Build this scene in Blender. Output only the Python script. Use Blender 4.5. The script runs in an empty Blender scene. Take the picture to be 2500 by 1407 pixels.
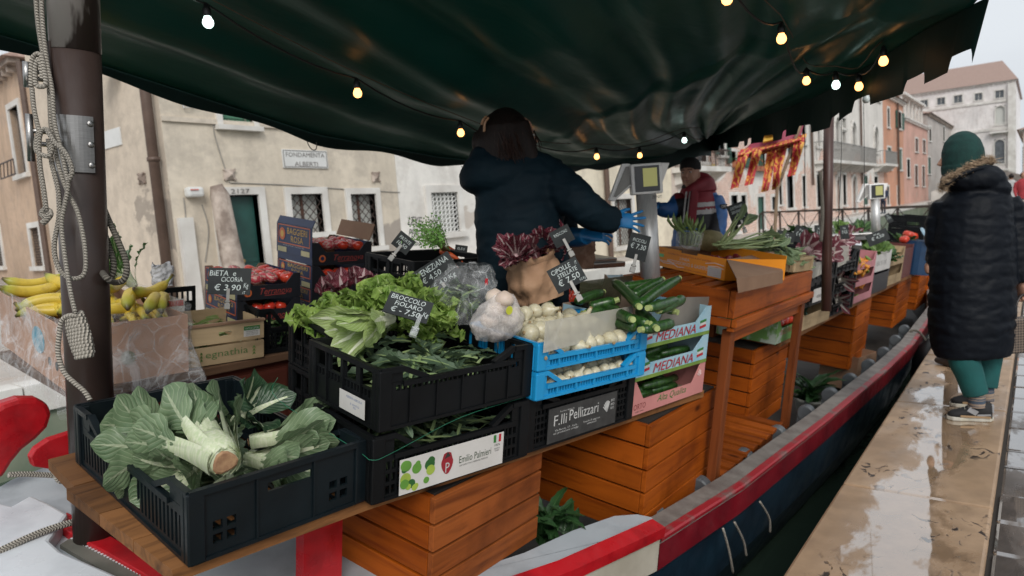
import bpy, bmesh, math, random
import numpy as np
from mathutils import Vector, Matrix, noise, Euler
PI=math.pi
random.seed(7)
sc=bpy.context.scene
COL=sc.collection
# ---------------------------------------------------------------- camera geometry (world Y runs along the quay, X to the right, Z up)
FP=1667.0; CX,CY=1250.0,703.5
def _n(v): v=np.array(v,float); return v/np.linalg.norm(v)
_dn=_n((1200,16300,FP)); _Y=np.array((1288,-236,FP)); _Y=_n(_Y-_dn*_Y.dot(_dn)); _Z=-_dn; _X=_n(np.cross(_Y,_Z))
if _X[0]<0: _X=-_X
MC=np.array([_X,_Y,_Z]); CAM=np.array((0,0,1.4))
def ray(px,py): return MC@np.array((px-CX,py-CY,FP))
def W(px,py,ax,v):            # the point of the world plane axis=v seen at a photo position
    d=ray(px,py); return CAM+d*((v-CAM[ax])/d[ax])
def D(px,py,dep): return CAM+ray(px,py)*dep/FP
# the market boat heels towards the quay: everything on board is laid out in its own frame
def _T(a,b):
    c,s=math.cos,math.sin
    return np.array([[c(b),0,s(b)],[0,1,0],[-s(b),0,c(b)]])@np.array([[1,0,0],[0,c(a),-s(a)],[0,s(a),c(a)]])
TB=_T(math.radians(-1.907),math.radians(7.961)); P0=np.array([-1.5,1.3,0.]); PW=np.array([-1.5,1.3,.592])
def toB(w): return TB.T@(np.array(w)-PW)+P0
def toW(b): return TB@(np.array(b,float)-P0)+PW
CB=toB(CAM)
def B(px,py,ax,v):
    d=TB.T@ray(px,py); return CB+d*((v-CB[ax])/d[ax])
MBOAT=Matrix([[*TB[0],0],[*TB[1],0],[*TB[2],0],[0,0,0,1]])
_o=toW((0,0,0)); MBOAT.translation=Vector(_o)
# ---------------------------------------------------------------- materials
def _nt(name):
    m=bpy.data.materials.new(name); m.use_nodes=True
    nt=m.node_tree; b=nt.nodes['Principled BSDF']; return m,nt,b
def _coord(nt,kind='Object',scale=(1,1,1)):
    tc=nt.nodes.new('ShaderNodeTexCoord'); mp=nt.nodes.new('ShaderNodeMapping'); mp.inputs['Scale'].default_value=scale
    nt.links.new(tc.outputs[kind],mp.inputs[0]); return mp.outputs[0]
def _noise(nt,co,scale,detail=4,rough=.55,dist=0):
    n=nt.nodes.new('ShaderNodeTexNoise'); n.inputs['Scale'].default_value=scale; n.inputs['Detail'].default_value=detail
    n.inputs['Roughness'].default_value=rough; n.inputs['Distortion'].default_value=dist
    nt.links.new(co,n.inputs['Vector']); return n.outputs['Fac']
def _ramp(nt,fac,stops):
    r=nt.nodes.new('ShaderNodeValToRGB'); e=r.color_ramp.elements
    while len(e)<len(stops): e.new(.5)
    for k,(p,c) in enumerate(stops):
        e[k].position=p; e[k].color=(c if hasattr(c,'__len__') else (c,c,c))[:3]+(1,) if hasattr(c,'__len__') else (c,c,c,1)
    nt.links.new(fac,r.inputs[0]); return r.outputs[0]
def _mix(nt,f,a,b,mode='MIX'):
    m=nt.nodes.new('ShaderNodeMix'); m.data_type='RGBA'; m.blend_type=mode
    for s,v in ((0,f),(6,a),(7,b)):
        if hasattr(v,'is_linked') or hasattr(v,'links'): nt.links.new(v,m.inputs[s])
        elif s==0: m.inputs[0].default_value=v
        else: m.inputs[s].default_value=tuple(v)[:3]+(1,)
    return m.outputs[2]
def _bump(nt,b,h,st,dist=.01):
    n=nt.nodes.new('ShaderNodeBump'); n.inputs['Strength'].default_value=st; n.inputs['Distance'].default_value=dist
    nt.links.new(h,n.inputs['Height']); nt.links.new(n.outputs[0],b.inputs['Normal'])
def mat(name,c,rough=.6,c2=None,vs=6,metal=0,bump=0,bs=None,stretch=(1,1,1),spec=.5,detail=4,contrast=(.35,.65),kind='Object',bd=.01,rv=0,coat=0,sub=0):
    m,nt,b=_nt(name); co=_coord(nt,kind,stretch)
    c2=c2 or tuple(x*.72 for x in c)
    f=_noise(nt,co,vs,detail); col=_ramp(nt,f,[(contrast[0],c2),(contrast[1],c)]); nt.links.new(col,b.inputs['Base Color'])
    b.inputs['Roughness'].default_value=rough; b.inputs['Metallic'].default_value=metal; b.inputs['Specular IOR Level'].default_value=spec
    if coat: b.inputs['Coat Weight'].default_value=coat; b.inputs['Coat Roughness'].default_value=.15
    if rv:
        r=_ramp(nt,_noise(nt,co,vs*2.3),[(.35,max(rough-rv,.02)),(.65,min(rough+rv,1))]); nt.links.new(r,b.inputs['Roughness'])
    if bump: _bump(nt,b,_noise(nt,co,bs or vs*4,6),bump,bd)
    if sub: b.inputs['Subsurface Weight'].default_value=sub; b.inputs['Subsurface Radius'].default_value=(.02,.02,.01); b.inputs['Subsurface Scale'].default_value=.3
    return m
def wood(name,c,c2,ax=0,scale=1,rough=.5,bump=.25,knots=True):
    m,nt,b=_nt(name); s=[14,14,14]; s[ax]=1.1
    co=_coord(nt,'Object',tuple(x*scale for x in s)); oi=nt.nodes.new('ShaderNodeObjectInfo'); ad=nt.nodes.new('ShaderNodeVectorMath'); ad.operation='MULTIPLY_ADD'; nt.links.new(oi.outputs['Random'],ad.inputs[0]); ad.inputs[1].default_value=(31,47,23); nt.links.new(co,ad.inputs[2]); co=ad.outputs[0]
    f=_noise(nt,co,1.6,6,.6,.8); col=_ramp(nt,f,[(.3,c2),(.5,c),(.72,tuple(x*1.15 for x in c))])
    co2=_coord(nt,'Object',(1,1,1)); g=_noise(nt,co2,2.2,3); col=_mix(nt,_ramp(nt,g,[(.4,0.),(.75,.55)]),col,c2)
    if knots:
        v=nt.nodes.new('ShaderNodeTexVoronoi'); v.inputs['Scale'].default_value=5.5; st=[1,1,1]; st[ax]=.45
        nt.links.new(_coord(nt,'Object',st),v.inputs['Vector'])
        k=_ramp(nt,v.outputs['Distance'],[(.04,.9),(.11,0.)]); col=_mix(nt,k,col,tuple(x*.25 for x in c2))
    col=_mix(nt,1,col,_ramp(nt,oi.outputs['Random'],[(0.,.62),(1.,1.0)]),'MULTIPLY'); dm=_noise(nt,_coord(nt,'Object',(1,1,1)),3.1,6,.65); col=_mix(nt,_ramp(nt,dm,[(.52,0.),(.72,.55)]),col,tuple(x*.35 for x in c2))
    nt.links.new(col,b.inputs['Base Color']); b.inputs['Roughness'].default_value=rough; b.inputs['Specular IOR Level'].default_value=.15
    _bump(nt,b,f,bump,.004); return m
def emis(name,c,s):
    m,nt,b=_nt(name); b.inputs['Base Color'].default_value=(*c,1); b.inputs['Emission Color'].default_value=(*c,1); b.inputs['Emission Strength'].default_value=s
    b.inputs['Roughness'].default_value=.4
    return m
def film(name,tint=(.9,.92,.93),op=.22,rough=.12,scale=9,bump=.8,white=.25):   # crumpled clear plastic
    m,nt,b=_nt(name); co=_coord(nt); t=nt.nodes.new('ShaderNodeBsdfTransparent'); mx=nt.nodes.new('ShaderNodeMixShader')
    b.inputs['Base Color'].default_value=(*tint,1); b.inputs['Roughness'].default_value=rough
    f=_noise(nt,co,scale,7,.62,1.6); v=nt.nodes.new('ShaderNodeTexVoronoi'); v.inputs['Scale'].default_value=scale*1.3; v.feature='DISTANCE_TO_EDGE'; nt.links.new(co,v.inputs['Vector'])
    crease=_ramp(nt,v.outputs['Distance'],[(0.,.55),(.035,0.)])
    a=nt.nodes.new('ShaderNodeMath'); a.operation='ADD'; r=_ramp(nt,f,[(.45,op),(.68,min(1,op+white))]); nt.links.new(r,a.inputs[0]); 
    mu=nt.nodes.new('ShaderNodeMath'); mu.operation='MULTIPLY'; nt.links.new(crease,mu.inputs[0]); mu.inputs[1].default_value=.35; nt.links.new(mu.outputs[0],a.inputs[1]); a.use_clamp=True
    nt.links.new(a.outputs[0],mx.inputs[0]); nt.links.new(t.outputs[0],mx.inputs[1]); nt.links.new(b.outputs[0],mx.inputs[2])
    _bump(nt,b,f,bump,.02); nt.links.new(mx.outputs[0],nt.nodes['Material Output'].inputs[0]); return m
def leafmat(name,c,c2,vein,rough=.42,vs=14,veinw=.035,side=11,trans=.25):
    # blade colour with a midrib and side veins running along the leaf's own UVs
    m,nt,b=_nt(name); tc=nt.nodes.new('ShaderNodeUVMap'); sp=nt.nodes.new('ShaderNodeSeparateXYZ'); nt.links.new(tc.outputs[0],sp.inputs[0])
    def M(op,a,bb=None):
        n=nt.nodes.new('ShaderNodeMath'); n.operation=op
        for i,v in enumerate((a,bb)):
            if v is None: continue
            if hasattr(v,'links'): nt.links.new(v,n.inputs[i])
            else: n.inputs[i].default_value=v
        return n.outputs[0]
    au=M('ABSOLUTE',M('SUBTRACT',sp.outputs[0],.5)); taper=M('SUBTRACT',1.35,sp.outputs[1])
    mid=M('LESS_THAN',au,M('MULTIPLY',taper,veinw))
    w=M('SINE',M('MULTIPLY',M('SUBTRACT',sp.outputs[1],M('MULTIPLY',au,.9)),side*6.283)); sv=M('GREATER_THAN',w,.93)
    vm=M('MAXIMUM',mid,M('MULTIPLY',sv,.55))
    co=_coord(nt); col=_ramp(nt,_noise(nt,co,vs,5),[(.35,c2),(.65,c)]); col=_mix(nt,vm,col,vein)
    nt.links.new(col,b.inputs['Base Color']); b.inputs['Roughness'].default_value=rough
    h=_mix(nt,.6,_noise(nt,co,vs*3,3),w); _bump(nt,b,h,.25,.004)
    if trans:
        tr=nt.nodes.new('ShaderNodeBsdfTranslucent'); nt.links.new(col,tr.inputs[0]); mx=nt.nodes.new('ShaderNodeMixShader'); mx.inputs[0].default_value=trans
        nt.links.new(b.outputs[0],mx.inputs[1]); nt.links.new(tr.outputs[0],mx.inputs[2]); nt.links.new(mx.outputs[0],nt.nodes['Material Output'].inputs[0])
    return m
# ---------------------------------------------------------------- mesh building
class G:
    def __init__(s): s.v=[];s.f=[];s.mi=[];s.uv={};s.M=Matrix.Identity(4)
    def add(s,vs,fs,mi=0,M=None,uvs=None):
        k=len(s.v); T=M if M is not None else s.M
        s.v+= [tuple(T@Vector(p)) for p in vs]
        for i,f in enumerate(fs):
            if uvs: s.uv[len(s.f)]=[uvs[a] for a in f]
            s.f.append(tuple(k+a for a in f)); s.mi.append(mi)
        return s
    def box(s,a,b,mi=0,M=None):
        x0,y0,z0=a;x1,y1,z1=b
        return s.add([(x0,y0,z0),(x1,y0,z0),(x1,y1,z0),(x0,y1,z0),(x0,y0,z1),(x1,y0,z1),(x1,y1,z1),(x0,y1,z1)],
              [(0,3,2,1),(4,5,6,7),(0,1,5,4),(1,2,6,5),(2,3,7,6),(3,0,4,7)],mi,M)
    def bar(s,p,q,w,h=None,mi=0,up=(0,0,1)):
        h=h or w; p=Vector(p);q=Vector(q); d=q-p; L=d.length
        if L<1e-6: return s
        x=d.normalized(); u=Vector(up)
        if abs(x.dot(u))>.98: u=Vector((0,1,0))
        y=u.cross(x).normalized(); z=x.cross(y)
        Mt=Matrix([[x.x,y.x,z.x,p.x],[x.y,y.y,z.y,p.y],[x.z,y.z,z.z,p.z],[0,0,0,1]])
        return s.box((0,-w/2,-h/2),(L,w/2,h/2),mi,s.M@Mt)
    def tube(s,pts,r,n=8,mi=0,cap=True,flat=1,rfun=None,M=None):
        pts=[Vector(p) for p in pts]; N=len(pts); rr=r if hasattr(r,'__len__') else [r]*N
        vs=[];fs=[];uv=[]; t=(pts[1]-pts[0]).normalized(); ref=Vector((0,0,1)) if abs(t.z)<.9 else Vector((1,0,0)); u=t.cross(ref).normalized()
        for i,p in enumerate(pts):
            t=(pts[min(i+1,N-1)]-pts[max(i-1,0)]).normalized(); u=(u-t*u.dot(t)); u=u.normalized() if u.length>1e-6 else t.orthogonal().normalized(); w=t.cross(u)
            for k in range(n):
                a=2*PI*k/n; q=rr[i]*(rfun(a,i/(N-1)) if rfun else 1)
                vs.append(p+u*math.cos(a)*q+w*math.sin(a)*q*flat); uv.append((k/n,i/(N-1)))
        for i in range(N-1):
            for k in range(n):
                a=i*n+k;b=i*n+(k+1)%n; fs.append((a,b,b+n,a+n))
        if cap:
            fs.append(tuple(range(n-1,-1,-1))); fs.append(tuple((N-1)*n+k for k in range(n)))
        return s.add(vs,fs,mi,M,uv)
    def lathe(s,prof,n=16,mi=0,M=None,rfun=None,cap=True):
        vs=[];fs=[];uv=[];N=len(prof)
        for i,(r,z) in enumerate(prof):
            for k in range(n):
                a=2*PI*k/n; q=r*(rfun(a,i/(N-1)) if rfun else 1); vs.append((math.cos(a)*q,math.sin(a)*q,z)); uv.append((k/n,i/(N-1)))
        for i in range(N-1):
            for k in range(n):
                a=i*n+k;b=i*n+(k+1)%n; fs.append((a,b,b+n,a+n))
        if cap: fs.append(tuple(range(n-1,-1,-1))); fs.append(tuple((N-1)*n+k for k in range(n)))
        return s.add(vs,fs,mi,M,uv)
    def grid(s,fn,nu,nv,mi=0,M=None):
        vs=[fn(i/nu,j/nv) for j in range(nv+1) for i in range(nu+1)]; uv=[(i/nu,j/nv) for j in range(nv+1) for i in range(nu+1)]
        fs=[(j*(nu+1)+i,j*(nu+1)+i+1,(j+1)*(nu+1)+i+1,(j+1)*(nu+1)+i) for j in range(nv) for i in range(nu)]
        return s.add(vs,fs,mi,M,uv)
    def poly(s,pts,z0,z1,mi=0,M=None,ax=2):   # prism of an outline; ax = extrusion axis
        n=len(pts)
        def P(p,z):
            return (p[0],p[1],z) if ax==2 else ((p[0],z,p[1]) if ax==1 else (z,p[0],p[1]))
        vs=[P(p,z0) for p in pts]+[P(p,z1) for p in pts]
        fs=[tuple(range(n-1,-1,-1)),tuple(range(n,2*n))]+[(i,(i+1)%n,n+(i+1)%n,n+i) for i in range(n)]
        return s.add(vs,fs,mi,M)
    def panel(s,L,H,T,holes,M=None,mi=0):     # plate in XZ (thickness along +Y) with rectangular openings
        e=1e-5
        xs=sorted(set([0,L]+[min(max(h[0],0),L) for h in holes]+[min(max(h[2],0),L) for h in holes]))
        zs=sorted(set([0,H]+[min(max(h[1],0),H) for h in holes]+[min(max(h[3],0),H) for h in holes]))
        nx,nz=len(xs)-1,len(zs)-1
        S=[[not any(h[0]-e<(xs[i]+xs[i+1])/2<h[2]+e and h[1]-e<(zs[j]+zs[j+1])/2<h[3]+e for h in holes) for j in range(nz)] for i in range(nx)]
        g=lambda i,j: 0<=i<nx and 0<=j<nz and S[i][j]
        vs=[];fs=[];idx={}
        def V(i,y,j):
            k=(i,y,j)
            if k not in idx: idx[k]=len(vs); vs.append((xs[i],T*y,zs[j]))
            return idx[k]
        for i in range(nx):
            for j in range(nz):
                if not S[i][j]: continue
                fs.append((V(i,0,j),V(i+1,0,j),V(i+1,0,j+1),V(i,0,j+1))); fs.append((V(i,1,j),V(i,1,j+1),V(i+1,1,j+1),V(i+1,1,j)))
                if not g(i-1,j): fs.append((V(i,0,j),V(i,0,j+1),V(i,1,j+1),V(i,1,j)))
                if not g(i+1,j): fs.append((V(i+1,0,j),V(i+1,1,j),V(i+1,1,j+1),V(i+1,0,j+1)))
                if not g(i,j-1): fs.append((V(i,0,j),V(i,1,j),V(i+1,1,j),V(i+1,0,j)))
                if not g(i,j+1): fs.append((V(i,0,j+1),V(i+1,0,j+1),V(i+1,1,j+1),V(i,1,j+1)))
        return s.add(vs,fs,mi,M)
    def obj(s,name,mats,parent=None,smooth=False,bev=0,Mx=None,sub=0):
        me=bpy.data.meshes.new(name); me.from_pydata(s.v,[],s.f)
        for m in (mats if isinstance(mats,(list,tuple)) else [mats]): me.materials.append(m)
        me.polygons.foreach_set('material_index',s.mi)
        if s.uv:
            ul=me.uv_layers.new(name='UVMap')
            for fi,u in s.uv.items():
                for k,li in enumerate(me.polygons[fi].loop_indices): ul.data[li].uv=u[k]
        if smooth: me.polygons.foreach_set('use_smooth',[True]*len(me.polygons))
        me.update()
        o=bpy.data.objects.new(name,me); COL.objects.link(o)
        if parent: o.parent=parent
        if Mx is not None: o.matrix_world=Mx
        if bev: b=o.modifiers.new('b','BEVEL'); b.width=bev; b.segments=2; b.limit_method='ANGLE'
        if sub: b=o.modifiers.new('s','SUBSURF'); b.levels=sub; b.render_levels=sub
        return o
def frame(loc,yaw=0,fr='B',tilt=(0,0)):
    L=Matrix.Translation(Vector(loc))@Matrix.Rotation(math.radians(yaw),4,'Z')@Matrix.Rotation(math.radians(tilt[0]),4,'X')@Matrix.Rotation(math.radians(tilt[1]),4,'Y')
    return MBOAT@L if fr=='B' else L
def tag(o,label=None,cat=None,group=None,kind=None):
    if label: o['label']=label
    if cat: o['category']=cat
    if group: o['group']=group
    if kind: o['kind']=kind
    return o
def thing(name,label,cat,loc=(0,0,0),yaw=0,fr='B',group=None,tilt=(0,0),M=None):
    o=bpy.data.objects.new(name,None); COL.objects.link(o); o.empty_display_size=.05
    o.matrix_world=M if M is not None else frame(loc,yaw,fr,tilt)
    return tag(o,label,cat,group)
def kids(o): return [c for c in bpy.data.objects if c.parent==o]
def dup(o,M=None,label=None,group=None,parent=None,_k=None):
    c=o.copy(); COL.objects.link(c)
    if parent is not None: c.parent=parent
    if M is not None: c.matrix_world=M
    if label: c['label']=label
    if group: c['group']=group
    for ch in (_k or kids)(o): dup(ch,parent=c,_k=_k)
    return c
def camM(px,py,dep,roll=0,yaw=0,pitch=0):   # frame at a point: x to the right, y away, z up as seen by the photographer, then turned
    p=D(px,py,dep); r=Vector(MC[:,0]); u=-Vector(MC[:,1]); f=Vector(MC[:,2])
    R=Matrix([[r.x,f.x,u.x],[r.y,f.y,u.y],[r.z,f.z,u.z]]).to_4x4()
    R=R@Matrix.Rotation(math.radians(-roll),4,'Y')@Matrix.Rotation(math.radians(yaw),4,'Z')@Matrix.Rotation(math.radians(pitch),4,'X')
    return Matrix.Translation(Vector(p))@R
_tc={}
def textobj(name,s,Wd,Hd,m,parent,loc,rot=(PI/2,0,0),ext=.0006,shear=0,keep=False):
    cu=bpy.data.curves.new(name,'FONT'); cu.body=s; cu.extrude=0; cu.shear=shear; cu.resolution_u=2; cu.align_x='CENTER'
    t=bpy.data.objects.new(name,cu); COL.objects.link(t); dg=bpy.context.evaluated_depsgraph_get(); me=bpy.data.meshes.new_from_object(t.evaluated_get(dg))
    bpy.data.objects.remove(t); bpy.data.curves.remove(cu)
    me.name=name; n=len(me.vertices); a=np.zeros(n*3); me.vertices.foreach_get('co',a); a=a.reshape(-1,3)
    lo=a.min(0);hi=a.max(0); sx=Wd/max(hi[0]-lo[0],1e-6); sy=Hd/max(hi[1]-lo[1],1e-6)
    if keep: sx=sy=min(sx,sy)
    a[:,0]=(a[:,0]-(lo[0]+hi[0])/2)*sx; a[:,1]=(a[:,1]-lo[1])*sy
    me.vertices.foreach_set('co',a.ravel()); me.materials.clear(); me.materials.append(m); me.update()
    o=bpy.data.objects.new(name,me); COL.objects.link(o); o.parent=parent; o.location=loc; o.rotation_euler=rot; return o
def jit(p,a): return (p[0]+random.uniform(-a,a),p[1]+random.uniform(-a,a),p[2]+random.uniform(-a,a))
def cat_rom(P,n=6):
    P=[Vector(p) for p in P]; out=[]
    for i in range(len(P)-1):
        a=P[max(i-1,0)];b=P[i];c=P[i+1];d=P[min(i+2,len(P)-1)]
        for k in range(n):
            t=k/n; out.append(.5*((2*b)+(c-a)*t+(2*a-5*b+4*c-d)*t*t+(3*b-a-3*c+d)*t**3))
    out.append(P[-1]); return out
def interp(tab,x):
    if x<=tab[0][0]: return tab[0][1]
    for (a,p),(b,q) in zip(tab,tab[1:]):
        if x<=b: return p+(q-p)*(x-a)/(b-a)
    return tab[-1][1]
def remesh(G_,name,vox,mats,parent=None,it=3,Mx=None,sub=0):
    o=G_.obj(name,mats,parent); md=o.modifiers.new('r','REMESH'); md.mode='VOXEL'; md.voxel_size=vox; md.use_smooth_shade=True
    if it: s_=o.modifiers.new('s','SMOOTH'); s_.factor=.6; s_.iterations=it
    dg=bpy.context.evaluated_depsgraph_get(); me=bpy.data.meshes.new_from_object(o.evaluated_get(dg)); o.modifiers.clear(); old=o.data; o.data=me; bpy.data.meshes.remove(old); me.name=name
    me.polygons.foreach_set('use_smooth',[True]*len(me.polygons))
    if len(me.materials)==0: me.materials.append(mats if not isinstance(mats,(list,tuple)) else mats[0])
    if Mx is not None: o.matrix_world=Mx
    return o
# ---------------------------------------------------------------- camera, light
cd=bpy.data.cameras.new('camera'); cam=bpy.data.objects.new('camera',cd); COL.objects.link(cam); sc.camera=cam
cd.sensor_width=36; cd.lens=36*FP/2500; cd.clip_start=.05; cd.clip_end=800
r,d,f=MC[:,0],MC[:,1],MC[:,2]
cam.matrix_world=Matrix([[r[0],-d[0],-f[0],CAM[0]],[r[1],-d[1],-f[1],CAM[1]],[r[2],-d[2],-f[2],CAM[2]],[0,0,0,1]])
cd.dof.use_dof=True; cd.dof.focus_distance=2.1; cd.dof.aperture_fstop=4.0
SUN_EL,SUN_ROT=math.radians(37),math.radians(134)
w=bpy.data.worlds.new('World'); sc.world=w; w.use_nodes=True; nt=w.node_tree; bg=nt.nodes['Background']
sky=nt.nodes.new('ShaderNodeTexSky'); sky.sky_type='NISHITA'; sky.sun_disc=False; sky.sun_elevation=SUN_EL; sky.sun_rotation=SUN_ROT; sky.air_density=2; sky.dust_density=6
hs=nt.nodes.new('ShaderNodeHueSaturation'); hs.inputs['Saturation'].default_value=.12; nt.links.new(sky.outputs[0],hs.inputs['Color'])
# overcast: a pale even cloud layer over the hazy sky
cl=_noise(nt,_coord(nt,'Generated',(1,1,2.5)),1.6,5,.6); cc=_ramp(nt,cl,[(.3,(5.5,5.85,6.3)),(.7,(6.4,6.8,7.25))])
mx=_mix(nt,.82,hs.outputs[0],cc); nt.links.new(mx,bg.inputs['Color']); bg.inputs['Strength'].default_value=.118
sl=bpy.data.lights.new('sun','SUN'); sl.energy=1.5; sl.angle=math.radians(25); sl.color=(1,.965,.91); so=bpy.data.objects.new('sun',sl); COL.objects.link(so)
az=SUN_ROT; dv=Vector((math.sin(az)*math.cos(SUN_EL),math.cos(az)*math.cos(SUN_EL),math.sin(SUN_EL)))
so.rotation_euler=dv.to_track_quat('Z','Y').to_euler()
sc.view_settings.view_transform='Standard'; sc.view_settings.look='None'; sc.view_settings.gamma=1; sc.view_settings.exposure=.18
# ---------------------------------------------------------------- setting materials
def facade_mat(name,base,patch,low=None,thr=.52,ps=.55,stain=.35,bump=.25,brick=None,seed=0):
    m,nt,b=_nt(name); co=_coord(nt,'Object'); mp=nt.nodes.new('ShaderNodeMapping'); mp.inputs['Location'].default_value=(seed*3.7,seed*1.3,seed*2.1); nt.links.new(co,mp.inputs[0]); co=mp.outputs[0]
    st=nt.nodes.new('ShaderNodeMapping'); st.inputs['Scale'].default_value=(1.6,1.6,.28); nt.links.new(co,st.inputs[0])
    big=_noise(nt,co,.45,4); col=_ramp(nt,big,[(.3,tuple(x*.8 for x in base)),(.55,base),(.8,tuple(min(1,x*1.1) for x in base))])
    streak=_ramp(nt,_noise(nt,st.outputs[0],1.3,6,.65),[(.48,0.),(.75,stain)]); col=_mix(nt,streak,col,tuple(x*.5 for x in base))
    fine=_noise(nt,co,6,6,.6); col=_mix(nt,_ramp(nt,fine,[(.42,0.),(.72,.42)]),col,tuple(x*.66 for x in base)); blot=_noise(nt,co,1.7,7,.68); col=_mix(nt,_ramp(nt,blot,[(.50,0.),(.60,.30)]),col,tuple(x*.78 for x in patch or base))
    if brick:
        br=nt.nodes.new('ShaderNodeTexBrick'); br.inputs['Scale'].default_value=1; br.inputs['Brick Width'].default_value=.26; br.inputs['Row Height'].default_value=.075; br.inputs['Mortar Size'].default_value=.012
        br.inputs['Color1'].default_value=(*brick,1); br.inputs['Color2'].default_value=(*[x*.6 for x in brick],1); br.inputs['Mortar'].default_value=(*[min(1,x*1.15+.1) for x in base],1)
        rot=nt.nodes.new('ShaderNodeMapping'); rot.inputs['Rotation'].default_value=(PI/2,0,0); nt.links.new(_coord(nt,'Object'),rot.inputs[0]); nt.links.new(rot.outputs[0],br.inputs['Vector']); pc=_mix(nt,_ramp(nt,fine,[(.3,0.),(.7,.5)]),br.outputs[0],tuple(x*1.1 for x in brick))
    else: pc=_mix(nt,fine,tuple(x*.75 for x in patch),patch)
    # height above the ground decides where plaster has fallen
    sx=nt.nodes.new('ShaderNodeSeparateXYZ'); nt.links.new(_coord(nt,'Object'),sx.inputs[0])
    pn=_noise(nt,co,ps,7,.58,.4); ma=nt.nodes.new('ShaderNodeMath'); ma.operation='MULTIPLY_ADD'; nt.links.new(sx.outputs[2],ma.inputs[0]); ma.inputs[1].default_value=-(low or 0); nt.links.new(pn,ma.inputs[2])
    msk=_ramp(nt,ma.outputs[0],[(thr,0.),(thr+.012,1.)]); col=_mix(nt,msk,col,pc); nt.links.new(col,b.inputs['Base Color']); b.inputs['Roughness'].default_value=.9; b.inputs['Specular IOR Level'].default_value=.2
    h=_mix(nt,.7,_mix(nt,1,fine,msk,'SUBTRACT'),_noise(nt,co,22,4)); _bump(nt,b,h,bump,.03); return m
stone=mat('istrian_stone',(.72,.70,.66),.7,(.55,.52,.48),1.5,bump=.3,bs=14)
stone_old=mat('weathered_stone',(.50,.42,.36),.85,(.22,.17,.14),3,bump=.6,bs=20,contrast=(.4,.6))
glassd=mat('window_glass',(.045,.055,.06),.08,(.10,.11,.12),2,spec=.8)
curtain=mat('curtain_cloth',(.62,.62,.58),.9,(.42,.43,.40),9,stretch=(6,6,.5),bump=.4,bs=10)
greenp=mat('green_shutter_paint',(.035,.12,.085),.55,(.02,.07,.05),6,bump=.2)
peelp=mat('peeling_green_paint',(.07,.19,.12),.7,(.33,.30,.24),5,contrast=(.38,.42),stretch=(1,1,.6),bump=.3)
doorg=mat('door_green_paint',(.02,.085,.072),.45,(.015,.06,.05),4,bump=.15)
brownp=mat('brown_shutter_paint',(.16,.07,.045),.6,(.1,.045,.03),5)
iron=mat('wrought_iron',(.035,.03,.028),.6,(.07,.04,.03),12,bump=.3)
irongrey=mat('grey_painted_iron',(.28,.28,.27),.55,(.2,.19,.18),6)
pipem=mat('downpipe_brown',(.12,.075,.055),.5,(.09,.055,.04),5)
tile=mat('roof_tile',(.40,.28,.23),.85,(.26,.17,.14),9,bump=.8,bs=30,stretch=(1,1,1))
whitepl=mat('white_plastic',(.7,.7,.68),.4,(.6,.6,.58),3)
timber=wood('weathered_timber',(.24,.17,.11),(.12,.085,.06),2,.6)
redlamp=mat('red_lens',(.75,.09,.04),.3)
yellowm=mat('yellow_sign_paint',(.75,.52,.08),.6)
letter_dk=mat('engraved_letters',(.16,.14,.13),.8)
graf=mat('graffiti_black',(.03,.03,.035),.6)
# ---------------------------------------------------------------- ground and water
def wetf(nt,ps,trough):   # low = standing water; the kerb is worn hollow along its middle
    n=_noise(nt,_coord(nt,'Object',(1.5,.6,1)),ps,6,.6,.3)
    if not trough: return n
    sx=nt.nodes.new('ShaderNodeSeparateXYZ'); nt.links.new(_coord(nt,'Object'),sx.inputs[0]); a=nt.nodes.new('ShaderNodeMath'); a.operation='ADD'; nt.links.new(sx.outputs[0],a.inputs[0]); a.inputs[1].default_value=.45
    b=nt.nodes.new('ShaderNodeMath'); b.operation='ABSOLUTE'; nt.links.new(a.outputs[0],b.inputs[0]); c=nt.nodes.new('ShaderNodeMath'); c.operation='MULTIPLY_ADD'; nt.links.new(b.outputs[0],c.inputs[0]); c.inputs[1].default_value=1.0; nt.links.new(n,c.inputs[2]); return c.outputs[0]
def wet_stone(name,c,c2,joint_y,xa,xb,puddle=.5,ps=1.1,pits=True,dark=None):
    m,nt,b=_nt(name); co=_coord(nt,'Object')
    n1=_noise(nt,co,1.1,5); n2=_noise(nt,co,9,6); col=_ramp(nt,n1,[(.3,c2),(.65,c)]); col=_mix(nt,_ramp(nt,n2,[(.4,0.),(.7,.45)]),col,tuple(x*.6 for x in c2))
    n3=_noise(nt,_coord(nt,'Object',(1,.7,1)),14,3,.5,1.2); pit=_ramp(nt,n3,[(.36,1.),(.41,0.)])
    n4=_ramp(nt,_noise(nt,co,2.2,3),[(.48,0.),(.58,1.)]); pk=nt.nodes.new('ShaderNodeMath'); pk.operation='MULTIPLY'; nt.links.new(pit,pk.inputs[0]); nt.links.new(n4,pk.inputs[1])
    if pits: col=_mix(nt,pk.outputs[0],col,(.035,.022,.015))
    nt.links.new(col,b.inputs['Base Color'])
    wet=wetf(nt,ps,pits); r=_ramp(nt,wet,[(puddle-.03,.035),(puddle+.05,.26),(puddle+.2,.50)]); nt.links.new(r,b.inputs['Roughness']); b.inputs['Specular IOR Level'].default_value=.35
    cw=_ramp(nt,wet,[(puddle+.0,1.),(puddle+.05,.0)]); nt.links.new(cw,b.inputs['Coat Weight']); b.inputs['Coat IOR'].default_value=3.3; b.inputs['Coat Roughness'].default_value=.03
    hb=_mix(nt,.5,_noise(nt,co,3.5,3),n2); k=_ramp(nt,wet,[(puddle-.03,.0),(puddle+.15,1.)]); hh=_mix(nt,k,(.5,.5,.5),hb)
    if pits: hh=_mix(nt,pk.outputs[0],hh,(0,0,0))
    _bump(nt,b,hh,.28,.012); return m
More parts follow.
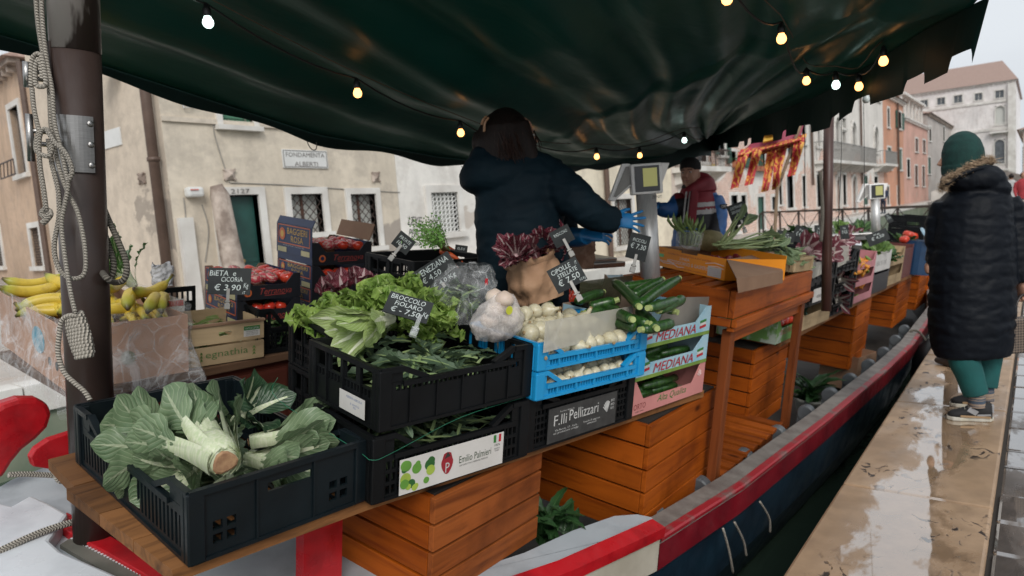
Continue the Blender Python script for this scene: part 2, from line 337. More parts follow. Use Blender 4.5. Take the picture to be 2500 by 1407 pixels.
kerbm=wet_stone('wet_kerb_stone',(.43,.29,.18),(.29,.19,.115),1.4,-.75,-.15,.585,2.6)
cobm=wet_stone('wet_trachyte_block',(.16,.13,.11),(.09,.075,.065),1,0,1,.5,1.6,False)
farst=mat('pale_paving',(.50,.46,.42),.4,(.38,.34,.30),.8,bump=.2,rv=.2)
groutm=mat('joint_mud',(.03,.024,.02),.85,(.03,.025,.02),9)
XQ=-.75; WL=-.95
g=G(); 
ys=[-3.2,-1.35,.65,2.1,3.47,5.05,6.6,8.2,9.9,11.3,13,14.6,16.2,18,20,23,27,32]
kerb=G()
for i,(a,b_) in enumerate(zip(ys,ys[1:])): kerb.box((XQ+random.uniform(-.006,.006),a+.004,-.32),(-.155,b_-.004,random.uniform(-.003,.003)))
tag(kerb.obj('quay_kerb',kerbm,bev=.012),kind='structure')
g=G(); g.box((-.16,-3.2,-.4),(6,32,-.03)); tag(g.obj('quay_bed',groutm),kind='structure')
cob=G(); rr=random.Random(3); x=-.145; row=0
while x<3.2:
    wd=.155+rr.uniform(-.01,.015); y=-2+rr.uniform(-.3,0)
    while y<22:
        L=rr.uniform(.24,.42); cob.box((x+.006,y+.006,-.1),(x+wd-.006,y+L-.006,-.022+rr.uniform(-.005,.007))); y+=L
    x+=wd; row+=1
tag(cob.obj('quay_paving',cobm,bev=.014),kind='structure')
g=G(); g.box((XQ+.02,-6,-3),(-.17,60,-.325)); g.box((-.17,-6,-3),(60,60,-.42)); g.box((3.1,-6,-.41),(60,60,-.035)); tag(g.obj('quay_wall',mat('wet_quay_wall',(.10,.085,.065),.35,(.04,.045,.03),3,bump=.6)),kind='structure')
wm,nt,b=_nt('canal_water'); co=_coord(nt,'Object'); b.inputs['Base Color'].default_value=(.045,.075,.055,1); b.inputs['Roughness'].default_value=.06; b.inputs['IOR'].default_value=1.33
_bump(nt,b,_noise(nt,_coord(nt,'Object',(1,.45,1)),3.2,4,.5,.3),.35,.09)
g=G(); g.add([(-60,-60,WL),(60,-60,WL),(60,120,WL),(-60,120,WL)],[(0,1,2,3)]); tag(g.obj('canal_water',wm),kind='structure')
XF=-10.1
g=G(); g.box((-60,-60,-3),(-8.7,88,-.004)); tag(g.obj('far_quay',farst),kind='structure'); g=G(); g.box((-8.705,-60,-3),(-8.56,88,-.31)); tag(g.obj('algae_wall',mat('algae_stained_stone',(.25,.27,.20),.6,(.12,.16,.11),1.6,bump=.4,bs=9,detail=7,contrast=(.3,.7))),kind='structure')
g=G()
y=-30
while y<86: g.box((-8.9,y+.01,-.3),(-8.5,y+1.79,.006)); y+=1.8
tag(g.obj('far_quay_kerb',stone),kind='structure')
# ---------------------------------------------------------------- buildings across the canal
class Fac:
    def __init__(s,o,d):
        s.o=np.array(o,float); s.d=np.array(d,float); s.d/=np.linalg.norm(s.d); s.n=np.array((-s.d[1],s.d[0],0))
        s.M=Matrix([[s.d[0],s.n[0],0,s.o[0]],[s.d[1],s.n[1],0,s.o[1]],[0,0,1,s.o[2]],[0,0,0,1]])
    def p(s,px,py):
        r_=ray(px,py); t=(s.o-CAM)@s.n/(r_@s.n); q=CAM+r_*t-s.o; return q@s.d,q[2]
    def r(s,x0,y0,x1,y1):
        ym=(y0+y1)/2; xm=(x0+x1)/2; return (s.p(x0,ym)[0],s.p(xm,y1)[1],s.p(x1,ym)[0],s.p(xm,y0)[1])
def arch_pts(x0,z0,x1,z1,n=8):
    r_=(x1-x0)/2; c=(x0+x1)/2; return [(x0,z0)]+[(c-r_*math.cos(PI*k/n),z1-r_+r_*math.sin(PI*k/n)) for k in range(n+1)]+[(x1,z0)]
def window(root,F,R,kind,M):
    x0,z0,x1,z1=R; w_=x1-x0; e=max(.08,min(.16,w_*.18))
    g=G(); g.M=M; g.box((x0,.16,z0),(x1,.2,z1))
    if kind in('dark','arch','shut_open','balcony'): pm=glassd
    else: pm=curtain
    if kind.startswith('shut_closed'):
        g=G(); g.M=M; n=4; 
        for k in range(n): g.box((x0+w_*k/n+.004,.05,z0),(x0+w_*(k+1)/n-.004,.09,z1))
        for zz in (.2,.8): g.box((x0,.035,z0+(z1-z0)*zz),(x1,.052,z0+(z1-z0)*zz+.06))
        p=g.obj('shutter',peelp if 'peel' in kind else (brownp if 'brown' in kind else greenp),root)
    else: p=g.obj('window',pm,root)
    f_=G(); f_.M=M
    if kind in('arch','archblind'):
        pts=arch_pts(x0,z0,x1,z1)
        for a,c in zip(pts,pts[1:]): f_.bar((a[0],-.02,a[1]),(c[0],-.02,c[1]),.14,.14,up=(0,1,0))
    else:
        f_.box((x0-e,-.05,z1),(x1+e,.16,z1+e)); f_.box((x0-e,-.05,z0),(x0,.16,z1)); f_.box((x1,-.05,z0),(x1+e,.16,z1))
    f_.box((x0-e*1.3,-.12,z0-e*.8),(x1+e*1.3,.16,z0-.002)); f_.obj('window_frame',stone,p)
    if kind in('grille','dark') and w_>.35:
        q=G(); q.M=M; q.box(((x0+x1)/2-.02,.12,z0),((x0+x1)/2+.02,.158,z1)); q.obj('mullion',brownp if kind=='grille' else stone,p)
    if kind=='grille':
        q=G(); q.M=M; st=.16; k=-(z1-z0)
        while k<w_+.001:
            for sg in (1,-1):
                a0,a1=max(0,k),min(w_,k+(z1-z0))
                if a1>a0:
                    za,zb=z0+(a0-k),z0+(a1-k)
                    if sg<0: q.bar((x1-a0,.03,za),(x1-a1,.03,zb),.012,mi=0,up=(0,1,0))
                    else: q.bar((x0+a0,.045,za),(x0+a1,.045,zb),.012,mi=0,up=(0,1,0))
            k+=st
        q.obj('grille',iron,p)
    if kind=='ornate':
        q=G(); q.M=M; nx=7; nz=9; sx=w_/nx; sz=(z1-z0)/nz
        for i in range(nx):
            for j in range(nz):
                cx_,cz_=x0+sx*(i+.5),z0+sz*(j+.5); q.tube([(cx_+sx*.5*math.cos(a*PI/4),.03,cz_+sz*.5*math.sin(a*PI/4)) for a in range(9)],.012,4)
        q.obj('grille',whitepl,p)
    if kind=='shut_open' or kind=='shut_brown':
        for sx_,a in ((-1,x0-e),(1,x1+e)):
            q=G(); q.M=M; ww=w_*.5; lo,hi=(a-ww,a) if sx_<0 else (a,a+ww); q.box((lo,-.11,z0),(hi,-.06,z1))
            for k in range(8): q.box((lo+.03,-.125,z0+(z1-z0)*(k+.3)/8),(hi-.03,-.108,z0+(z1-z0)*(k+.7)/8))
            q.obj('shutter',brownp if kind=='shut_brown' else greenp,p)
    return p
def building(name,label,F,u0,u1,ztop,m,wins,depth=8,zbot=-.4,cornice=None,roof=None,mats=None,sides=True):
    root=thing(name,label,'building',fr='W',M=F.M@Matrix.Translation((u0,0,0)))
    M=Matrix.Translation((-u0,0,0)); holes=[]
    for w_ in wins:
        R=w_[0]; holes.append((R[0]-u0,R[1]-zbot,R[2]-u0,R[3]-zbot))
    g=G(); g.panel(u1-u0,ztop-zbot,.45,holes,Matrix.Translation((0,0,zbot)))
    L=u1-u0
    if sides: g.box((0,.452,zbot),(.4,depth,ztop)); g.box((L-.4,.452,zbot),(L,depth,ztop)); g.box((.4,depth-.4,zbot),(L-.4,depth,ztop)); g.box((.4,.452,ztop-.2),(L-.4,depth-.4,ztop)); g.box((.4,.46,zbot),(L-.4,.5,ztop-.2))
    g.obj('wall',m,root)
    for w_ in wins: window(root,F,w_[0],w_[1],M)
    if cornice:
        c=G(); c.box((-.15,-.3,ztop-.02),(L+.15,.0,ztop+.12)); n=max(4,int(L/.55))
        for k in range(n): c.box((L*(k+.3)/n,-.24,ztop-.2),(L*(k+.6)/n,-.002,ztop-.022))
        c.obj('cornice',cornice,root)
    if roof:
        c=G(); h=roof; c.add([(-.3,-.45,ztop+.121),(L+.3,-.45,ztop+.121),(L+.3,depth+.3,ztop+.121),(-.3,depth+.3,ztop+.121),(L*.12,depth*.5,ztop+h),(L*.88,depth*.5,ztop+h)],[(0,1,5,4),(1,2,5),(2,3,4,5),(3,0,4),(0,3,2,1)])
        c.obj('roof',tile,root)
    return root,M
def balcony(root,M,R,mm=None,n=None,solid=False):
    x0,z0,x1,z1=R; g=G(); g.M=M; dp=.9
    g.box((x0-.05,-dp,z0-.18),(x1+.05,-.0,z0)); s_=g.obj('balcony',stone,root)
    q=G(); q.M=M; q.bar((x0,-dp+.06,z1),(x1,-dp+.06,z1),.05); k=max(5,int((x1-x0)/.16)) if n is None else n
    for i in range(k+1): q.bar((x0+(x1-x0)*i/k,-dp+.06,z0),(x0+(x1-x0)*i/k,-dp+.06,z1),.022)
    for xx in (x0,x1):
        q.bar((xx,-dp+.06,z1),(xx,0,z1),.05)
        for i in range(1,5): q.bar((xx,-dp+.06+i*.18,z0),(xx,-dp+.06+i*.18,z1),.022)
    q.obj('balustrade',mm or irongrey,s_)
    nb=max(2,int((x1-x0)/1.3)+1)
    for i in range(nb):
        c=G(); c.M=M; xx=x0+.15+(x1-x0-.5)*i/(nb-1); c.poly([(-dp+.1,z0-.181),(-.001,z0-.181),(-.001,z0-.6),(-.25,z0-.55)],xx,xx+.2,ax=0); c.obj('bracket',stone,s_)
FM=Fac((XF,0,0),(0,1,0))
u=lambda px,py=520: FM.p(px,py)[0]
beige=facade_mat('beige_plaster',(.68,.60,.49),(.42,.37,.32),low=.075,thr=.47,ps=.45,seed=1)
beige2=facade_mat('beige_plaster_side',(.62,.53,.43),(.42,.36,.30),low=.05,thr=.49,ps=.42,seed=4)
whitew=facade_mat('white_plaster',(.80,.77,.72),(.6,.54,.48),low=.05,thr=.53,ps=.6,seed=2)
creamw=facade_mat('cream_plaster',(.80,.72,.57),(.6,.52,.42),low=.05,thr=.6,seed=3)
pinkbrick=facade_mat('pink_brick',(.68,.58,.51),None,low=.012,thr=.47,ps=.5,brick=(.50,.27,.19),seed=5)
palb=facade_mat('palace_brick',(.76,.72,.67),None,low=.085,thr=.20,ps=.35,brick=(.58,.34,.25),seed=6)
orangep=facade_mat('orange_plaster',(.64,.33,.22),(.55,.42,.34),low=.03,thr=.6,seed=7)
pinkp=facade_mat('rose_plaster',(.66,.40,.33),(.55,.42,.34),low=.02,thr=.6,seed=8)
greyp=facade_mat('grey_plaster',(.50,.46,.43),(.42,.32,.27),low=.02,thr=.56,seed=9)
palw=facade_mat('pale_stone',(.80,.76,.74),(.62,.54,.5),low=.0,thr=.68,seed=10,stain=.5)
uB=u(421); uC=u(976); uD=u(1340); uE=u(1640,460); uF=u(1742,460); uG=u(2158,440); uH=u(2207,440); uI=u(2266,440)
# --- beige corner house
Rr=FM.r
LD=-Fac((XF,uB-.004,0),(1,0,0)).p(120,560)[0]
bB,MB_=building('corner_house','beige plastered corner house with the green door and a white street name plate',FM,uB,uC-.01,7.5,beige,[(Rr(537,215,612,308),'shut_closed_peel'),(Rr(711,474,788,569),'grille'),(Rr(858,474,920,604),'grille'),((Rr(545,476,640,700)[0],.02,Rr(545,476,640,700)[2],Rr(545,476,640,700)[3]),'dark')],depth=LD)
bB['category']='building'
R=Rr(545,476,640,700); R=(R[0],.02,R[2],R[3])
g=G(); g.M=MB_; g.box((R[0]+.02,.1,R[1]),(R[2]-.02,.155,R[3]-.02)); g.box((R[0]+.06,.085,1.0),(R[2]-.06,.11,1.06)); dr=g.obj('door',doorg,bB,bev=.004)
g=G(); g.M=MB_@Matrix.Translation(((R[0]+R[2])/2,.07,1.03)); g.lathe([(.02,0),(.035,.01),(.03,.03),(.01,.035)],10,M=g.M@Matrix.Rotation(PI/2,4,'X')); g.obj('door_knob',mat('brass',(.5,.35,.15),.35,metal=1),dr)
textobj('house_number','2127',.32,.07,letter_dk,bB,(R[0]-uB+.35,-.062,R[3]+.02))
g=G(); g.M=MB_; zz=FM.p(700,316)[1]; g.box((uB,-.04,zz),(uC-.02,0,zz+.07)); g.obj('string_course',mat('plaster_band',(.66,.58,.48),.85),bB)
for pts_ in ([(560,447),(700,452),(850,463),(975,470)],[(447,483),(452,530),(449,600),(462,640)],[(492,500),(508,560),(500,640)],[(523,294),(523,330),(560,447)]):
    g=G(); g.M=MB_; q=[FM.p(*p) for p in pts_]; g.tube(cat_rom([(a_[0],-.012,a_[1]) for a_ in q],6),.009,5); g.obj('wall_cable',mat('wall_cable_grey',(.32,.30,.27),.7) if 'wall_cable_grey' not in bpy.data.materials else bpy.data.materials['wall_cable_grey'],bB)
# street name plate
def plate(root,M,R,lines,name='street_plate'):
    g=G(); g.M=M; g.box((R[0],-.03,R[1]),(R[2],-.002,R[3])); p=g.obj(name,whitepl,root); h=(R[3]-R[1])/len(lines)
    e=G(); e.M=M
    for a,b_ in (((R[0]+.02,R[1]+.02),(R[2]-.02,R[1]+.02)),((R[0]+.02,R[3]-.02),(R[2]-.02,R[3]-.02)),((R[0]+.02,R[1]+.02),(R[0]+.02,R[3]-.02)),((R[2]-.02,R[1]+.02),(R[2]-.02,R[3]-.02))): e.bar((a[0],-.032,a[1]),(b_[0],-.032,b_[1]),.008,up=(0,1,0))
    e.obj('plate_border',letter_dk,p)
    for k,s_ in enumerate(lines):
        wd=(R[2]-R[0])*(.86 if k==0 else .52); textobj('lettering',s_,wd,h*.48,letter_dk,p,M@Vector(((R[0]+R[2])/2,-.034,R[3]-h*(k+1)+h*.2)))
plate(bB,MB_,Rr(688,367,797,411),['FONDAMENTA','ALBERTI'])
def anchor(root,M,R):
    x0,z0,x1,z1=R; g=G(); g.M=M; g.add([(x0,-.01,z0),(x1,-.01,z0),(x1,-.01,z1),(x0,-.01,z1),((x0+x1)/2,-.09,(z0+z1)/2)],[(0,1,4),(1,2,4),(2,3,4),(3,0,4),(0,3,2,1)]); 
    g.bar((x0,-.03,z0),(x1,-.03,z1),.03,up=(0,1,0)); g.bar((x0,-.03,z1),(x1,-.03,z0),.03,up=(0,1,0)); g.obj('anchor_plate',stone_old,root)
anchor(bB,MB_,Rr(545,414,573,441)); anchor(bB,MB_,Rr(907,421,925,445))
# alarm box, meter box on the wall
R=Rr(447,458,487,483); g=G(); g.M=MB_; g.box((R[0],-.16,R[1]),(R[2],-.002,R[3])); al=g.obj('alarm_box',whitepl,bB,bev=.04)
g=G(); g.M=MB_; g.box((R[0]+.03,-.175,R[1]+.1),(R[0]+(R[2]-R[0])*.6,-.163,R[3]-.04)); g.obj('alarm_light',redlamp,al)
R=Rr(440,214,466,246); g=G(); g.M=MB_; g.box((R[0],-.12,R[1]),(R[2],-.002,R[3])); mb=g.obj('meter_box',whitepl,bB,bev=.01)
g=G(); g.M=MB_; xx=R[0]; g.tube([(xx+.02,-.06,R[3]+.6),(xx-.06,-.06,R[1]+.1),(xx,-.06,R[1]-.12),(xx+.1,-.06,R[1]-.1),(xx+.14,-.06,R[1])],.012,6); g.obj('meter_cable',whitepl,mb)
# white stone slab and leaning old mooring post by the door
R=Rr(440,532,474,700); g=G(); g.M=FM.M; g.box((R[0],-.1,0),(R[2],-.005,R[3])); tag(g.obj('stone_slab',stone),'pale stone slab standing against the house corner below the alarm box','stone slab')
R=Rr(495,452,535,640); g=G(); a=FM.p(512,455); b_=FM.p(556,700); g.M=FM.M
g.tube([(b_[0],-.5,-.01),((a[0]+b_[0])/2,-.3,a[1]*.5),(a[0]+.03,-.2,a[1]-.15),(a[0],-.19,a[1])],[.18,.16,.14,.09],10,rfun=lambda a_,t:1+.08*math.sin(a_*3+t*9)); tag(g.obj('mooring_post',stone_old,smooth=True),'old weathered mooring post leaning against the wall beside the green door','post')
# left return face of the corner house, with its own features
yB=uB; FL=Fac((XF,yB-.004,0),(1,0,0)); 
bL,ML=building('side_house','beige house wing with peeling plaster receding from the corner behind the brown downpipe',FL,FL.p(120,560)[0],-.004,7.5,beige2,[],depth=9,sides=False)
L0=FL.p(120,560)[0]
anchor(bL,ML,FL.r(343,423,357,450))
R=FL.r(240,318,298,362); g=G(); g.M=ML; g.box((R[0],-.02,R[1]),(R[2],-.002,R[3])); g.obj('blank_plate',whitepl,bL)
a=FL.p(366,192); b_=FL.p(426,640); g=G(); g.M=ML; xm=(a[0]+FL.p(372,240)[0])/2; g.tube([(b_[0],-.12,-.0),(b_[0],-.12,7.4)],.075,10)
for z_ in (1,2.6,4.2,5.8): g.tube([(b_[0],-.12,z_),(b_[0],-.12,z_+.06)],.09,10)
g.obj('downpipe',pipem,bL,smooth=True)
R=FL.r(268,158,303,176); g=G(); g.M=ML@Matrix.Translation(((R[0]+R[2])/2,-.25,R[1])); g.lathe([(.05,.2),(.2,.12),(.26,0),(.22,-.02)],14); g.obj('wall_lamp',whitepl,bL,smooth=True)
# far left house beyond the side canal
dA=MC@np.array((-1874,-34,FP)); dA[2]=0; dA=-dA/np.linalg.norm(dA)
oA=D(104,560,19.5); oA[2]=0; FA=Fac(oA,dA)
rA=FA.r
bA,MA=building('plaster_house','worn ochre house at the far left with dentil cornice and a small railed window',FA,-9,0,FA.p(66,140)[1],facade_mat('ochre_worn',(.55,.40,.29),(.40,.33,.28),low=.05,thr=.46,ps=.4,seed=12,stain=.7),[(rA(33,255,58,430),'dark'),(rA(80,555,103,650),'grille'),(rA(-15,560,6,650),'grille')],depth=7,cornice=stone_old,roof=2.2)
R=rA(28,395,66,432); 
g=G(); g.M=MA; 
for zz in (R[1],R[3]): g.bar((R[0],-.3,zz),(R[2],-.3,zz),.035)
for k in range(5):
    xx=R[0]+(R[2]-R[0])*k/4; g.bar((xx,-.3,R[1]),(xx+(.15 if k<4 else 0),-.3,R[3]),.025)
g.obj('window_railing',iron,bA)
a=FA.p(97,400); g=G(); g.M=MA; g.tube([(a[0],-.15,0),(a[0],-.15,FA.p(66,150)[1])],.08,8); g.obj('downpipe',pipem,bA)
g=G(); M2=FA.M; R=rA(50,598,120,655)
for k in range(9): 
    xx=R[0]-1+k*.19; g.box((xx,-1.2+.01*k%.03,0),(xx+.12,-1.17,1.25+random.uniform(-.08,.08)),M=M2)
g.box((R[0]-1,-1.169,.9),(R[0]+.75,-1.13,1.0),M=M2); g.box((R[0]-1,-1.169,.3),(R[0]+.75,-1.13,.4),M=M2)
tag(g.obj('picket_fence',timber),'weathered wooden plank fence at the foot of the ochre house','fence')
# --- white house with graffiti, cream house
bC,MC_=building('white_house','white plastered house with an ornate window grille and black graffiti',FM,uC,uD-.01,7.3,whitew,[(Rr(1052,470,1118,568),'ornate')],depth=9)
R=Rr(985,480,1035,560)
for k,(s_,w_,h_,dx,dz) in enumerate([('LEYE',.40,.17,0,.30),('PERO',.38,.17,-.02,.05),('2ooc',.3,.10,.04,-.12)]):
    textobj('graffiti',s_,w_,h_,graf,bC,MC_@Vector(((R[0]+R[2])/2+dx,-.006,(R[1]+R[3])/2-.55+dz)),rot=(PI/2,0.08,0),shear=.3)
bD,MD=building('cream_house','cream plastered house behind the white scale display with a barred window',FM,uD,uE-.01,8.5,creamw,[(Rr(1393,468,1417,500),'dark'),(Rr(1500,486,1543,600),'grille')],depth=9)
R=Rr(1475,430,1483,520); g=G(); g.M=MD; g.tube([(R[0],-.12,0),(R[0],-.12,8.4)],.08,8); g.obj('downpipe',pipem,bD)
# --- pink brick house with flowered balcony
bE,ME=building('pink_brick_house','pink brick house with a railed balcony and a small yellow sign',FM,uE,uF-.01,9,pinkbrick,[(Rr(1650,330,1675,395),'balcony'),(Rr(1690,335,1722,395),'balcony'),(Rr(1660,470,1680,520),'dark')],depth=9)
balcony(bE,ME,Rr(1640,370,1728,412),iron)
bF0=Rr(1757,330,1775,380)
# --- long palace
wins=[(1991,280,2003,358,'arch'),(2037,285,2049,360,'arch'),(2055,290,2064,314,'dark'),(2055,322,2064,359,'dark'),(2078,297,2089,362,'arch'),(2133,308,2143,373,'arch'),(2130,200,2148,244,'shut_closed'),
 (1920,427,1936,508,'dark'),(1993,427,2005,505,'dark'),(2040,427,2052,510,'arch'),(2057,427,2065,501,'dark'),(2079,427,2091,538,'arch'),(2108,430,2118,500,'shut_closed'),(2133,432,2142,447,'dark'),
 (1827,373,1845,410,'shut_open'),(1858,373,1867,410,'shut_open'),(1752,330,1768,380,'shut_open'),(1782,370,1796,400,'shut_open'),(1921,348,1937,390,'dark'),
 (1784,477,1801,567,'dark'),(1808,477,1821,540,'dark'),(1849,481,1865,567,'shut_closed'),(1883,481,1897,513,'dark'),(1955,280,1966,350,'dark'),(1958,430,1966,505,'dark'),(1900,440,1908,500,'dark')]
WF=[]
for x0,y0,x1,y1,k in wins:
    R=Rr(x0,y0,x1,y1); WF.append(((R[0],max(R[1],.05),R[2],R[3]),k))
bF,MF=building('canal_palace','long brick and white plaster palace with arched windows and balconies behind the far awning pole',FM,uF,uG-.01,FM.p(2120,170)[1],palb,WF,depth=12)
balcony(bF,MF,Rr(1988,358,2108,398),irongrey); balcony(bF,MF,Rr(2132,373,2162,403),irongrey)
R=Rr(1734,402,1757,418); g=G(); g.M=ME; g.box((R[0]-.5,-.05,R[1]),(R[2]-.5,-.006,R[3])); g.obj('yellow_sign',yellowm,bE)
for px in (1980,2101): 
    g=G(); g.M=MF; g.tube([(u(px,450),-.12,2),(u(px,450),-.12,FM.p(2120,170)[1]-.1)],.07,6); g.obj('downpipe',pipem,bF)
for px0,py,px1 in ((1823,413,1871),(1780,404,1800)):
    a=FM.p(px0,py);c=FM.p(px1,py); g=G(); g.M=MF; g.box((a[0],-.3,a[1]-.1),(c[0],-.13,a[1]+.12)); fb=g.obj('flower_box',mat('terracotta',(.4,.15,.08),.8),bF)
    q=G(); q.M=MF
    for k in range(110):
        p=(random.uniform(a[0],c[0]),random.uniform(-.4,-.1),a[1]+random.uniform(0,.45)); s_=.06; q.add([jit(p,s_) for _ in range(3)],[(0,1,2)],0 if random.random()<.7 else 1)
    q.obj('flowers',[mat('flower_leaf',(.08,.16,.05),.7),mat('flower_petal',(.6,.12,.04),.6)],fb)
# --- orange, rose and grey houses further along
def ww(L): return [(Rr(*a[:4]),a[4]) for a in L]
bG,MG=building('orange_house','tall orange plastered house with green shutters next to the palace',FM,uG,uH-.01,FM.p(2180,243)[1],orangep,ww([(2166,265,2171,311,'dark'),(2191,274,2200,315,'shut_open'),(2166,361,2175,413,'shut_closed'),(2191,365,2202,415,'shut_closed'),(2165,456,2170,500,'dark'),(2190,457,2195,500,'dark')]),depth=14,cornice=stone,roof=2)
g=G(); g.M=MG; a=FM.p(2187,250); g.tube([(a[0],-.15,0),(a[0],-.15,a[1])],.09,6); g.obj('downpipe',pipem,bG)
bH,MH=building('rose_house','rose pink house with brown shutters and a rooftop loggia',FM,uH,uI-.01,FM.p(2235,302)[1],pinkp,ww([(2234,339,2241,371,'shut_closed_brown'),(2252,343,2259,373,'shut_closed_brown'),(2233,405,2240,453,'shut_closed_brown'),(2251,407,2257,455,'shut_closed_brown'),(2214,390,2221,433,'dark')]),depth=14,cornice=stone)
R=Rr(2212,262,2260,300); g=G(); g.M=MH; z0=FM.p(2235,302)[1]+.13; zt=z0+2.2; y0,y1=R[0],R[2]
for k in range(7): 
    xx=y0+(y1-y0)*k/6; g.box((xx-.15,.3,z0),(xx+.15,.5,zt))
g.box((y0,.9,z0),(y1,1,zt-.3)); g.box((y0-.3,0,zt),(y1+.3,4,zt+.25)); g.obj('loggia',[stone],bH)
bI,MI=building('grey_house','low grey plastered house with tiled roof behind the green beanie',FM,uI,uI+28,FM.p(2300,300)[1],greyp,ww([(2268,310,2273,345,'dark'),(2302,310,2306,345,'dark'),(2265,385,2272,425,'shut_closed'),(2300,385,2306,420,'dark')]),depth=14,cornice=stone_old,roof=2.5)
g=G(); g.M=MI; g.box((uI+20,4,FM.p(2300,300)[1]+1),(uI+22,5,FM.p(2300,300)[1]+3.8)); g.obj('chimney',mat('chimney_brick',(.45,.2,.13),.9),bI)
# --- white palazzo closing the view (faces down the canal)
YJ=118.; FJ=Fac((0,YJ,0),(1,0,-0.0)); rJ=FJ.r
jx0=FJ.p(2150,400)[0]; jx1=FJ.p(2479,400)[0]; jz=FJ.p(2400,208)[1]
bJ,MJ=building('white_palazzo','large white stone palazzo with red tiled roof closing the view down the canal',FJ,jx0,jx1,jz,palw,[(rJ(*a[:4]),a[4]) for a in [(2247,245,2265,262,'dark'),(2288,239,2307,256,'dark'),(2329,233,2349,251,'dark'),(2430,221,2451,239,'dark'),(2429,258,2455,305,'archblind'),(2427,340,2454,400,'arch'),(2380,228,2398,245,'dark')]],depth=30,cornice=stone,roof=5.0)
for a in ((2418,308,2462,322),(2418,400,2462,414)):
    R=rJ(*a); balcony(bJ,MJ,(R[0],R[1],R[2],R[1]+1.1),stone,9)
for a in ((2470,400,2479,205),):
    g=G(); g.M=MJ; x_=FJ.p(2474,300)[0]; g.box((x_-.6,-.35,0),(x_+.3,-.002,jz-.3)); g.obj('pilaster',stone,bJ)
g=G(); g.M=MJ
for zz in (FJ.p(2440,318)[1],FJ.p(2440,250)[1]): g.box((jx0,-.15,zz),(jx1,-.001,zz+.35))
g.obj('string_course',stone,bJ)
bK,MK=building('brick_house','brick house with green shutters at the right edge beyond the palazzo',Fac((-1.1,98,0),(0,-1,0)),0,26,5.5,pinkbrick,[((3+4*k,2.3,4.3+4*k,4.4),'shut_open') for k in range(5)],depth=10,cornice=stone,roof=2)
bK['label']='brick house with green shutters on the near bank at the right edge'
# ================================================================= the market boat
def frameB(): return MBOAT.copy()
deckg=mat('grey_deck_paint',(.42,.46,.49),.5,(.27,.30,.32),4,detail=9,contrast=(.28,.5),bump=.15,bs=12,rv=.15)
ribm=mat('rib_grey_paint',(.13,.145,.155),.5,(.07,.08,.09),6,bump=.15)
redp=mat('red_boat_paint',(.46,.010,.016),.4,(.24,.006,.010),5,bump=.2,bs=16,rv=.15,detail=9,contrast=(.33,.52))
dredp=mat('dark_red_strake_paint',(.20,.008,.016),.4,(.12,.006,.012),4,bump=.15,bs=16,rv=.12)
bluep=mat('blue_hull_paint',(.012,.035,.06),.4,(.006,.016,.03),3,bump=.15,rv=.12)
gunw=mat('worn_grey_gunwale',(.20,.18,.16),.6,(.11,.09,.08),9,bump=.4,bs=30,contrast=(.3,.6))
beigep=mat('beige_fascia_paint',(.50,.46,.38),.5,(.38,.34,.27),5,bump=.15)
holdm=mat('dark_bilge_wood',(.035,.028,.022),.7,(.018,.014,.012),4,bump=.4)
GX=[(.45,-2.75),(.62,-2.35),(.8,-2.1),(1.1,-1.70),(1.5,-1.43),(1.93,-1.285),(2.45,-1.17),(3.2,-1.085),(4.6,-1.01),(6.5,-.94),(7.8,-.92),(10.8,-1.0),(13,-1.25),(15,-1.7),(16.5,-2.44)]
GZ=-.45
def gx(y):
    pts=GX; 
    return interp(pts,y)
ysb=[.45,.55,.7,.9,1.1,1.3,1.5,1.7,1.93,2.2,2.45,2.8,3.2,3.9,4.6,5.5,6.5,7.2,7.8,9,10.8,12,13,14,15,16,16.5]
boat=thing('market_boat','long blue and red market boat moored along the stone quay carrying the greengrocer stall','boat',(0,0,0),0)
def strip(secs,ys_,side=1,mi=0,g=None):   # secs: function y-> list of (dx inwards, z)
    g=g or G(); vs=[];n=None
    for y in ys_:
        x=gx(y); L=secs(y); n=len(L)
        for dx,z in L:
            xx=x-dx; xx=xx if side>0 else -4.9-xx
            vs.append((xx,y,z))
    fs=[]
    for i in range(len(ys_)-1):
        for k in range(n-1): a=i*n+k; fs.append((a,a+1,a+1+n,a+n) if side>0 else (a,a+n,a+1+n,a+1))
    return g.add(vs,fs,mi)
g=G()
for sd in (1,-1):
    strip(lambda y:[(.012,-.62),(.05,-.95),(.16,-1.25),(.4,-1.7),(.9,-1.95)],ysb,sd,g=g)
    strip(lambda y:[(.10,GZ-.03),(.09,-.62),(.16,-.95),(.3,-1.02)],ysb,sd,mi=1,g=g)
g.obj('hull',[bluep,holdm],boat)
g=G(); strip(lambda y:[(.0,GZ-.02),(-.02,GZ-.03),(-.02,-.60),(.012,-.63)],[y for y in ysb if y>=2.45],1,g=g); strip(lambda y:[(.0,GZ-.02),(-.02,GZ-.03),(-.02,-.60),(.012,-.63)],ysb,-1,g=g); g.obj('rubbing_strake',dredp,boat)
g=G(); strip(lambda y:[(-.005,GZ+.02),(-.018,GZ-.01),(-.018,-.60),(.012,-.63)],[y for y in ysb if y<=2.45],1,g=g); g.obj('stern_fascia',beigep,boat)
for nm,m_,ys_ in (('gunwale',gunw,[y for y in ysb if y>=2.45]),('gunwale',gunw,None)):
    g=G(); strip(lambda y:[(-.02,GZ-.03),(-.02,GZ),(.095,GZ+.006),(.10,GZ-.03)],ys_ or ysb,1 if ys_ else -1,g=g); g.obj(nm,m_,boat)
g=G(); strip(lambda y:[(-.024,GZ-.02),(-.026,GZ-.004),(-.019,GZ+.003),(.012,GZ+.004)],[y for y in ysb if y>=2.45],1,g=g); g.obj('gunwale_edge',mat('scuffed_red_edge',(.30,.012,.02),.45,(.17,.10,.09),7,contrast=(.36,.5),detail=8),boat)
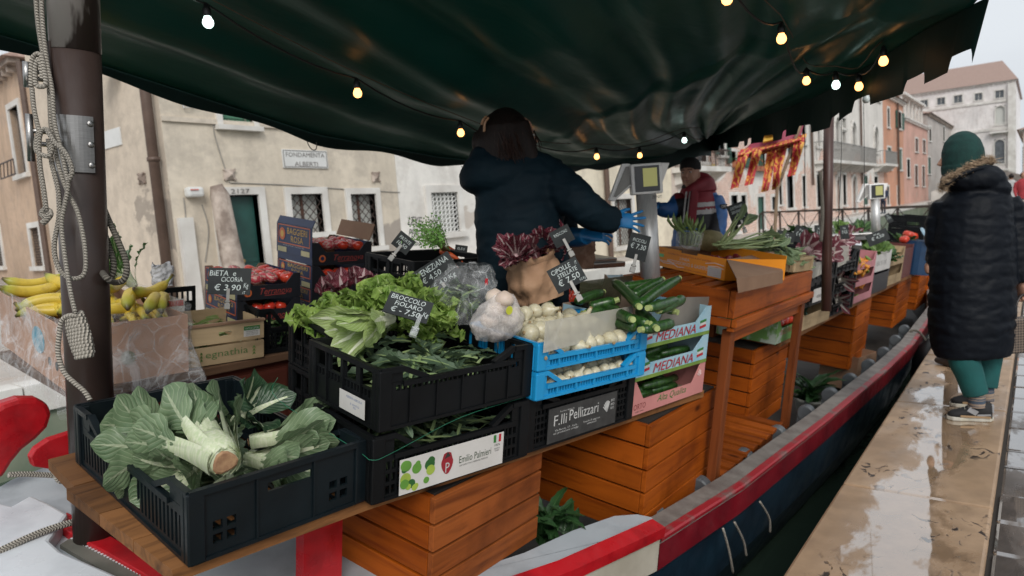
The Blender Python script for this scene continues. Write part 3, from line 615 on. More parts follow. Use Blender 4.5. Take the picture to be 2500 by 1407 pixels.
# after deck with its rounded side tongue
tip=[B(*p,2,-.415) for p in ((1597,1292),(1600,1275),(1590,1263),(1555,1256),(1500,1260),(1400,1295),(1280,1350),(1120,1402),(980,1440))]
outl=[(gx(y)+.0,y) for y in (.45,.62,.8,1.1,1.5,1.93,2.2,2.44)]
inner=[(p[0],p[1]) for p in tip]+[(-2.2,1.55),(-2.9,1.5),(-3.6,1.6),(-3.4,.9),(-3.1,.5)]
g=G(); g.poly(outl+inner,-.455,-.415); g.obj('after_deck',deckg,boat,bev=.01)
g=G(); strip(lambda y:[(-.03,GZ+.0),(-.032,GZ+.045),(.03,GZ+.06),(.035,GZ+.0)],[.45,.55,.7,.9,1.1,1.3,1.5,1.7,1.93,2.2,2.38,2.46],1,g=g); g.obj('red_toe_rail',redp,boat)
for k,y in enumerate([2.75,3.2,3.75,4.3,4.9,5.5,6.1,6.8,7.5,8.3,9.1]):
    x=gx(y); g=G(); g.M=Matrix.Translation((x-.19,y,GZ-.085))@Matrix.Rotation(PI/2,4,'X'); g.lathe([(.002,-.035),(.05,-.035),(.058,-.028),(.058,.028),(.05,.035),(.002,.035)],20); g.box((-.05,-.45,-.03),(.06,0,.03)); g.obj('rib',ribm,boat,smooth=False)
g=G(); g.poly([(gx(y)-.2,y) for y in (1.5,2.45,4.6,7.8,13)]+[(-4.9-gx(y)+.2,y) for y in (13,7.8,4.6,2.45,1.5)],-1.01,-.98); g.obj('bottom_boards',holdm,boat)
# fenders and loose mooring strings over the side
def rope(name,pts,r=.0095,m=None,n=5,label=None,parent=None,cat='rope',sub=8,twist=True,M=None):
    P=cat_rom(pts,n); g=G(); L=0; vl=[0]
    for a,b_ in zip(P,P[1:]): L+=(b_-a).length; vl.append(L)
    g.tube(P,r,sub,M=M)
    base=len(g.v); uvmap={}
    for fi,u_ in list(g.uv.items()):
        g.uv[fi]=[(a,interp(list(zip([i/(len(P)-1) for i in range(len(P))],vl)),b_) if False else vl[min(int(round(b_*(len(P)-1))),len(P)-1)]) for a,b_ in u_]
    o=g.obj(name,m or ropem,parent,smooth=True)
    if label: tag(o,label,cat)
    return o
def mk_rope(name,c,c2,pitch=55):
    m,nt,b=_nt(name); uv=nt.nodes.new('ShaderNodeUVMap'); sp=nt.nodes.new('ShaderNodeSeparateXYZ'); nt.links.new(uv.outputs[0],sp.inputs[0])
    a=nt.nodes.new('ShaderNodeMath'); a.operation='MULTIPLY_ADD'; nt.links.new(sp.outputs[1],a.inputs[0]); a.inputs[1].default_value=pitch*6.283
    u_=nt.nodes.new('ShaderNodeMath'); u_.operation='MULTIPLY'; nt.links.new(sp.outputs[0],u_.inputs[0]); u_.inputs[1].default_value=6.283*1; nt.links.new(u_.outputs[0],a.inputs[2])
    s_=nt.nodes.new('ShaderNodeMath'); s_.operation='SINE'; nt.links.new(a.outputs[0],s_.inputs[0])
    q=nt.nodes.new('ShaderNodeMath'); q.operation='MULTIPLY_ADD'; nt.links.new(s_.outputs[0],q.inputs[0]); q.inputs[1].default_value=.5; q.inputs[2].default_value=.5
    col=_ramp(nt,q.outputs[0],[(.0,c2),(.45,c)]); col=_mix(nt,_ramp(nt,_noise(nt,_coord(nt),9,5),[(.45,0.),(.8,.6)]),col,c2); nt.links.new(col,b.inputs['Base Color']); b.inputs['Roughness'].default_value=.85
    _bump(nt,b,q.outputs[0],.9,.006); return m
ropem=mk_rope('hemp_rope',(.46,.42,.36),(.24,.215,.18),110); ropeg=mk_rope('dirty_rope',(.22,.20,.165),(.09,.08,.065),100)
for k,(pa,pb,pc) in enumerate([((1765,1290),(1780,1345),(1790,1400)),((1793,1275),(1815,1320),(1822,1358)),((1855,1225),(1878,1265),(1880,1300))]):
    rope('mooring_line',[B(*p,0,gx(B(*p,0,-1.1)[1])+.035) for p in (pa,pb,pc)],.006,M=MBOAT,label=['thin cord hanging down the blue hull, leftmost of three','thin cord looped down the blue hull, middle of three','thin cord with a green tip hanging down the blue hull'][k])
# rope tied round the gunwale further along and the dark fender below it
yf=B(2255,790,0,-.9)[1]
g=G(); g.M=MBOAT@Matrix.Translation((gx(yf)+.12,yf,-.78)); g.lathe([(.02,-.3),(.09,-.27),(.13,-.15),(.14,.05),(.1,.2),(.04,.27),(.02,.3)],14); tag(g.obj('fender',mat('black_rubber',(.015,.015,.016),.45,bump=.2),None,smooth=True),'black rubber fender hanging between the boat and the quay','fender')
rope('fender_line',[(gx(yf)-.12,yf,-.5),(gx(yf)-.05,yf-.01,-.42),(gx(yf)+.02,yf,-.44),(gx(yf)+.1,yf,-.55),(gx(yf)+.12,yf,-.75)],.012,ropeg,M=MBOAT,label='dark rope wrapped over the gunwale holding the fender')
# ---------------------------------------------------------------- display shelves
plank=wood('display_plank',(.26,.115,.042),(.10,.045,.02),1,.8,.6)
plankd=wood('dark_red_board',(.16,.045,.03),(.08,.025,.018),1,.6,.45)
SE=[(.70,-1.63),(1.25,-1.575),(1.89,-1.465),(3.17,-1.27),(4.6,-1.33),(7.7,-1.33),(11,-1.3),(13.2,-1.4)]
sh=thing('display_shelf','long plank shelf running along the quay side of the boat under all the front crates','shelf',(0,0,0),0)
for a,b_,c in ((0,.2,.66),(.2,.4,.66),(.4,.62,.66)):
    g=G(); ys_=[.70,1.0,1.25,1.6,1.89,2.5,3.12,4.58,6,7.7,9.4,11,13.2]
    for y0,y1 in zip(ys_,ys_[1:]):
        if y0==3.12: g.obj('plank',plank,sh); g=G(); continue
        x0,x1=interp(SE,y0),interp(SE,y1); g.poly([(x0-a-.002,y0),(x1-a-.002,y1),(x1-b_+.002,y1),(x0-b_+.002,y0)],-.036,-.001)
    g.obj('plank',plank,sh)
g=G(); g.poly([(-2.25,.72),(-2.25,1.3),(-2.5,1.3),(-2.5,.74)],-.036,-.001); g.obj('plank',plank,sh)
for y in (.95,):   # red support boards under the near end
    g=G(); g.box((-1.95,1.12,-.414),(-1.90,1.35,-.037)); g.box((-2.3,.98,-.414),(-1.72,1.02,-.037)); 
a=B(742,1340,2,-.3); b2=B(835,1300,2,-.25)
g=G(); p0=B(742,1315,0,-1.78); p1=B(836,1300,0,-1.78); g.box((-1.82,p0[1],-.414),(-1.78,p1[1],-.037)); g.obj('support_board',redp,sh)
# canal side counter: dark boards with a moulded top
ZC=.06
cs=thing('rear_counter','dark stained plank counter along the canal side behind the wooden crate','counter',(0,0,0),0)
g=G(); g.box((-3.75,.98,ZC-.04),(-2.93,3.0,ZC-.001)); g.obj('counter_top',wood('counter_top_wood',(.13,.075,.045),(.06,.035,.025),1,.6,.5),cs,bev=.005)
for k in range(2):
    y0=1.0+k*1.0; g=G(); g.box((-2.99,y0,-.98),(-2.965,y0+.995,ZC-.041)); g.box((-2.964,y0+.05,-.42),(-2.955,y0+.93,-.02)); g.obj('front_board',plankd,cs)
# ---------------------------------------------------------------- slatted wooden cabinets under the shelf
pinem=wood('varnished_pine',(.42,.095,.008),(.24,.045,.004),1,1,.5); pinex=wood('varnished_pine_side',(.38,.085,.007),(.22,.040,.004),0,1,.5)
pinew=wood('worn_pine',(.34,.095,.022),(.17,.045,.012),1,1,.55)
def cabinet(x,y0,y1,z0,z1,dep,label,n=5,m=pinem,mx=pinex,yaw=0):
    w_=y1-y0; t=thing('slatted_cabinet',label,'cabinet',(x,y0,z0),yaw,group='slatted wooden cabinets under the shelf'); H=z1-z0; s_=H/n
    for k in range(n):
        g=G(); g.box((-.022,0,k*s_+.005),(0,w_,(k+1)*s_-.005)); g.obj('front_slat',m,t,bev=.002)
        g=G(); g.box((-dep,.0,k*s_+.005),(-.024,.022,(k+1)*s_-.005)); g.obj('side_slat',mx,t,bev=.002)
    g=G(); g.box((-dep,.024,.002),(-.03,w_-.002,H-.004)); g.obj('carcass',holdm,t)
    return t
def cabpx(xl,xr,pyl,x,z0,dep,label,n=5,**k):
    y0=B(xl,pyl,0,x)[1]; y1=B(xr,pyl-30,0,x)[1]; return cabinet(x,y0,y1,z0,-.04,dep,label,n,**k)
cabpx(1062,1318,1230,-1.49,-.42,.55,'worn slatted pine cabinet nearest the camera below the white label crate',4,m=pinew)
cabpx(1588,1748,1060,-1.29,-.56,.6,'bright orange slatted pine cabinet below the pink and blue cartons',5)
cabinet(-1.42,4.35,5.12,-.62,-.04,.6,'slatted pine cabinet seen behind the legs of the wooden table',6)
cabpx(2086,2123,800,-1.36,-.72,.8,'dim slatted cabinet below the pink boxes of orange flowers',5)
cabpx(2187,2221,740,-1.36,-.66,.8,'slatted cabinet below the blue bin further along the shelf',6)
cabpx(2243,2266,700,-1.34,-.66,.6,'small distant slatted cabinet beside the dark coat, second from the far end',6)
cabpx(2269,2283,670,-1.32,-.66,.5,'farthest slatted cabinet partly hidden by the dark coat',6)
# cardboard box and potted plant in the hold
def leaf_fn(L,Wd,bend=.5,ruf=.0,cup=.2,tw=0,k=1,seed=0,tipw=.55,base=.12,curl=0):
    rr=random.Random(seed); ph=rr.uniform(0,6)
    def f(u_,v):
        s=(u_-.5)*2; wv=Wd*(base+(1-base)*math.sin(PI*min(1,(v**tipw)*.98))**.8) if v<1 else Wd*.02
        a=bend*v; z=L*(math.sin(a)*v*.5 if bend else 0); 
        # arc
        if abs(bend)>1e-3: R_=L/bend; yy=R_*math.sin(bend*v); zz=-R_*(1-math.cos(bend*v))
        else: yy=L*v; zz=0
        x=s*wv/2; zz+=cup*abs(s)**1.6*wv/2+ruf*math.sin(v*k*11+ph+s*2)*abs(s)**1.5*wv+ruf*.4*math.sin(v*k*27+ph*2)*abs(s)
        a2=tw*v; return (x*math.cos(a2)-0,yy+curl*math.sin(s*3)*v*wv*.2,zz+x*math.sin(a2))
    return f
planty=leafmat('glossy_plant_leaf',(.035,.10,.03),(.02,.055,.02),(.08,.17,.06),.35)
def leafy_plant(M,n,L,Wd,seed,name,label,cat,m,pot=None):
    rr=random.Random(seed); t=thing(name,label,cat,M=M); g=G()
    for k in range(n):
        a=rr.uniform(0,2*PI); el=rr.uniform(.5,1.35); 
        g.grid(leaf_fn(L*rr.uniform(.6,1.1),Wd*rr.uniform(.7,1.1),rr.uniform(.5,1.4),.02,.3,seed=seed+k),6,9,M=Matrix.Translation((rr.uniform(-.05,.05),rr.uniform(-.05,.05),.16+rr.uniform(-.05,.08)))@Matrix.Rotation(a,4,'Z')@Matrix.Rotation(el,4,'X'))
    g.obj('foliage',m,t,smooth=True)
    if pot: g=G(); g.lathe([(.08,0),(.11,.14),(.12,.15),(.12,.17),(.105,.17),(.10,.15),(.01,.14)],18); g.obj('pot',pot,t,smooth=True)
    return t
potm=mat('pale_pot',(.35,.36,.33),.6,(.25,.25,.22),5)
p=B(1965,1055,2,-.95); 
leafy_plant(MBOAT@Matrix.Translation(Vector((-1.38,B(1968,1040,0,-1.38)[1],-.86))),34,.30,.10,4,'potted_plant','leafy green plant in a pale pot standing in the hold beside the gunwale','plant',planty,potm)
leafy_plant(MBOAT@Matrix.Translation(Vector((-1.52,2.22,-.66))),30,.20,.06,9,'green_bunch','dark bunch of leafy greens tucked between the two nearest cabinets','greens',planty)
card=mat('cardboard',(.30,.18,.11),.85,(.24,.14,.085),4,bump=.1)
p=B(2105,860,0,-1.3); t=thing('cardboard_box','open cardboard box on the hold floor beyond the dim cabinet','box',(-1.3,B(2093,900,0,-1.3)[1],-.95),80); 
g=G(); g.panel(.5,.35,.006,[(.2,.22,.3,.26)]); g.panel(.5,.35,.006,[],Matrix.Translation((0,.36,0))); g.box((0,.006,0),(.006,.36,.35)); g.box((.494,.006,0),(.5,.36,.35)); g.box((0,.006,0),(.5,.36,.006)); g.obj('carton_body',card,t)
# ---------------------------------------------------------------- wooden table on the shelf line
tabm=wood('table_wood',(.38,.090,.012),(.19,.038,.008),1,1,.45); tabx=wood('table_wood_side',(.38,.090,.012),(.19,.038,.008),0,1,.45); tabz=wood('table_leg_wood',(.24,.065,.018),(.13,.035,.012),2,1,.5,knots=False)
yL=B(1798,714,0,-1.2)[1]; yR=B(1985,659,0,-1.2)[1]; TW=yR-yL; TZ=.49; xb=-.62
tb=thing('wooden_table','tall varnished wooden table carrying the open orange box','table',(-1.2,yL,-.56),0)
h=TZ+.56
g=G(); g.box((-.03,0,h-.135),(0,TW,h)); g.obj('front_board',tabm,tb,bev=.004)
g=G(); g.box((-.005,-.012,h-.175),(.022,TW+.012,h-.137)); g.box((-.03,0,h-.20),(.006,TW,h-.177)); g.obj('front_moulding',tabm,tb,bev=.004)
for y0 in (0,TW-.028):
    g=G(); g.box((xb,y0,h-.135),(-.032,y0+.028,h-.001)); g.box((xb,y0-(.02 if y0==0 else -.03),h-.175),(-.008,y0+(.0 if y0==0 else .05),h-.137)); g.obj('side_board',tabx,tb,bev=.004)
g=G(); g.box((xb,.03,h-.136),(xb+.03,TW-.03,h-.002)); g.obj('back_board',tabm,tb)
for k in range(5): g=G(); g.box((xb+.034+k*.112,.03,h-.06),(xb+.034+k*.112+.104,TW-.03,h-.042)); g.obj('top_slat',tabm,tb)
for (xx,y0) in ((-.06,.03),(-.06,TW-.10),(xb+.01,.03),(xb+.01,TW-.10)):
    g=G(); g.box((xx,y0,0),(xx+.045,y0+.07,h-.20)); g.obj('leg',tabz,tb,bev=.003)
zl=B(1800,1125,0,-1.23)[2]+.56
for xx in (-.03,xb+.02): g=G(); g.box((xx-.02,.10,zl-.07),(xx,TW-.10,zl-.006)); g.obj('shelf_rail',tabz,tb)
for k in range(9):
    yy=.12+k*(TW-.30)/9; g=G(); g.box((xb,yy,zl-.004),(-.01,yy+.085,zl+.018)); g.obj('shelf_slat',tabx,tb,bev=.002)
g=G(); g.box((-.05,.10,h-.27),(-.03,TW-.10,h-.202)); g.obj('apron',tabm,tb)
# slatted tray lying on the table, left of the orange box
st=thing('slatted_tray','low tray of thick varnished slats under the orange box','tray',(-1.235,yL+.01,TZ-.04),0)
for k in range(6):
    g=G(); g.box((-.075-k*.088,.0,.012),(-.012-k*.088,.9,.045)); g.obj('slat',tabm,st,bev=.004)
g=G(); g.box((-.54,.012,-.001),(-.01,.05,.011)); g.box((-.54,.8,-.001),(-.01,.84,.011)); g.obj('batten',tabx,st)
# ---------------------------------------------------------------- awning post at the stern, its fittings and ropes
postm=mat('brown_post_paint',(.055,.036,.03),.38,(.035,.023,.02),3,bump=.08,bs=30,rv=.1,spec=.4)
PX,PY=-2.66,.93
po=thing('awning_post','thick brown painted awning post rising from the stern beside the big black crate','post',(PX,PY,-.415),0)
g=G(); g.tube([(0,0,0),(0,0,1.70)],.072,28); g.obj('post_tube',postm,po,smooth=True)
g=G(); g.tube([(0,0,1.702),(0,0,2.6)],.0735,28); g.obj('worn_upper_tube',mat('worn_post_paint',(.34,.31,.29),.4,(.05,.035,.03),4.5,contrast=(.44,.50),bump=.2,stretch=(2.2,2.2,.6),metal=.2),po,smooth=True)
steel=mat('brushed_steel',(.42,.41,.40),.33,(.34,.33,.32),30,metal=1,stretch=(1,1,12))
Mr=MBOAT@Matrix.Translation((PX,PY,0))
def onpost(px,py):  # angle and height of a point on the post's surface towards the camera
    q=B(px,py,1,PY-.05); return q[2]
zt,zb=onpost(195,280),onpost(195,422)
# half-shell plate wrapped on the camera side
to=math.atan2(CB[1]-PY,CB[0]-PX)
def shell(a0,a1,z0,z1,r0,r1,n=12):
    g=G(); vs=[];fs=[]
    for i in range(n+1):
        a=to+a0+(a1-a0)*i/n
        for r_ in (r0,r1):
            for z in (z0,z1): vs.append((r_*math.cos(a),r_*math.sin(a),z+.415))
    for i in range(n): b0=i*4;b1=b0+4; fs+=[(b0+2,b1+2,b1+3,b0+3),(b0,b0+1,b1+1,b1),(b0+1,b0+3,b1+3,b1+1),(b0,b1,b1+2,b0+2)]
    fs+=[(0,2,3,1),(n*4,n*4+1,n*4+3,n*4+2)]; g.add(vs,fs); return g
pl=shell(-1.15,.55,zb,zt,.0725,.077).obj('bracket_plate',steel,po)
for k in range(3):
    a=to+.42; z=zb+.415+(zt-zb)*(.13+.37*k); g=G(); g.M=Matrix.Translation((.077*math.cos(a),.077*math.sin(a),z))@Matrix.Rotation(a,4,'Z')@Matrix.Rotation(PI/2,4,'Y'); g.lathe([(.010,0),(.010,.003),(.006,.006),(.001,.007)],12); g.obj('rivet',steel,pl)
z2=onpost(195,95); pl2=shell(-1.5,-1.12,onpost(195,235),z2,.0725,.076).obj('side_strap',postm,po)
# cleat on the left of the plate
sd=Vector((math.cos(to-1.35),math.sin(to-1.35),0))
for k,(pa,pb) in enumerate((((103,285),(111,398)),((97,160),(103,222)))):
    za,zbb=onpost(150,pa[1])+.415,onpost(150,pb[1])+.415; off=sd*.135
    g=G(); g.tube([off+Vector((0,0,za)),off+Vector((0,0,zbb))],.011,10)
    for t_ in (.35,.62): zz=za+(zbb-za)*t_; g.tube([sd*.07+Vector((0,0,zz)),off+Vector((0,0,zz))],.008,8)
    g.obj('cleat',steel,po,smooth=True)
def R_(pts,dep): return [D(p[0],p[1],(p[2] if len(p)>2 else dep)) for p in pts]
dp=toW((PX,PY,1.0)); DP=float((dp-CAM)@MC[:,2])   # depth of the post
n_=DP-.10
rope('halyard',R_([(86,-30),(93,60),(108,150),(120,215),(124,300),(135,370),(150,430),(168,475),(190,520),(205,590),(209,650),(200,675),(175,680),(150,665),(135,630),(133,590),(144,530),(143,470),(127,400),(118,340)],n_),.0072,label='pale twisted rope running down the post and ending in a long hanging loop')
rope('halyard',R_([(100,-30),(104,60),(114,150),(127,220),(133,300),(150,370),(160,420),(166,455),(158,500),(150,550),(160,640),(172,713),(184,765)],n_-.02),.0072,label='pale twisted rope running from the awning down to the coiled knot')
rope('rope_end',R_([(76,215),(78,150),(90,132),(102,140),(108,170),(112,205),(100,212),(88,206),(86,170),(93,145),(100,160),(104,195)],n_-.03),.0072,label='short coil of rope wound on the upper cleat of the post')
rope('rope_end',R_([(78,215),(82,260),(90,300),(95,320),(88,345),(90,370),(115,382),(125,372),(128,340),(112,315),(96,335),(97,400),(106,460),(113,515)],n_-.03),.0072,label='rope wound on the lower cleat with a frayed end hanging down')
rope('rope_end',R_([(115,318),(135,350),(150,362),(166,385),(176,420),(165,445)],n_-.05),.0072,label='short bight of rope crossing the steel bracket plate')
rope('rope_loop',R_([(238,470,DP+.05),(262,530),(289,590),(309,645),(303,682),(280,690),(262,680,DP),(245,660,DP+.09)],DP+.1),.0105,ropeg,label='dirty rope loop hanging right of the post, larger of two')
rope('rope_loop',R_([(236,520,DP+.06),(262,590),(276,635),(276,665),(262,690),(245,700)],DP+.12),.0105,ropeg,label='dirty rope loop hanging right of the post, smaller of two')
# coiled knot
g=[]; a0=Vector(D(180,768,n_)); a1=Vector(D(208,872,n_)); ax_=(a1-a0); N=150
ex=ax_.cross(Vector(MC[:,2])).normalized(); ez=Vector(MC[:,2])
pts=[a0+ax_*(t/N)+ (ex*math.cos(t/N*13*2*PI)*(.024+.006*math.sin(t/N*PI))+ez*math.sin(t/N*13*2*PI)*.017) for t in range(N+1)]
o=rope('coiled_knot',pts,.0078,n=1,label='fat coiled rope knot hanging in front of the brown post',cat='knot')
rope('tail_rope',R_([(186,770),(165,772),(150,785),(145,815),(142,861),(156,908),(182,935),(205,955),(221,978)],n_-.02),.0075,label='thin rope tail curving from the knot down to the black crate')
o=rope('frayed_knot',R_([(106,512),(120,516),(118,528),(104,526),(108,514),(122,522),(112,538),(104,545)],n_-.02),.010,label='frayed whitish knot at the rope end left of the post',cat='knot')
rope('stern_rope',[toW(B(*p,2,z)) for p,z in (((-60,1372),-.36),((0,1345),-.355),((100,1300),-.345),((190,1272),-.35),((250,1262),-.37),((318,1262),-.39))],.0125,label='thick rope lying across the white bow at the lower left')
rope('tie_rope',[toW(B(*p,0,-2.9)) for p in ((20,1160),(60,1158),(110,1160),(145,1162))],.010,label='rope tied across the red board behind the post')
o=rope('tie_knot',[toW(B(*p,0,-2.88)) for p in ((145,1135),(160,1140),(165,1160),(150,1175),(140,1160),(150,1138),(170,1150),(168,1178))],.012,label='loose rope knot at the foot of the post',cat='knot')
# ---------------------------------------------------------------- white boat bow in the lower left corner, rudder
wb=thing('white_boat','white boat bow with a red stripe pushed up against the stern at the lower left','boat',(0,0,0),0)
whb=mat('white_boat_paint',(.66,.69,.72),.35,(.50,.53,.56),3.5,detail=9,contrast=(.30,.5),bump=.06,bs=8,rv=.1)
def pz(L,z): return [tuple(B(*p,2,z)[:2]) for p in L]
g=G(); g.poly(pz([(-90,1226),(0,1228),(29,1234),(75,1208),(120,1228),(166,1254),(140,1290),(120,1318),(150,1345),(260,1392),(390,1450),(300,1620),(-200,1620)][::-1],-.36),-.52,-.36); g.obj('bow_deck',whb,wb,bev=.012)
g=G(); g.poly(pz([(162,1252),(250,1300),(330,1345),(420,1407),(520,1480),(440,1480),(350,1404),(260,1352),(176,1308),(150,1290)][::-1],-.39),-.50,-.385); g.obj('red_stripe',redp,wb,bev=.004)
g=G(); g.poly(pz([(174,1309),(260,1354),(350,1407),(440,1482),(400,1490),(250,1388),(146,1327)][::-1],-.395),-.5,-.40); rs=g.obj('grey_rubbing_strip',mat('grey_rubber',(.17,.165,.14),.6,(.12,.12,.10),9),wb)
g=G()
for k in range(26):
    t_=k/26; a=B(176+190*t_,1316+100*t_,2,-.40); g.box((a[0]-.004,a[1]-.004,-.399),(a[0]+.004,a[1]+.014,-.3965))
g.obj('white_ticks',whb,rs)
g=G(); XR=-3.3
out=[B(*p,0,XR) for p in [(-40,1010),(0,983),(40,970),(85,970),(113,983),(122,1008),(112,1040),(85,1068),(50,1095),(25,1125),(5,1160),(-40,1180)]]
g.poly([(p[1],p[2]) for p in out],XR-.05,XR+.03,ax=0); g.M=MBOAT; o=g.obj('rudder',redp,None,bev=.02); o.matrix_world=MBOAT; tag(o,'glossy red curved rudder blade standing at the far left over the water','rudder')
g=G(); out=[B(*p,0,-3.05) for p in [(75,1118),(88,1097),(120,1075),(178,1056),(260,1050),(260,1150),(150,1150),(82,1140)]]
g.poly([(p[1],p[2]) for p in out],-3.09,-3.05,ax=0); o=g.obj('transom_board',redp,None,bev=.004); o.matrix_world=MBOAT; tag(o,'flat red painted board behind the foot of the brown post','board')
# ================================================================= crates and boxes
blackp=mat('black_plastic',(.006,.007,.008),.45,(.004,.0045,.005),5,bump=.05,bs=40,rv=.12,spec=.2)
blackp2=mat('blue_black_plastic',(.006,.011,.014),.38,(.004,.007,.009),5,bump=.05,bs=40,rv=.1,spec=.28)
bluec=mat('bright_blue_plastic',(.012,.30,.62),.35,(.01,.25,.52),6,bump=.05,rv=.08,sub=0)
labelw=mat('white_label',(.62,.60,.57),.5,(.55,.53,.50),6)
inkd=mat('dark_ink',(.03,.035,.03),.6); inkw=mat('white_ink',(.62,.62,.60),.6); inkr=mat('red_ink',(.50,.02,.03),.5); inkg=mat('green_ink',(.04,.20,.04),.6); inkb=mat('blue_ink',(.12,.2,.42),.6)
palewood=wood('pale_poplar',(.50,.37,.22),(.36,.26,.15),1,.8,.75,knots=False); palewoodx=wood('pale_poplar_side',(.50,.37,.22),(.36,.26,.15),0,.8,.75,knots=False)
def slits(x0,x1,z0,z1,nx,nz,gx_=.3,gz_=.3):
    H=[];dx=(x1-x0)/nx;dz=(z1-z0)/nz
    for i in range(nx):
        for j in range(nz): H.append((x0+dx*(i+gx_/2),z0+dz*(j+gz_/2),x0+dx*(i+1-gx_/2),z0+dz*(j+1-gz_/2)))
    return H
def wallG(L,H,holes,M,T=.010,scoop=None,rim=.014,ribs=0,diag=True,cornerholes=True):
    g=G()
    if scoop:
        c,dg,Hl=scoop; g.panel(L,Hl,T,holes,M); g.box((c,-.008,Hl-rim+.0005),(L-c,-.0005,Hl+.002),M=M)
        for x0 in (0,L-c):
            g.panel(c,H-Hl-.001,T,[(c*.25,.02,c*.8,H-Hl-.03)] if cornerholes and H-Hl>.07 else [],M@Matrix.Translation((x0,0,Hl+.001))); g.box((x0-.001,-.008,H-rim),(x0+c,-.0005,H+.002),M=M)
        g.M=M
        for a,b_ in (((c,T/2,H-.006),(c+dg,T/2,Hl)),((L-c,T/2,H-.006),(L-c-dg,T/2,Hl))): g.bar(a,b_,.016,.02,up=(0,1,0))
        g.M=Matrix.Identity(4)
    else:
        g.panel(L,H,T,holes,M); g.box((-.003,-.009,H-rim),(L+.003,-.0005,H+.002),M=M)
    g.box((0,-.006,0),(L,-.0005,.010),M=M)
    for k in range(ribs+1):
        if not ribs: break
        x=.0+(L-.006)*k/ribs; g.box((x,-.006,.011),(x+.006,-.0005,(scoop[2] if scoop else H)-rim-.001),M=M)
    return g
def crate(name,label,loc,yaw,w,d,h,m,front,side,back=None,scoop=None,sscoop=None,group=None,post=.035,ribs=6,cat='crate'):
    t=thing(name,label,cat,loc,yaw,group=group)
    Mf=Matrix.Identity(4); Mb=Matrix.Translation((w,d,0))@Matrix.Rotation(PI,4,'Z')
    Ml=Matrix.Translation((0,d,0))@Matrix.Rotation(-PI/2,4,'Z'); Mr_=Matrix.Translation((w,0,0))@Matrix.Rotation(PI/2,4,'Z')
    wallG(w,h,front,Mf,scoop=scoop,ribs=ribs).obj('side_wall',m,t); wallG(w,h,back if back is not None else front,Mb,scoop=scoop,ribs=ribs).obj('side_wall',m,t)
    wallG(d,h,side,Ml,scoop=sscoop,ribs=max(ribs-2,0)).obj('end_wall',m,t); wallG(d,h,side,Mr_,scoop=sscoop,ribs=max(ribs-2,0)).obj('end_wall',m,t)
    g=G(); g.M=Matrix.Rotation(PI/2,4,'X')@Matrix.Identity(4); nx=10
    g.M=Matrix.Translation((0,d-.01,.004))@Matrix.Rotation(PI/2,4,'X'); g.panel(w-.02,d-.02,.005,slits(.02,w-.04,.02,d-.04,14,9,.35,.35),g.M@Matrix.Translation((.01,0,0))); g.obj('base',m,t)
    for x in (0,w):
        for y in (0,d):
            g=G(); sx=1 if x==0 else -1; sy=1 if y==0 else -1
            xs=sorted((x-sx*.0085,x+sx*post)); ys_=sorted((y-sy*.0085,y+sy*.012)); g.box((xs[0],ys_[0],.001),(xs[1],ys_[1],h-.003)) ; xs=sorted((x-sx*.0085,x+sx*.012)); ys_=sorted((y+sy*.0125,y+sy*post)); g.box((xs[0],ys_[0],.001),(xs[1],ys_[1],h-.003)); g.obj('corner_post',m,t,bev=.004)
    return t
def label_on(t,x0,z0,x1,z1,m,y=-.0095,name='label',T=.0015): g=G(); g.box((x0,y-T,z0),(x1,y,z1)); return g.obj(name,m,t)
def txt(t,s,x,z,wd,ht,m,y=-.0125,rot=0,shear=0,name='lettering'): return textobj(name,s,wd,ht,m,t,(x,y,z),(PI/2,rot,0),shear=shear)
# --- nearest big crate with the chard
W1,D1,H1=.503,.791,.188
hs=[(.05+.14*k,.125,.05+.14*k+.10,.155) for k in range(3)]
hd=[(.05+.125*k,.135,.05+.125*k+.095,.165) for k in range(6)]
c1=crate('vegetable_crate','big blue black plastic crate full of broad leaf chard, nearest the camera',(-1.612,.734,.002),85.8,W1,D1,H1,blackp2,[(.20,.125,.33,.150)]+slits(.05,.12,.03,.10,2,2,.3,.3)+slits(.38,.45,.03,.10,2,2),slits(.04,.38,.02,.115,14,1,.45,.1)+slits(.42,.75,.02,.115,14,1,.45,.1)+hd,scoop=None,sscoop=(.11,.10,.135),ribs=3)
# --- stack of the white label crate below and the kale crate above
gs='black plastic vegetable crates stacked on the shelf'
em=crate('vegetable_crate','black crate with a white label and green blobs, under the crate of kale leaves',(-1.539,1.238,.001),80,.614,.40,.205,blackp,slits(.04,.57,.012,.125,26,3,.35,.3),slits(.03,.37,.02,.17,16,3,.35,.3),scoop=(.07,.09,.14),group=gs)
L=label_on(em,.085,.006,.50,.118,labelw)
blobs=G(); rr=random.Random(5)
for k in range(16):
    x,z,r_=.095+rr.random()**1.6*.11,.012+rr.random()*.09,rr.uniform(.008,.02); x=max(.087+r_,x); z=min(max(z,.008+r_),.116-r_); blobs.poly([(x+r_*math.cos(a*PI/8),z+r_*math.sin(a*PI/8)) for a in range(16)],-.0112-k*.00012,-.0110,mi=k%3,ax=1)
blobs.obj('green_blobs',[mat('blob_green',(.13,.32,.05),.5),mat('blob_dark',(.03,.13,.03),.5),mat('blob_lime',(.36,.48,.07),.5)],L)
g=G(); pts=[(.262+.022*math.sin(a)*(1-.32*math.cos(a)) ,.060-.030*math.cos(a)) for a in [k*PI/12 for k in range(24)]]; pts=[(x,z+(.012 if z>.085 else 0)) for x,z in pts]; g.poly(pts,-.0125,-.0111,ax=1); dl=g.obj('drop_logo',mat('logo_maroon',(.30,.02,.03),.5),L)
g=G(); g.poly([(.262,.104),(.250,.083),(.274,.088)],-.0131,-.0126,ax=1); g.obj('drop_tip',inkd,dl)
textobj('lettering','P',.016,.032,inkw,L,(.263,-.0130,.036),(PI/2,0,0))
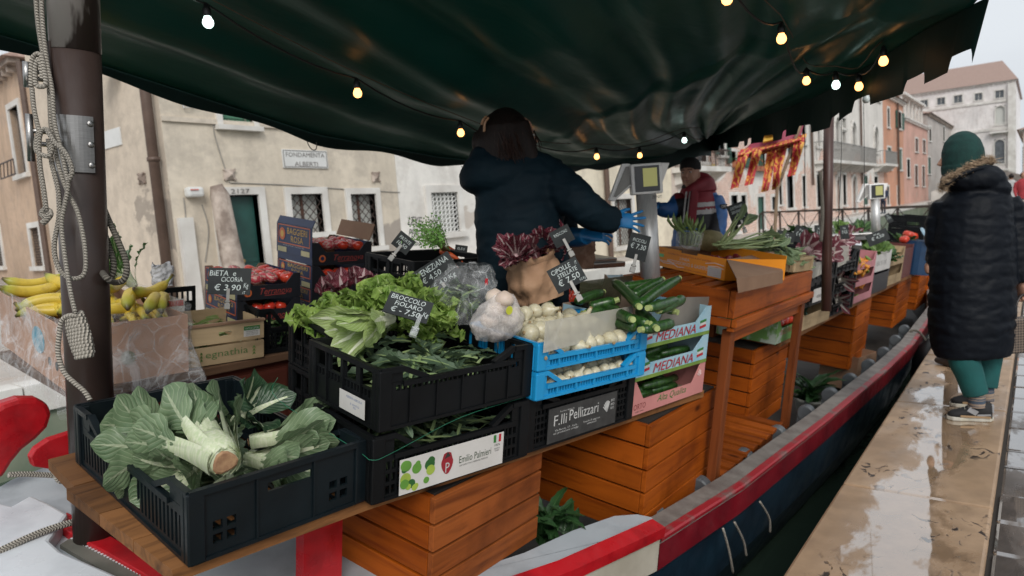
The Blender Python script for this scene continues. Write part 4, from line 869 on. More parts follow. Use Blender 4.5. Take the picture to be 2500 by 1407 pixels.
txt(L,'Emilio Palmieri',.378,.052,.135,.024,mat('ink_green_black',(.05,.09,.05),.5),-.0118); txt(L,'ORTOFRUTTA E VERDURE FRESCHE',.372,.041,.12,.005,inkd,-.0118)
for k,c_ in enumerate((inkg,inkw,inkr)): g=G(); g.box((.455+k*.011,-.0122,.088),(.4655+k*.011,-.0111,.114)); g.obj('flag_stripe',c_,L)
txt(L,'100%',.472,.074,.024,.008,inkd,-.0118); txt(L,'PRODOTTO\nITALIANO',.472,.056,.024,.012,inkd,-.0118)
ka=crate('vegetable_crate','black crate of loose kale leaves with a small white sticker on its end',(-1.529,1.249,.222),80.7,.60,.41,.185,blackp,slits(.05,.55,.112,.132,26,1,.3,.1),[(.03+.09*k,.115,.03+.09*k+.065,.17) for k in range(4)]+slits(.03,.38,.085,.11,18,1,.3,.1),scoop=(.075,.09,.14),group=gs)
Lk=G(); Lk.M=Matrix.Translation((0,.41,0))@Matrix.Rotation(-PI/2,4,'Z'); Lk.box((.20,-.0105,.018),(.345,-.0095,.078)); Lk=Lk.obj('sticker',labelw,ka)
def onside(t,s,x,z,wd,ht,m,d=.41): 
    o=textobj('lettering',s,wd,ht,m,t,(0,0,0)); o.matrix_local=Matrix.Translation((0,d,0))@Matrix.Rotation(-PI/2,4,'Z')@Matrix.Translation((x,-.0108,z))@Matrix.Rotation(PI/2,4,'X'); return o
onside(Lk,'AZIENDA AGRICOLA',.285,.062,.09,.007,inkb); onside(Lk,'E VINTO\nPD',.29,.036,.05,.014,inkb)
# green twine round the stack
rope('twine',[Vector(p) for p in ((-1.95,1.20,.30),(-1.94,1.19,.235),(-1.60,1.22,.16),(-1.53,1.225,.145),(-1.52,1.30,.15),(-1.48,1.55,.205),(-1.44,1.84,.215))],.0008,mat('green_twine',(.02,.20,.11),.5),sub=5,M=MBOAT,label='thin green twine tied round the two black crates')
# --- lettuce crates behind
for k,(z,lb) in enumerate(((.0,'lower black crate of lettuce, behind the white label crate'),(.195,'black crate heaped with frilly green lettuce under the broccolo price board'))):
    lc=crate('vegetable_crate',lb,(-1.965,1.47,z+.004),80,.60,.41,.19,blackp,slits(.05,.55,.02,.12,24,3,.35,.3),[(.03+.09*q,.10,.03+.09*q+.07,.165) for q in range(4)]+slits(.03,.38,.02,.09,16,2,.35,.3),scoop=(.09,.10,.145),group=gs)
# --- onion stack: black crate with grey printed panel, two bright blue crates
pe=crate('vegetable_crate','black crate with a grey printed front panel under the bright blue onion crates',(-1.442,1.862,.001),81,.614,.40,.205,blackp,slits(.03,.11,.02,.15,4,5,.3,.3)+slits(.52,.58,.02,.15,3,5,.3,.3),slits(.03,.37,.02,.16,16,4,.35,.3),scoop=(.07,.09,.165),group=gs)
L=label_on(pe,.10,.012,.50,.145,mat('dark_grey_print',(.045,.046,.045),.5,(.03,.03,.03),30))
txt(L,'F.lli',.165,.075,.07,.040,inkw,-.0118); txt(L,'Pellizzari',.300,.080,.17,.042,inkw,-.0118); txt(L,'Societa Agricola',.20,.122,.08,.007,inkw,-.0118)
txt(L,'Via Roma, 17 - Italia\ntel. produzione ortaggi',.20,.040,.14,.020,inkw,-.0118); txt(L,'freschi di stagione\nselezionati',.35,.042,.10,.018,inkw,-.0118)
g=G()
for k in range(7): a=1.1+k*.25; g.bar((.44,-.0122,.07),(.44+.028*math.cos(a),-.0122,.07+.045*math.sin(a)),.004,.0016,up=(0,1,0))
g.obj('leaf_mark',inkw,L)
for q in range(3): txt(L,'BIO',.475,.075+q*.016,.022,.010,inkw,-.0118)
gb='bright blue onion crates'
for k,lb in enumerate(('lower bright blue crate of onions, resting on the black printed crate','upper bright blue crate of white onions with a clear sheet at its front')):
    z=.2075+k*.105; crate('onion_crate',lb,(-1.405,1.85,z),79.5,.60,.36,.100,bluec,slits(.06,.54,.012,.042,34,1,.28,.1),slits(.02,.34,.012,.075,14,1,.35,.1),scoop=(.05,.07,.050),group=gb,ribs=6)
# --- cartons of zucchini
cardw=mat('carton_sky_blue',(.34,.52,.60),.6,(.22,.44,.58),5,contrast=(.4,.55)); cardp=mat('carton_pink',(.58,.24,.22),.6,(.50,.20,.19),4); cardin=mat('carton_inside',(.36,.27,.20),.85,(.30,.22,.16),5)
def carton(name,label,loc,yaw,w,d,h,m,min_=None,lowf=.5,corner=.07,diag=.05,T=.004,group=None,sidem=None,lows=None):
    t=thing(name,label,'box',loc,yaw,group=group); Hl=h*lowf
    prof=[(0,0),(w,0),(w,h),(w-corner*.55,h),(w-corner-diag,Hl),(corner+diag,Hl),(corner*.55,h),(0,h)]
    g=G(); g.poly(prof,0,T,ax=1); g.obj('front_panel',m,t)
    g=G(); g.poly(prof,d-T,d,ax=1); g.obj('back_panel',min_ or m,t)
    for x in (0,w-T): g=G(); g.box((x,T+.0004,0),(x+T,d-T-.0004,h*.98)); g.obj('end_panel',sidem or m,t)
    g=G(); g.box((T+.0004,T+.0004,.001),(w-T-.0004,d-T-.0004,.005)); g.obj('bottom',min_ or m,t)
    return t
gm='zucchini cartons stacked beside the wooden table'
pk=carton('vegetable_carton','pink carton reading Alta Qualita, bottom of the zucchini stack',(-1.355,2.468,.001),82.5,.62,.40,.150,cardp,cardin,.42,.08,.03,group=gm)
txt(pk,'Alta Qualita',.34,.022,.24,.036,inkg,-.0008,shear=.3); txt(pk,'ORTO',.085,.022,.09,.026,mat('ink_brown',(.25,.05,.04),.6),-.0008); txt(pk,'sole mio',.085,.010,.06,.007,inkd,-.0008)
g=G(); 
for k in range(6): a=.3+k*.5; g.bar((.57,-.0015,.09),(.57+.02*math.cos(a),-.0015,.09+.03*math.sin(a)),.005,.002,up=(0,1,0))
g.obj('sprig_mark',mat('ink_pale_pink',(.72,.5,.47),.6),pk)
greenband=mat('carton_grass_green',(.20,.30,.05),.6,(.12,.22,.04),10)
for k,lb in enumerate(('lower light blue carton with red lettering in the zucchini stack','top light blue carton with red lettering heaped with zucchini')):
    t=carton('vegetable_carton',lb,(-1.352,2.470,.1515+k*.137),82.5,.615,.40,.136,cardw,cardin,.52,.08,.05,group=gm)
    g=G(); g.box((.002,-.0022,.001),(.613,-.0004,.017)); g.obj('green_band',greenband,t)
    txt(t,'MEDIANA',.32,.022,.33,.040,inkr,-.0030,shear=.25); txt(t,'MEDIANA',.323,.0205,.33,.040,inkd,-.0012,shear=.25)
    for x in (.10,.55):
        for q,c_ in enumerate((inkg,inkw,inkr)): g=G(); g.bar((x-.028,-.0014,.066-q*.013),(x+.025,-.0014,.072-q*.013),.011,.002,up=(0,1,0)); g.obj('flag_stripe',c_,t)
greyb=mat('grey_card_sheet',(.23,.21,.18),.7,(.17,.155,.135),3)
topc=(-1.352,2.470,.425)
def sheetB(name,label,pix,x,m,T=.004,cat='sheet',off=None):   # a thin card standing on a plane of constant depth into the boat
    pts=[B(*p,0,x) for p in pix]; g=G(); g.poly([(p[1],p[2]) for p in pts],x-T,x,ax=0); o=g.obj(name,m); o.matrix_world=MBOAT; return tag(o,label,cat)
sheetB('card_divider','grey card sheet standing at the right front corner of the zucchini carton',[(1595,818),(1635,727),(1733,725),(1728,748),(1700,800),(1690,800)],-1.33,greyb)
frost=film('frosted_plastic_sheet',(.62,.60,.52),.5,.3,2,.1,.12)
sheetB('plastic_sheet','clear frosted plastic sheet standing in the blue crate of white onions',[(1328,862),(1334,785),(1545,748),(1543,805)],-1.38,frost)
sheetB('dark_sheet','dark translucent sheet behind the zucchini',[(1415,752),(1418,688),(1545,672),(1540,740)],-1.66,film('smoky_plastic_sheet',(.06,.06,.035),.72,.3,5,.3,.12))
# blue printed carton end sticking up at the back of the zucchini
t=carton('printed_carton','blue and black printed carton end behind the zucchini at the table corner',(-1.5,2.93,.36),150,.30,.10,.15,mat('carton_blue',(.03,.25,.40),.5,(.35,.45,.5),9,contrast=(.48,.5)),cardin,.9,.02,.02)
g=G(); g.box((.04,-.0014,.03),(.24,-.0004,.11)); L=g.obj('dark_label',mat('label_green_black',(.02,.04,.02),.5),t); txt(L,'VVVV',.14,.05,.16,.04,inkw,-.002)
# --- orange box on the tray
orange=mat('orange_carton',(.95,.33,.010),.6,(.90,.30,.008),4)
ZO=TZ+.007
a=B(1599,647,2,ZO); b_=B(1768,686,2,ZO); wv=b_[:2]-a[:2]; wo=float(np.linalg.norm(wv)); yw=math.degrees(math.atan2(wv[1],wv[0]))
print('orange box',a,b_,wo,yw)
oh=float(B(1603,601,0,a[0])[2]-ZO); oh=max(.10,min(.16,oh))
ob=thing('orange_box','open orange fruit box of strawberries with raised brown flap, on the table','box',tuple(a),yw)
dO=.42
g=G(); g.panel(wo,oh,.004,[(wo*.38-.0,oh-.012,wo*.62,oh)]); f_=g.obj('front_panel',orange,ob)
g=G(); g.box((0,dO-.004,0),(wo,dO,oh+.02)); g.obj('back_panel',orange,ob)
g=G(); g.box((0,.005,0),(.004,dO-.005,oh)); g.obj('end_panel',card,ob)
g=G(); g.box((.0045,.0045,.001),(wo-.0045,dO-.0045,.006)); g.obj('bottom',card,ob)
g=G(); g.box((wo-.004,.005,0),(wo,dO-.005,oh)); g.obj('end_panel',orange,ob)
pinkw=mat('ink_white_pink',(.85,.74,.74),.5)
txt(f_,'MEZZOGIORNO & GASPERINI',wo*.5,oh*.29,wo*.62,oh*.17,pinkw,-.001); txt(f_,'COOPERATIVA ORTOFRUTTICOLA SANT ANTONIO',wo*.5,oh*.72,wo*.62,oh*.07,inkr,-.001); txt(f_,'LINEA',wo*.45,oh*.54,wo*.14,oh*.13,pinkw,-.001)
txt(f_,'VIA DEL MARE 12 ALBENGA ITALIA',wo*.60,oh*.10,wo*.4,oh*.05,inkr,-.001); txt(f_,'ITALIA',wo*.09,oh*.78,wo*.07,oh*.08,inkr,-.001)
g=G()
for (x0,z0,x1,z1) in ((.03,.42,.12,.30),(.12,.30,.25,.34),(.25,.34,.36,.15),(.36,.15,.45,.20),(.74,.62,.86,.72),(.86,.72,.98,.66),(.78,.52,.9,.58),(.9,.58,.98,.5),(.02,.36,.14,.22),(.14,.22,.3,.25)):
    g.bar((x0*wo,-.0012,z0*oh),(x1*wo,-.0012,z1*oh),.0035,.0016,up=(0,1,0))
g.obj('swirls',pinkw,f_)
g=G(); g.box((wo*.78,-.0022,oh*.07),(wo*.955,-.0013,oh*.52)); L=g.obj('label',labelw,f_)
for q in range(4): txt(L,'LOTTO 0123 CAT I',wo*.867,oh*(.14+q*.09),wo*.13,oh*.04,mat('ink_lilac',(.45,.3,.5),.6),-.003)
g=G(); g.box((wo*.06,-.0024,oh*.5),(wo*.13,-.0005,oh*.66)); g.obj('green_sticker',mat('sticker_green',(.2,.7,.25),.5),f_)
P=lambda px,py,dz=0: Matrix.identity
Mi=ob.matrix_world.inverted()
fl=[Mi@Vector(toW(B(*p,0,x))) for p,x in (((1775,634),float(b_[0])+.005),((1889,614),-1.42),((1911,690),-1.150),((1803,714),-1.150),((1912,663),-1.145),((1799,681),-1.145))]
g=G(); v=[fl[0],fl[1],fl[4],fl[5],fl[2],fl[3]]; nrm=(v[1]-v[0]).cross(v[3]-v[0]).normalized()*.004
vs=[tuple(q) for q in v]+[tuple(q+nrm) for q in v]; g.add(vs,[(0,1,2,3),(3,2,4,5),(9,8,7,6),(11,10,8,9),(0,6,7,1),(1,7,8,2),(2,8,10,4),(4,10,11,5),(5,11,9,3),(3,9,6,0)]); g.obj('flap',card,ob)
o=textobj('lettering','5,90',.05,.026,inkd,ob,(.09,dO-.0055,oh*.6)) ; o.matrix_local=Matrix.Translation((.0045,.17,oh*.62))@Matrix.Rotation(PI/2,4,'Z')@Matrix.Rotation(PI/2,4,'X')
# --- canal side: banana box, wooden crate, black crate, tomato cartons
xb_=-2.96; a=B(163,962,0,xb_); by=float(a[1]); bz=ZC
bw=.46; bh=.25; bd=.92
bb=thing('banana_box','pink brown banana carton wrapped in clear plastic film behind the brown post','box',(xb_,by,bz),86)
bcard=mat('banana_carton',(.50,.29,.19),.8,(.42,.24,.155),3)
g=G(); g.box((0,0,0),(bw,.005,bh)); g.obj('side_panel',bcard,bb); g=G(); g.box((0,bd-.005,0),(bw,bd,bh)); g.obj('side_panel',bcard,bb)
for x in (0,bw-.005): g=G(); g.box((x,.0055,0),(x+.005,bd-.0055,bh)); g.obj('end_panel',bcard,bb)
g=G(); g.box((.006,.006,.001),(bw-.006,bd-.006,.006)); g.obj('bottom',bcard,bb)
g=G(); g.M=Matrix.Translation((-.001,.33,.14))@Matrix.Rotation(-PI/2,4,'Y')@Matrix.Scale(1.5,4,(0,1,0)); g.lathe([(.055,0),(.055,.001)],24); g.obj('blue_oval',mat('print_blue',(.05,.32,.45),.6,(.3,.4,.45),18),bb)
for yy in (.19,.10): g=G(); g.M=Matrix.Translation((-.001,yy,.08))@Matrix.Rotation(-PI/2,4,'Y'); g.lathe([(.018,0),(.018,.001)],18); g.obj('round_mark',inkd,bb)
for xx in (.10,.22): g=G(); g.M=Matrix.Translation((xx,-.001,.10))@Matrix.Rotation(PI/2,4,'X'); g.lathe([(.028,0),(.028,.001)],18); g.obj('round_mark',mat('print_olive',(.2,.2,.08),.7),bb)
wrapm=film('cling_film',(.82,.83,.84),.10,.14,7,1,.42)
def wrap(seed):
    g=G(); rr=random.Random(seed)
    per=[(-.02,-.02),(bw+.02,-.02),(bw+.02,bd+.02),(-.02,bd+.02),(-.02,-.02)]
    def pt(s): 
        s=s%1*4; k=int(s); t=s-k; a,b__=per[k],per[k+1]; return a[0]+(b__[0]-a[0])*t,a[1]+(b__[1]-a[1])*t
    def f(u_,v):
        x,y=pt(u_); cx_,cy_=bw/2,bd/2; k=1+.10*(1-v)**1.5+.03*math.sin(v*7); n_=noise.noise(Vector((u_*14,v*3,seed)))*.022+noise.noise(Vector((u_*40,v*9,seed)))*.008
        k+= .05*max(0,v-.85)*0; z=-.055+v*(bh+.10); z-= .03*math.sin(u_*9+1)*(1-v)
        return (cx_+(x-cx_)*k+n_*(1 if x>cx_ else -1),cy_+(y-cy_)*k+n_*(1 if y>cy_ else -1),z)
    g.grid(f,110,14); return g
wrap(3).obj('plastic_wrap',wrapm,bb,smooth=True)
# wooden crate
ax_=-2.96; y0=B(425,905,0,ax_)[1]; y1=B(628,866,0,ax_)[1]; wz=B(640,774,0,ax_)[2]-ZC
wc=thing('wooden_crate','thin pale wooden crate printed with a green plant logo behind the plastic wrapped bananas','crate',(ax_,float(y0),ZC+.001),84); ww_=float(y1-y0)+.01; wz=float(wz)
print('wood crate',ww_,wz,by)
g=G(); g.box((0,0,.004),(ww_,.006,wz*.46)); s1=g.obj('side_slat',palewoodx,wc); g=G(); g.panel(ww_,wz*.47,.006,[(ww_*.48,wz*.17,ww_*.62,wz*.27)],Matrix.Translation((0,0,wz*.52))); s2=g.obj('side_slat',palewoodx,wc)
for z0,z1 in ((.004,wz*.46),(wz*.52,wz)):
    g=G(); g.box((.007,.33,z0),(ww_-.007,.336,z1)); g.obj('side_slat',palewoodx,wc)
    for x in (0,ww_-.006): g=G(); g.box((x,.0065,z0),(x+.006,.3295,z1)); g.obj('end_slat',palewood,wc)
g=G(); g.box((.007,.007,.001),(ww_-.007,.329,.006)); g.obj('bottom',palewoodx,wc)
g=G(); g.box((-.003,-.008,wz-.006),(ww_+.003,.012,wz+.004)); g.obj('top_edge_card',card,wc)
txt(s1,'egnathia',ww_*.57,wz*.14,ww_*.48,wz*.22,mat('ink_leaf_green',(.09,.17,.05),.7),-.0008)
g=G()
for x,sg in ((ww_*.27,1),(ww_*.30,-1),(ww_*.86,1),(ww_*.90,-1)):
    for q in range(3): g.poly([(x,wz*(.12+.08*q)),(x+sg*.012,wz*(.16+.08*q)),(x+sg*.006,wz*(.20+.08*q))],-.0014,-.0004,ax=1)
g.obj('leaf_mark',mat('ink_leaf_mark',(.12,.20,.05),.7),s1)
g=G(); g.box((ww_*.76,-.0016,wz*.60),(ww_*.95,-.0004,wz*.86)); L=g.obj('label',labelw,s2); g=G(); g.box((ww_*.76,-.0024,wz*.76),(ww_*.95,-.0017,wz*.86)); g.obj('green_header',inkg,L); txt(L,'ANTICHI SAPORI',ww_*.855,wz*.78,ww_*.16,wz*.05,inkw,-.0028)
for q in range(3): txt(L,'ORTO CAT II 500',ww_*.855,wz*(.63+q*.04),ww_*.14,wz*.022,inkd,-.0022)
# black crate next to it
y0=float(B(632,870,0,-2.97)[1]); bk=crate('vegetable_crate','black crate of dark greens between the pale wooden crate and the lettuce',(-2.97,y0,ZC+.001),82,.46,.40,.22,blackp,slits(.05,.41,.02,.10,20,4,.3,.25),slits(.03,.37,.02,.17,14,4,.3,.25),scoop=(.06,.07,.125),group=gs)
bk2=crate('vegetable_crate','black crate behind the lettuce holding dark red radicchio',(-2.62,2.10,.15),82,.42,.36,.20,blackp,slits(.05,.37,.02,.14,16,4,.3,.25),slits(.03,.33,.02,.16,14,4,.3,.25),scoop=(.06,.07,.15),group=gs)
# tomato cartons: blue ends with orange frame, black fronts
navy=mat('carton_navy',(.012,.028,.085),.5,(.01,.02,.065),5); blk=mat('carton_black',(.012,.013,.018),.5); orl=mat('print_orange',(.62,.14,.04),.5); yel=mat('print_yellow',(.70,.42,.08),.5); lab=mat('label_yellow_pale',(.55,.50,.28),.6); rdk=mat('print_dull_red',(.38,.06,.05),.5)
def tomcarton(label,loc,yaw,w,d,h,lid=None,full=True):
    t=carton('tomato_carton',label,loc,yaw,w,d,h,blk,card,.58,.07,.01,group='navy and black tomato cartons',sidem=navy)
    g=G(); g.M=Matrix.Translation((w*.16,-.0006,h*.30))@Matrix.Rotation(PI/2,4,'X'); g.lathe([(.020,0),(.020,.001)],20); r1=g.obj('round_logo',orl,t); g=G(); g.M=Matrix.Translation((w*.16,-.0016,h*.30))@Matrix.Rotation(PI/2,4,'X'); g.lathe([(.011,0),(.011,.0006)],14); g.obj('logo_centre',navy,r1)
    txt(t,'Terranova',w*.60,h*.20,w*.50,h*.26,rdk,-.0010,shear=.35); g=G(); g.bar((w*.42,-.0012,h*.15),(w*.75,-.0012,h*.17),.003,.001,up=(0,1,0)); g.obj('underline',rdk,t)
    Ms=Matrix.Translation((0,d,0))@Matrix.Rotation(-PI/2,4,'Z')
    H_=h*1.0; L0=.05*d
    def sd(fn,name,m): g=G(); g.M=Ms; fn(g); return g.obj(name,m,t)
    hh=h*(1.62 if lid else 1.0)
    if lid: 
        g=G(); g.M=Ms; g.box((0,-.0046,h*.3),(d,-.0006,h*1.62)); g.obj('raised_end',navy,t); g=G(); g.M=Ms@Matrix.Translation((0,0,h*1.62))@Matrix.Rotation(-.45,4,'X'); g.box((0,-.004,0),(d,0,h*.35)); g.obj('end_flap',navy,t)
        yo=-.0056
    else: yo=-.0012
    zA,zB=(h*.75,hh*.97) if lid else (h*.42,h*.95)
    for a_,b__ in (((L0,zA),(d-L0,zA)),((L0,zB),(d-L0,zB)),((L0,zA),(L0,zB)),((d-L0,zA),(d-L0,zB))): sd(lambda g: g.bar((a_[0],yo,a_[1]),(b__[0],yo,b__[1]),.005,.001,up=(0,1,0)),'orange_frame',orl)
    r_=(zB-zA)*.34; g=G(); g.M=Ms@Matrix.Translation((L0+.05,yo,(zA+zB)/2))@Matrix.Rotation(PI/2,4,'X'); g.lathe([(r_,0),(r_,.001)],20); g.obj('round_logo',orl,t); g=G(); g.M=Ms@Matrix.Translation((L0+.05,yo-.001,(zA+zB)/2))@Matrix.Rotation(PI/2,4,'X'); g.lathe([(r_*.55,0),(r_*.55,.0006)],14); g.obj('logo_centre',yel,t)
    for s_,zz,wd in (('BAGGIERI',(zA+zB)/2+.004,d*.56),('ROSA',zA+(zB-zA)*.12,d*.34)):
        o=textobj('lettering',s_,wd,(zB-zA)*.34,yel,t,(0,0,0)); o.matrix_local=Ms@Matrix.Translation((d*.60,yo-.0004,zz))@Matrix.Rotation(PI/2,4,'X')
    o=textobj('lettering','VIA DELLA ROSA - PACHINO (SR)',d*.6,.007,inkw,t,(0,0,0)); o.matrix_local=Ms@Matrix.Translation((d*.5,yo-.0004,zA-.014))@Matrix.Rotation(PI/2,4,'X')
    for x0,x1 in ((.04,.30),(.72,.95)): sd(lambda g: g.box((d*x0,yo-.0006,zA-.05),(d*x1,yo,zA-.022)),'paper_label',lab)
    return t
xs1=-3.12; p1=B(579,722,0,xs1); h1=.125
print('tom1',p1, B(722,662,0,xs1), B(748,715,0,xs1),B(763,586,0,xs1),B(894,593,0,xs1))
S1=[]; q=B(722,662,0,xs1); ztop=float(q[2]); w1=float(q[1]-p1[1])
for k in (0,1,2):
    z=ztop-h1*(k+1); 
    if z<ZC: break
    S1.append(tomcarton(['upper navy tomato carton of the nearer stack, behind the bieta price board','second navy tomato carton from the top in the nearer stack','lowest navy tomato carton of the nearer stack'][k],(xs1,float(p1[1]),z+.0),82,w1,.40,h1-.002,lid=False))
q0=B(763,586,0,xs1-.02); q1=B(894,593,0,xs1-.02); zt2=float((q0[2]+q1[2])/2); w2=float(q1[1]-q0[1]); h2=.125; S2=[]
for k in range(5):
    z=zt2-h2*(k+1)
    if z<ZC-.02: break
    S2.append(tomcarton(['top tomato carton of the taller stack with its navy end raised','second tomato carton from the top of the taller stack','third tomato carton down in the taller stack','fourth tomato carton down in the taller stack','lowest tomato carton of the taller stack'][k],(xs1-.02,float(q0[1]),max(z,ZC)),82,w2,.40,h2-.002,lid=(k==0)))
g=G(); g.M=Matrix.Translation((w2-.004,0,h2))@Matrix.Rotation(.35,4,'Y'); g.box((0,.02,.003),(.004,.38,.10)); g.obj('open_flap',card,S2[0])
# carrot crate and the box stack below it
ZK=.34; a=B(1012,640,0,-2.30)
print('carrot',a)
ck=crate('vegetable_crate','black crate of carrots with leafy tops beside the woman in the blue coat',(-2.30,float(a[1]),float(a[2])-.20),84,.50,.36,.20,blackp,slits(.05,.45,.03,.13,20,3,.3,.25),[(.03,.13,.15,.175),(.20,.13,.32,.175)]+slits(.03,.33,.10,.12,16,1,.3,.1),group=gs)
ck2=crate('vegetable_crate','lower black crate under the carrots',(-2.30,float(a[1]),float(a[2])-.41),84,.50,.36,.20,blackp,slits(.05,.45,.03,.13,20,3,.3,.25),slits(.03,.33,.03,.15,16,3,.3,.25),group=gs)
ck3=crate('vegetable_crate','empty black crate at the bottom under the carrot crates',(-2.30,float(a[1]),float(a[2])-.62),84,.50,.36,.20,blackp,slits(.05,.45,.03,.13,20,3,.3,.25),slits(.03,.33,.03,.15,16,3,.3,.25),group=gs)
# inner rows behind the onion and zucchini stacks (they carry the bags)
for k,(x,y,z,lb) in enumerate(((-1.86,2.00,.0,'lower black crate behind the onion crates'),(-1.86,2.00,.21,'upper black crate behind the onion crates, under the paper bag'),(-1.80,2.64,.0,'lower black crate behind the zucchini cartons'),(-1.80,2.64,.205,'upper black crate behind the zucchini cartons holding small red tomatoes'))):
    crate('vegetable_crate',lb,(x,y,z+.003),80,.58,.40,.195,blackp,slits(.05,.53,.03,.13,20,3,.3,.25),slits(.03,.37,.03,.15,16,3,.3,.25),group=gs)
# --- far part of the shelf
whc=mat('carton_white',(.55,.54,.52),.6,(.48,.47,.45),5); grc=mat('carton_green_print',(.10,.22,.05),.6,(.30,.36,.30),6,contrast=(.45,.5)); pkc=mat('carton_rose',(.52,.22,.24),.6,(.45,.18,.2),5)
def yat(px,py): return float(B(px,py,0,-1.33)[1])
def far_carton(x0,x1,py,z,h,m,label,low=.55,d=.4,name='vegetable_carton',group=None,min_=cardin,x=-1.33):
    a=yat(x0,py); b__=yat(x1,py-(x1-x0)*.45); return carton(name,label,(x,a,z),88,b__-a-.01,d,h,m,min_,low,.05,.05,group=group)
A=far_carton(1893,1944,838,.001,.17,grc,'lower green and blue fruit carton holding red tomatoes behind the table leg'); txt(A,'SOLE FRUIT',.22,.05,.28,.035,rdk,-.001)
A2=far_carton(1893,1944,838,.172,.15,grc,'upper green printed fruit carton behind the table leg'); txt(A2,'FRUTTA & VERDURA',.22,.06,.3,.02,inkw,-.001)
A3=crate('vegetable_crate','wooden slatted tray of drooping green leaves at the right end of the table',(-1.24,yR-.32,TZ+.005),84,.30,.42,.085,palewoodx,[],[],ribs=0,post=.02)
Bx=far_carton(1948,2014,815,.001,.17,palewoodx,'pale wooden crate of dark green cabbage leaves on the shelf floor',.62,name='wooden_crate',min_=palewood)
y0=yat(1950,815); B2=crate('vegetable_crate','black crate with a white label above the pale wooden crate',(-1.33,y0,.172),88,.78,.4,.18,blackp,slits(.05,.7,.02,.15,24,3,.3,.25),slits(.03,.37,.03,.15,16,3,.3,.25),group=gs); L=label_on(B2,.20,.02,.60,.12,labelw); txt(L,'AZIENDA VERDE',.42,.05,.26,.02,inkd,-.0118)
B3=crate('vegetable_crate','black crate of glossy radicchio heads above the white label crate on the far shelf',(-1.33,y0,.353),88,.78,.4,.14,blackp,slits(.05,.7,.02,.1,24,2,.3,.25),slits(.03,.37,.03,.1,16,3,.3,.25),group=gs)
y1=yat(2018,785); 
for k in range(3): crate('vegetable_crate',['bottom black crate holding white stemmed stalks on the far shelf','middle black crate of red and white radicchio on the far shelf','top black crate of striped radicchio on the far shelf'][k],(-1.33,y1,.001+k*.175),88,.78,.4,.17,blackp,slits(.05,.7,.015,.075,26,2,.3,.25),slits(.03,.37,.03,.1,16,3,.3,.25),group=gs,scoop=(.10,.10,.085))
for k in range(3): far_carton(2075,2117,752,.001+k*.155,.15,pkc,['bottom pink carton of orange zucchini flowers','middle pink carton of orange zucchini flowers','top pink carton heaped with orange zucchini flowers'][k],.45,group='pink cartons of zucchini flowers')
E1=far_carton(2122,2156,732,.001,.22,blk,'dark carton under the white box next to the pink flower cartons',.9); E2=far_carton(2122,2156,732,.225,.22,whc,'white carton with black marks next to the pink flower cartons',.8); txt(E2,'111 11 111',.35,.06,.45,.05,inkd,-.001)
far_carton(2160,2190,712,.001,.22,palewoodx,'lower pale wooden crate of greens right of the white carton',.5,name='wooden_crate'); far_carton(2160,2190,712,.225,.20,palewoodx,'upper pale wooden crate right of the white carton',.5,name='wooden_crate')
far_carton(2193,2214,692,.001,.42,mat('carton_maroon',(.12,.03,.025),.6),'dark maroon carton far along the shelf',.9)
y2=yat(2216,685); t=thing('blue_bin','dark blue plastic bin with a pale lid far along the shelf','bin',(-1.30,y2+.25,.001),0); g=G(); g.lathe([(.01,0),(.19,0),(.21,.45),(.2,.45),(.01,.44)],20); g.obj('bin_body',mat('navy_plastic',(.01,.045,.11),.4),t,smooth=False); g=G(); g.M=Matrix.Translation((.1,-.1,.5))@Matrix.Rotation(.9,4,'Y'); g.lathe([(.01,0),(.15,0),(.15,.02),(.01,.02)],20); g.obj('bin_lid',mat('pale_blue_plastic',(.3,.45,.55),.4),t)
y3=yat(2238,668)
for k in range(4): crate('vegetable_crate',['bottom','second','third','top'][k]+' black crate of the tallest far stack beside the dark coat',(-1.32,y3,.001+k*.19),88,1.1,.45,.185,blackp,slits(.05,1.0,.015,.12,26,3,.3,.25),slits(.03,.4,.03,.1,16,3,.3,.25),group=gs,scoop=(.1,.12,.15))
# clear sheets clipped on the far crates
sheetB('plastic_sheet','frosted plastic sheet hanging over the striped radicchio crates',[(2036,655),(2027,605),(2073,600),(2073,640),(2040,655)],-1.31,frost)
sheetB('plastic_sheet','frosted plastic sheet hanging over the white label crate',[(1965,660),(1962,640),(2012,640),(2010,668),(1985,680)],-1.305,frost)
# table side back crate rows
for k,(x,y) in enumerate(((-1.82,4.7),(-1.82,5.5),(-1.82,6.3),(-1.82,7.2),(-1.82,8.1))):
    crate('vegetable_crate','black inner row crate, number %s behind the far shelf fronts'%['one','two','three','four','five'][k] if False else ['inner black crate behind the fruit cartons','inner black crate behind the white label crate','inner black crate behind the striped radicchio','inner black crate behind the pink flower cartons','inner black crate behind the white marked carton'][k],(x,y,.30),88,.72,.45,.16,blackp,slits(.05,.68,.02,.12,14,2,.3,.25),slits(.03,.4,.03,.12,10,2,.3,.25),group=gs)
    g=G(); g.box((x-.45,y,0),(x,y+.72,.298)); o=g.obj('stacked_box',card); o.matrix_world=MBOAT; tag(o,['plain cardboard box under the inner crate behind the fruit cartons','plain cardboard box under the inner crate behind the white label crate','plain cardboard box under the inner crate behind the striped radicchio','plain cardboard box under the inner crate behind the pink cartons','plain cardboard box under the inner crate behind the white marked carton'][k],'box')
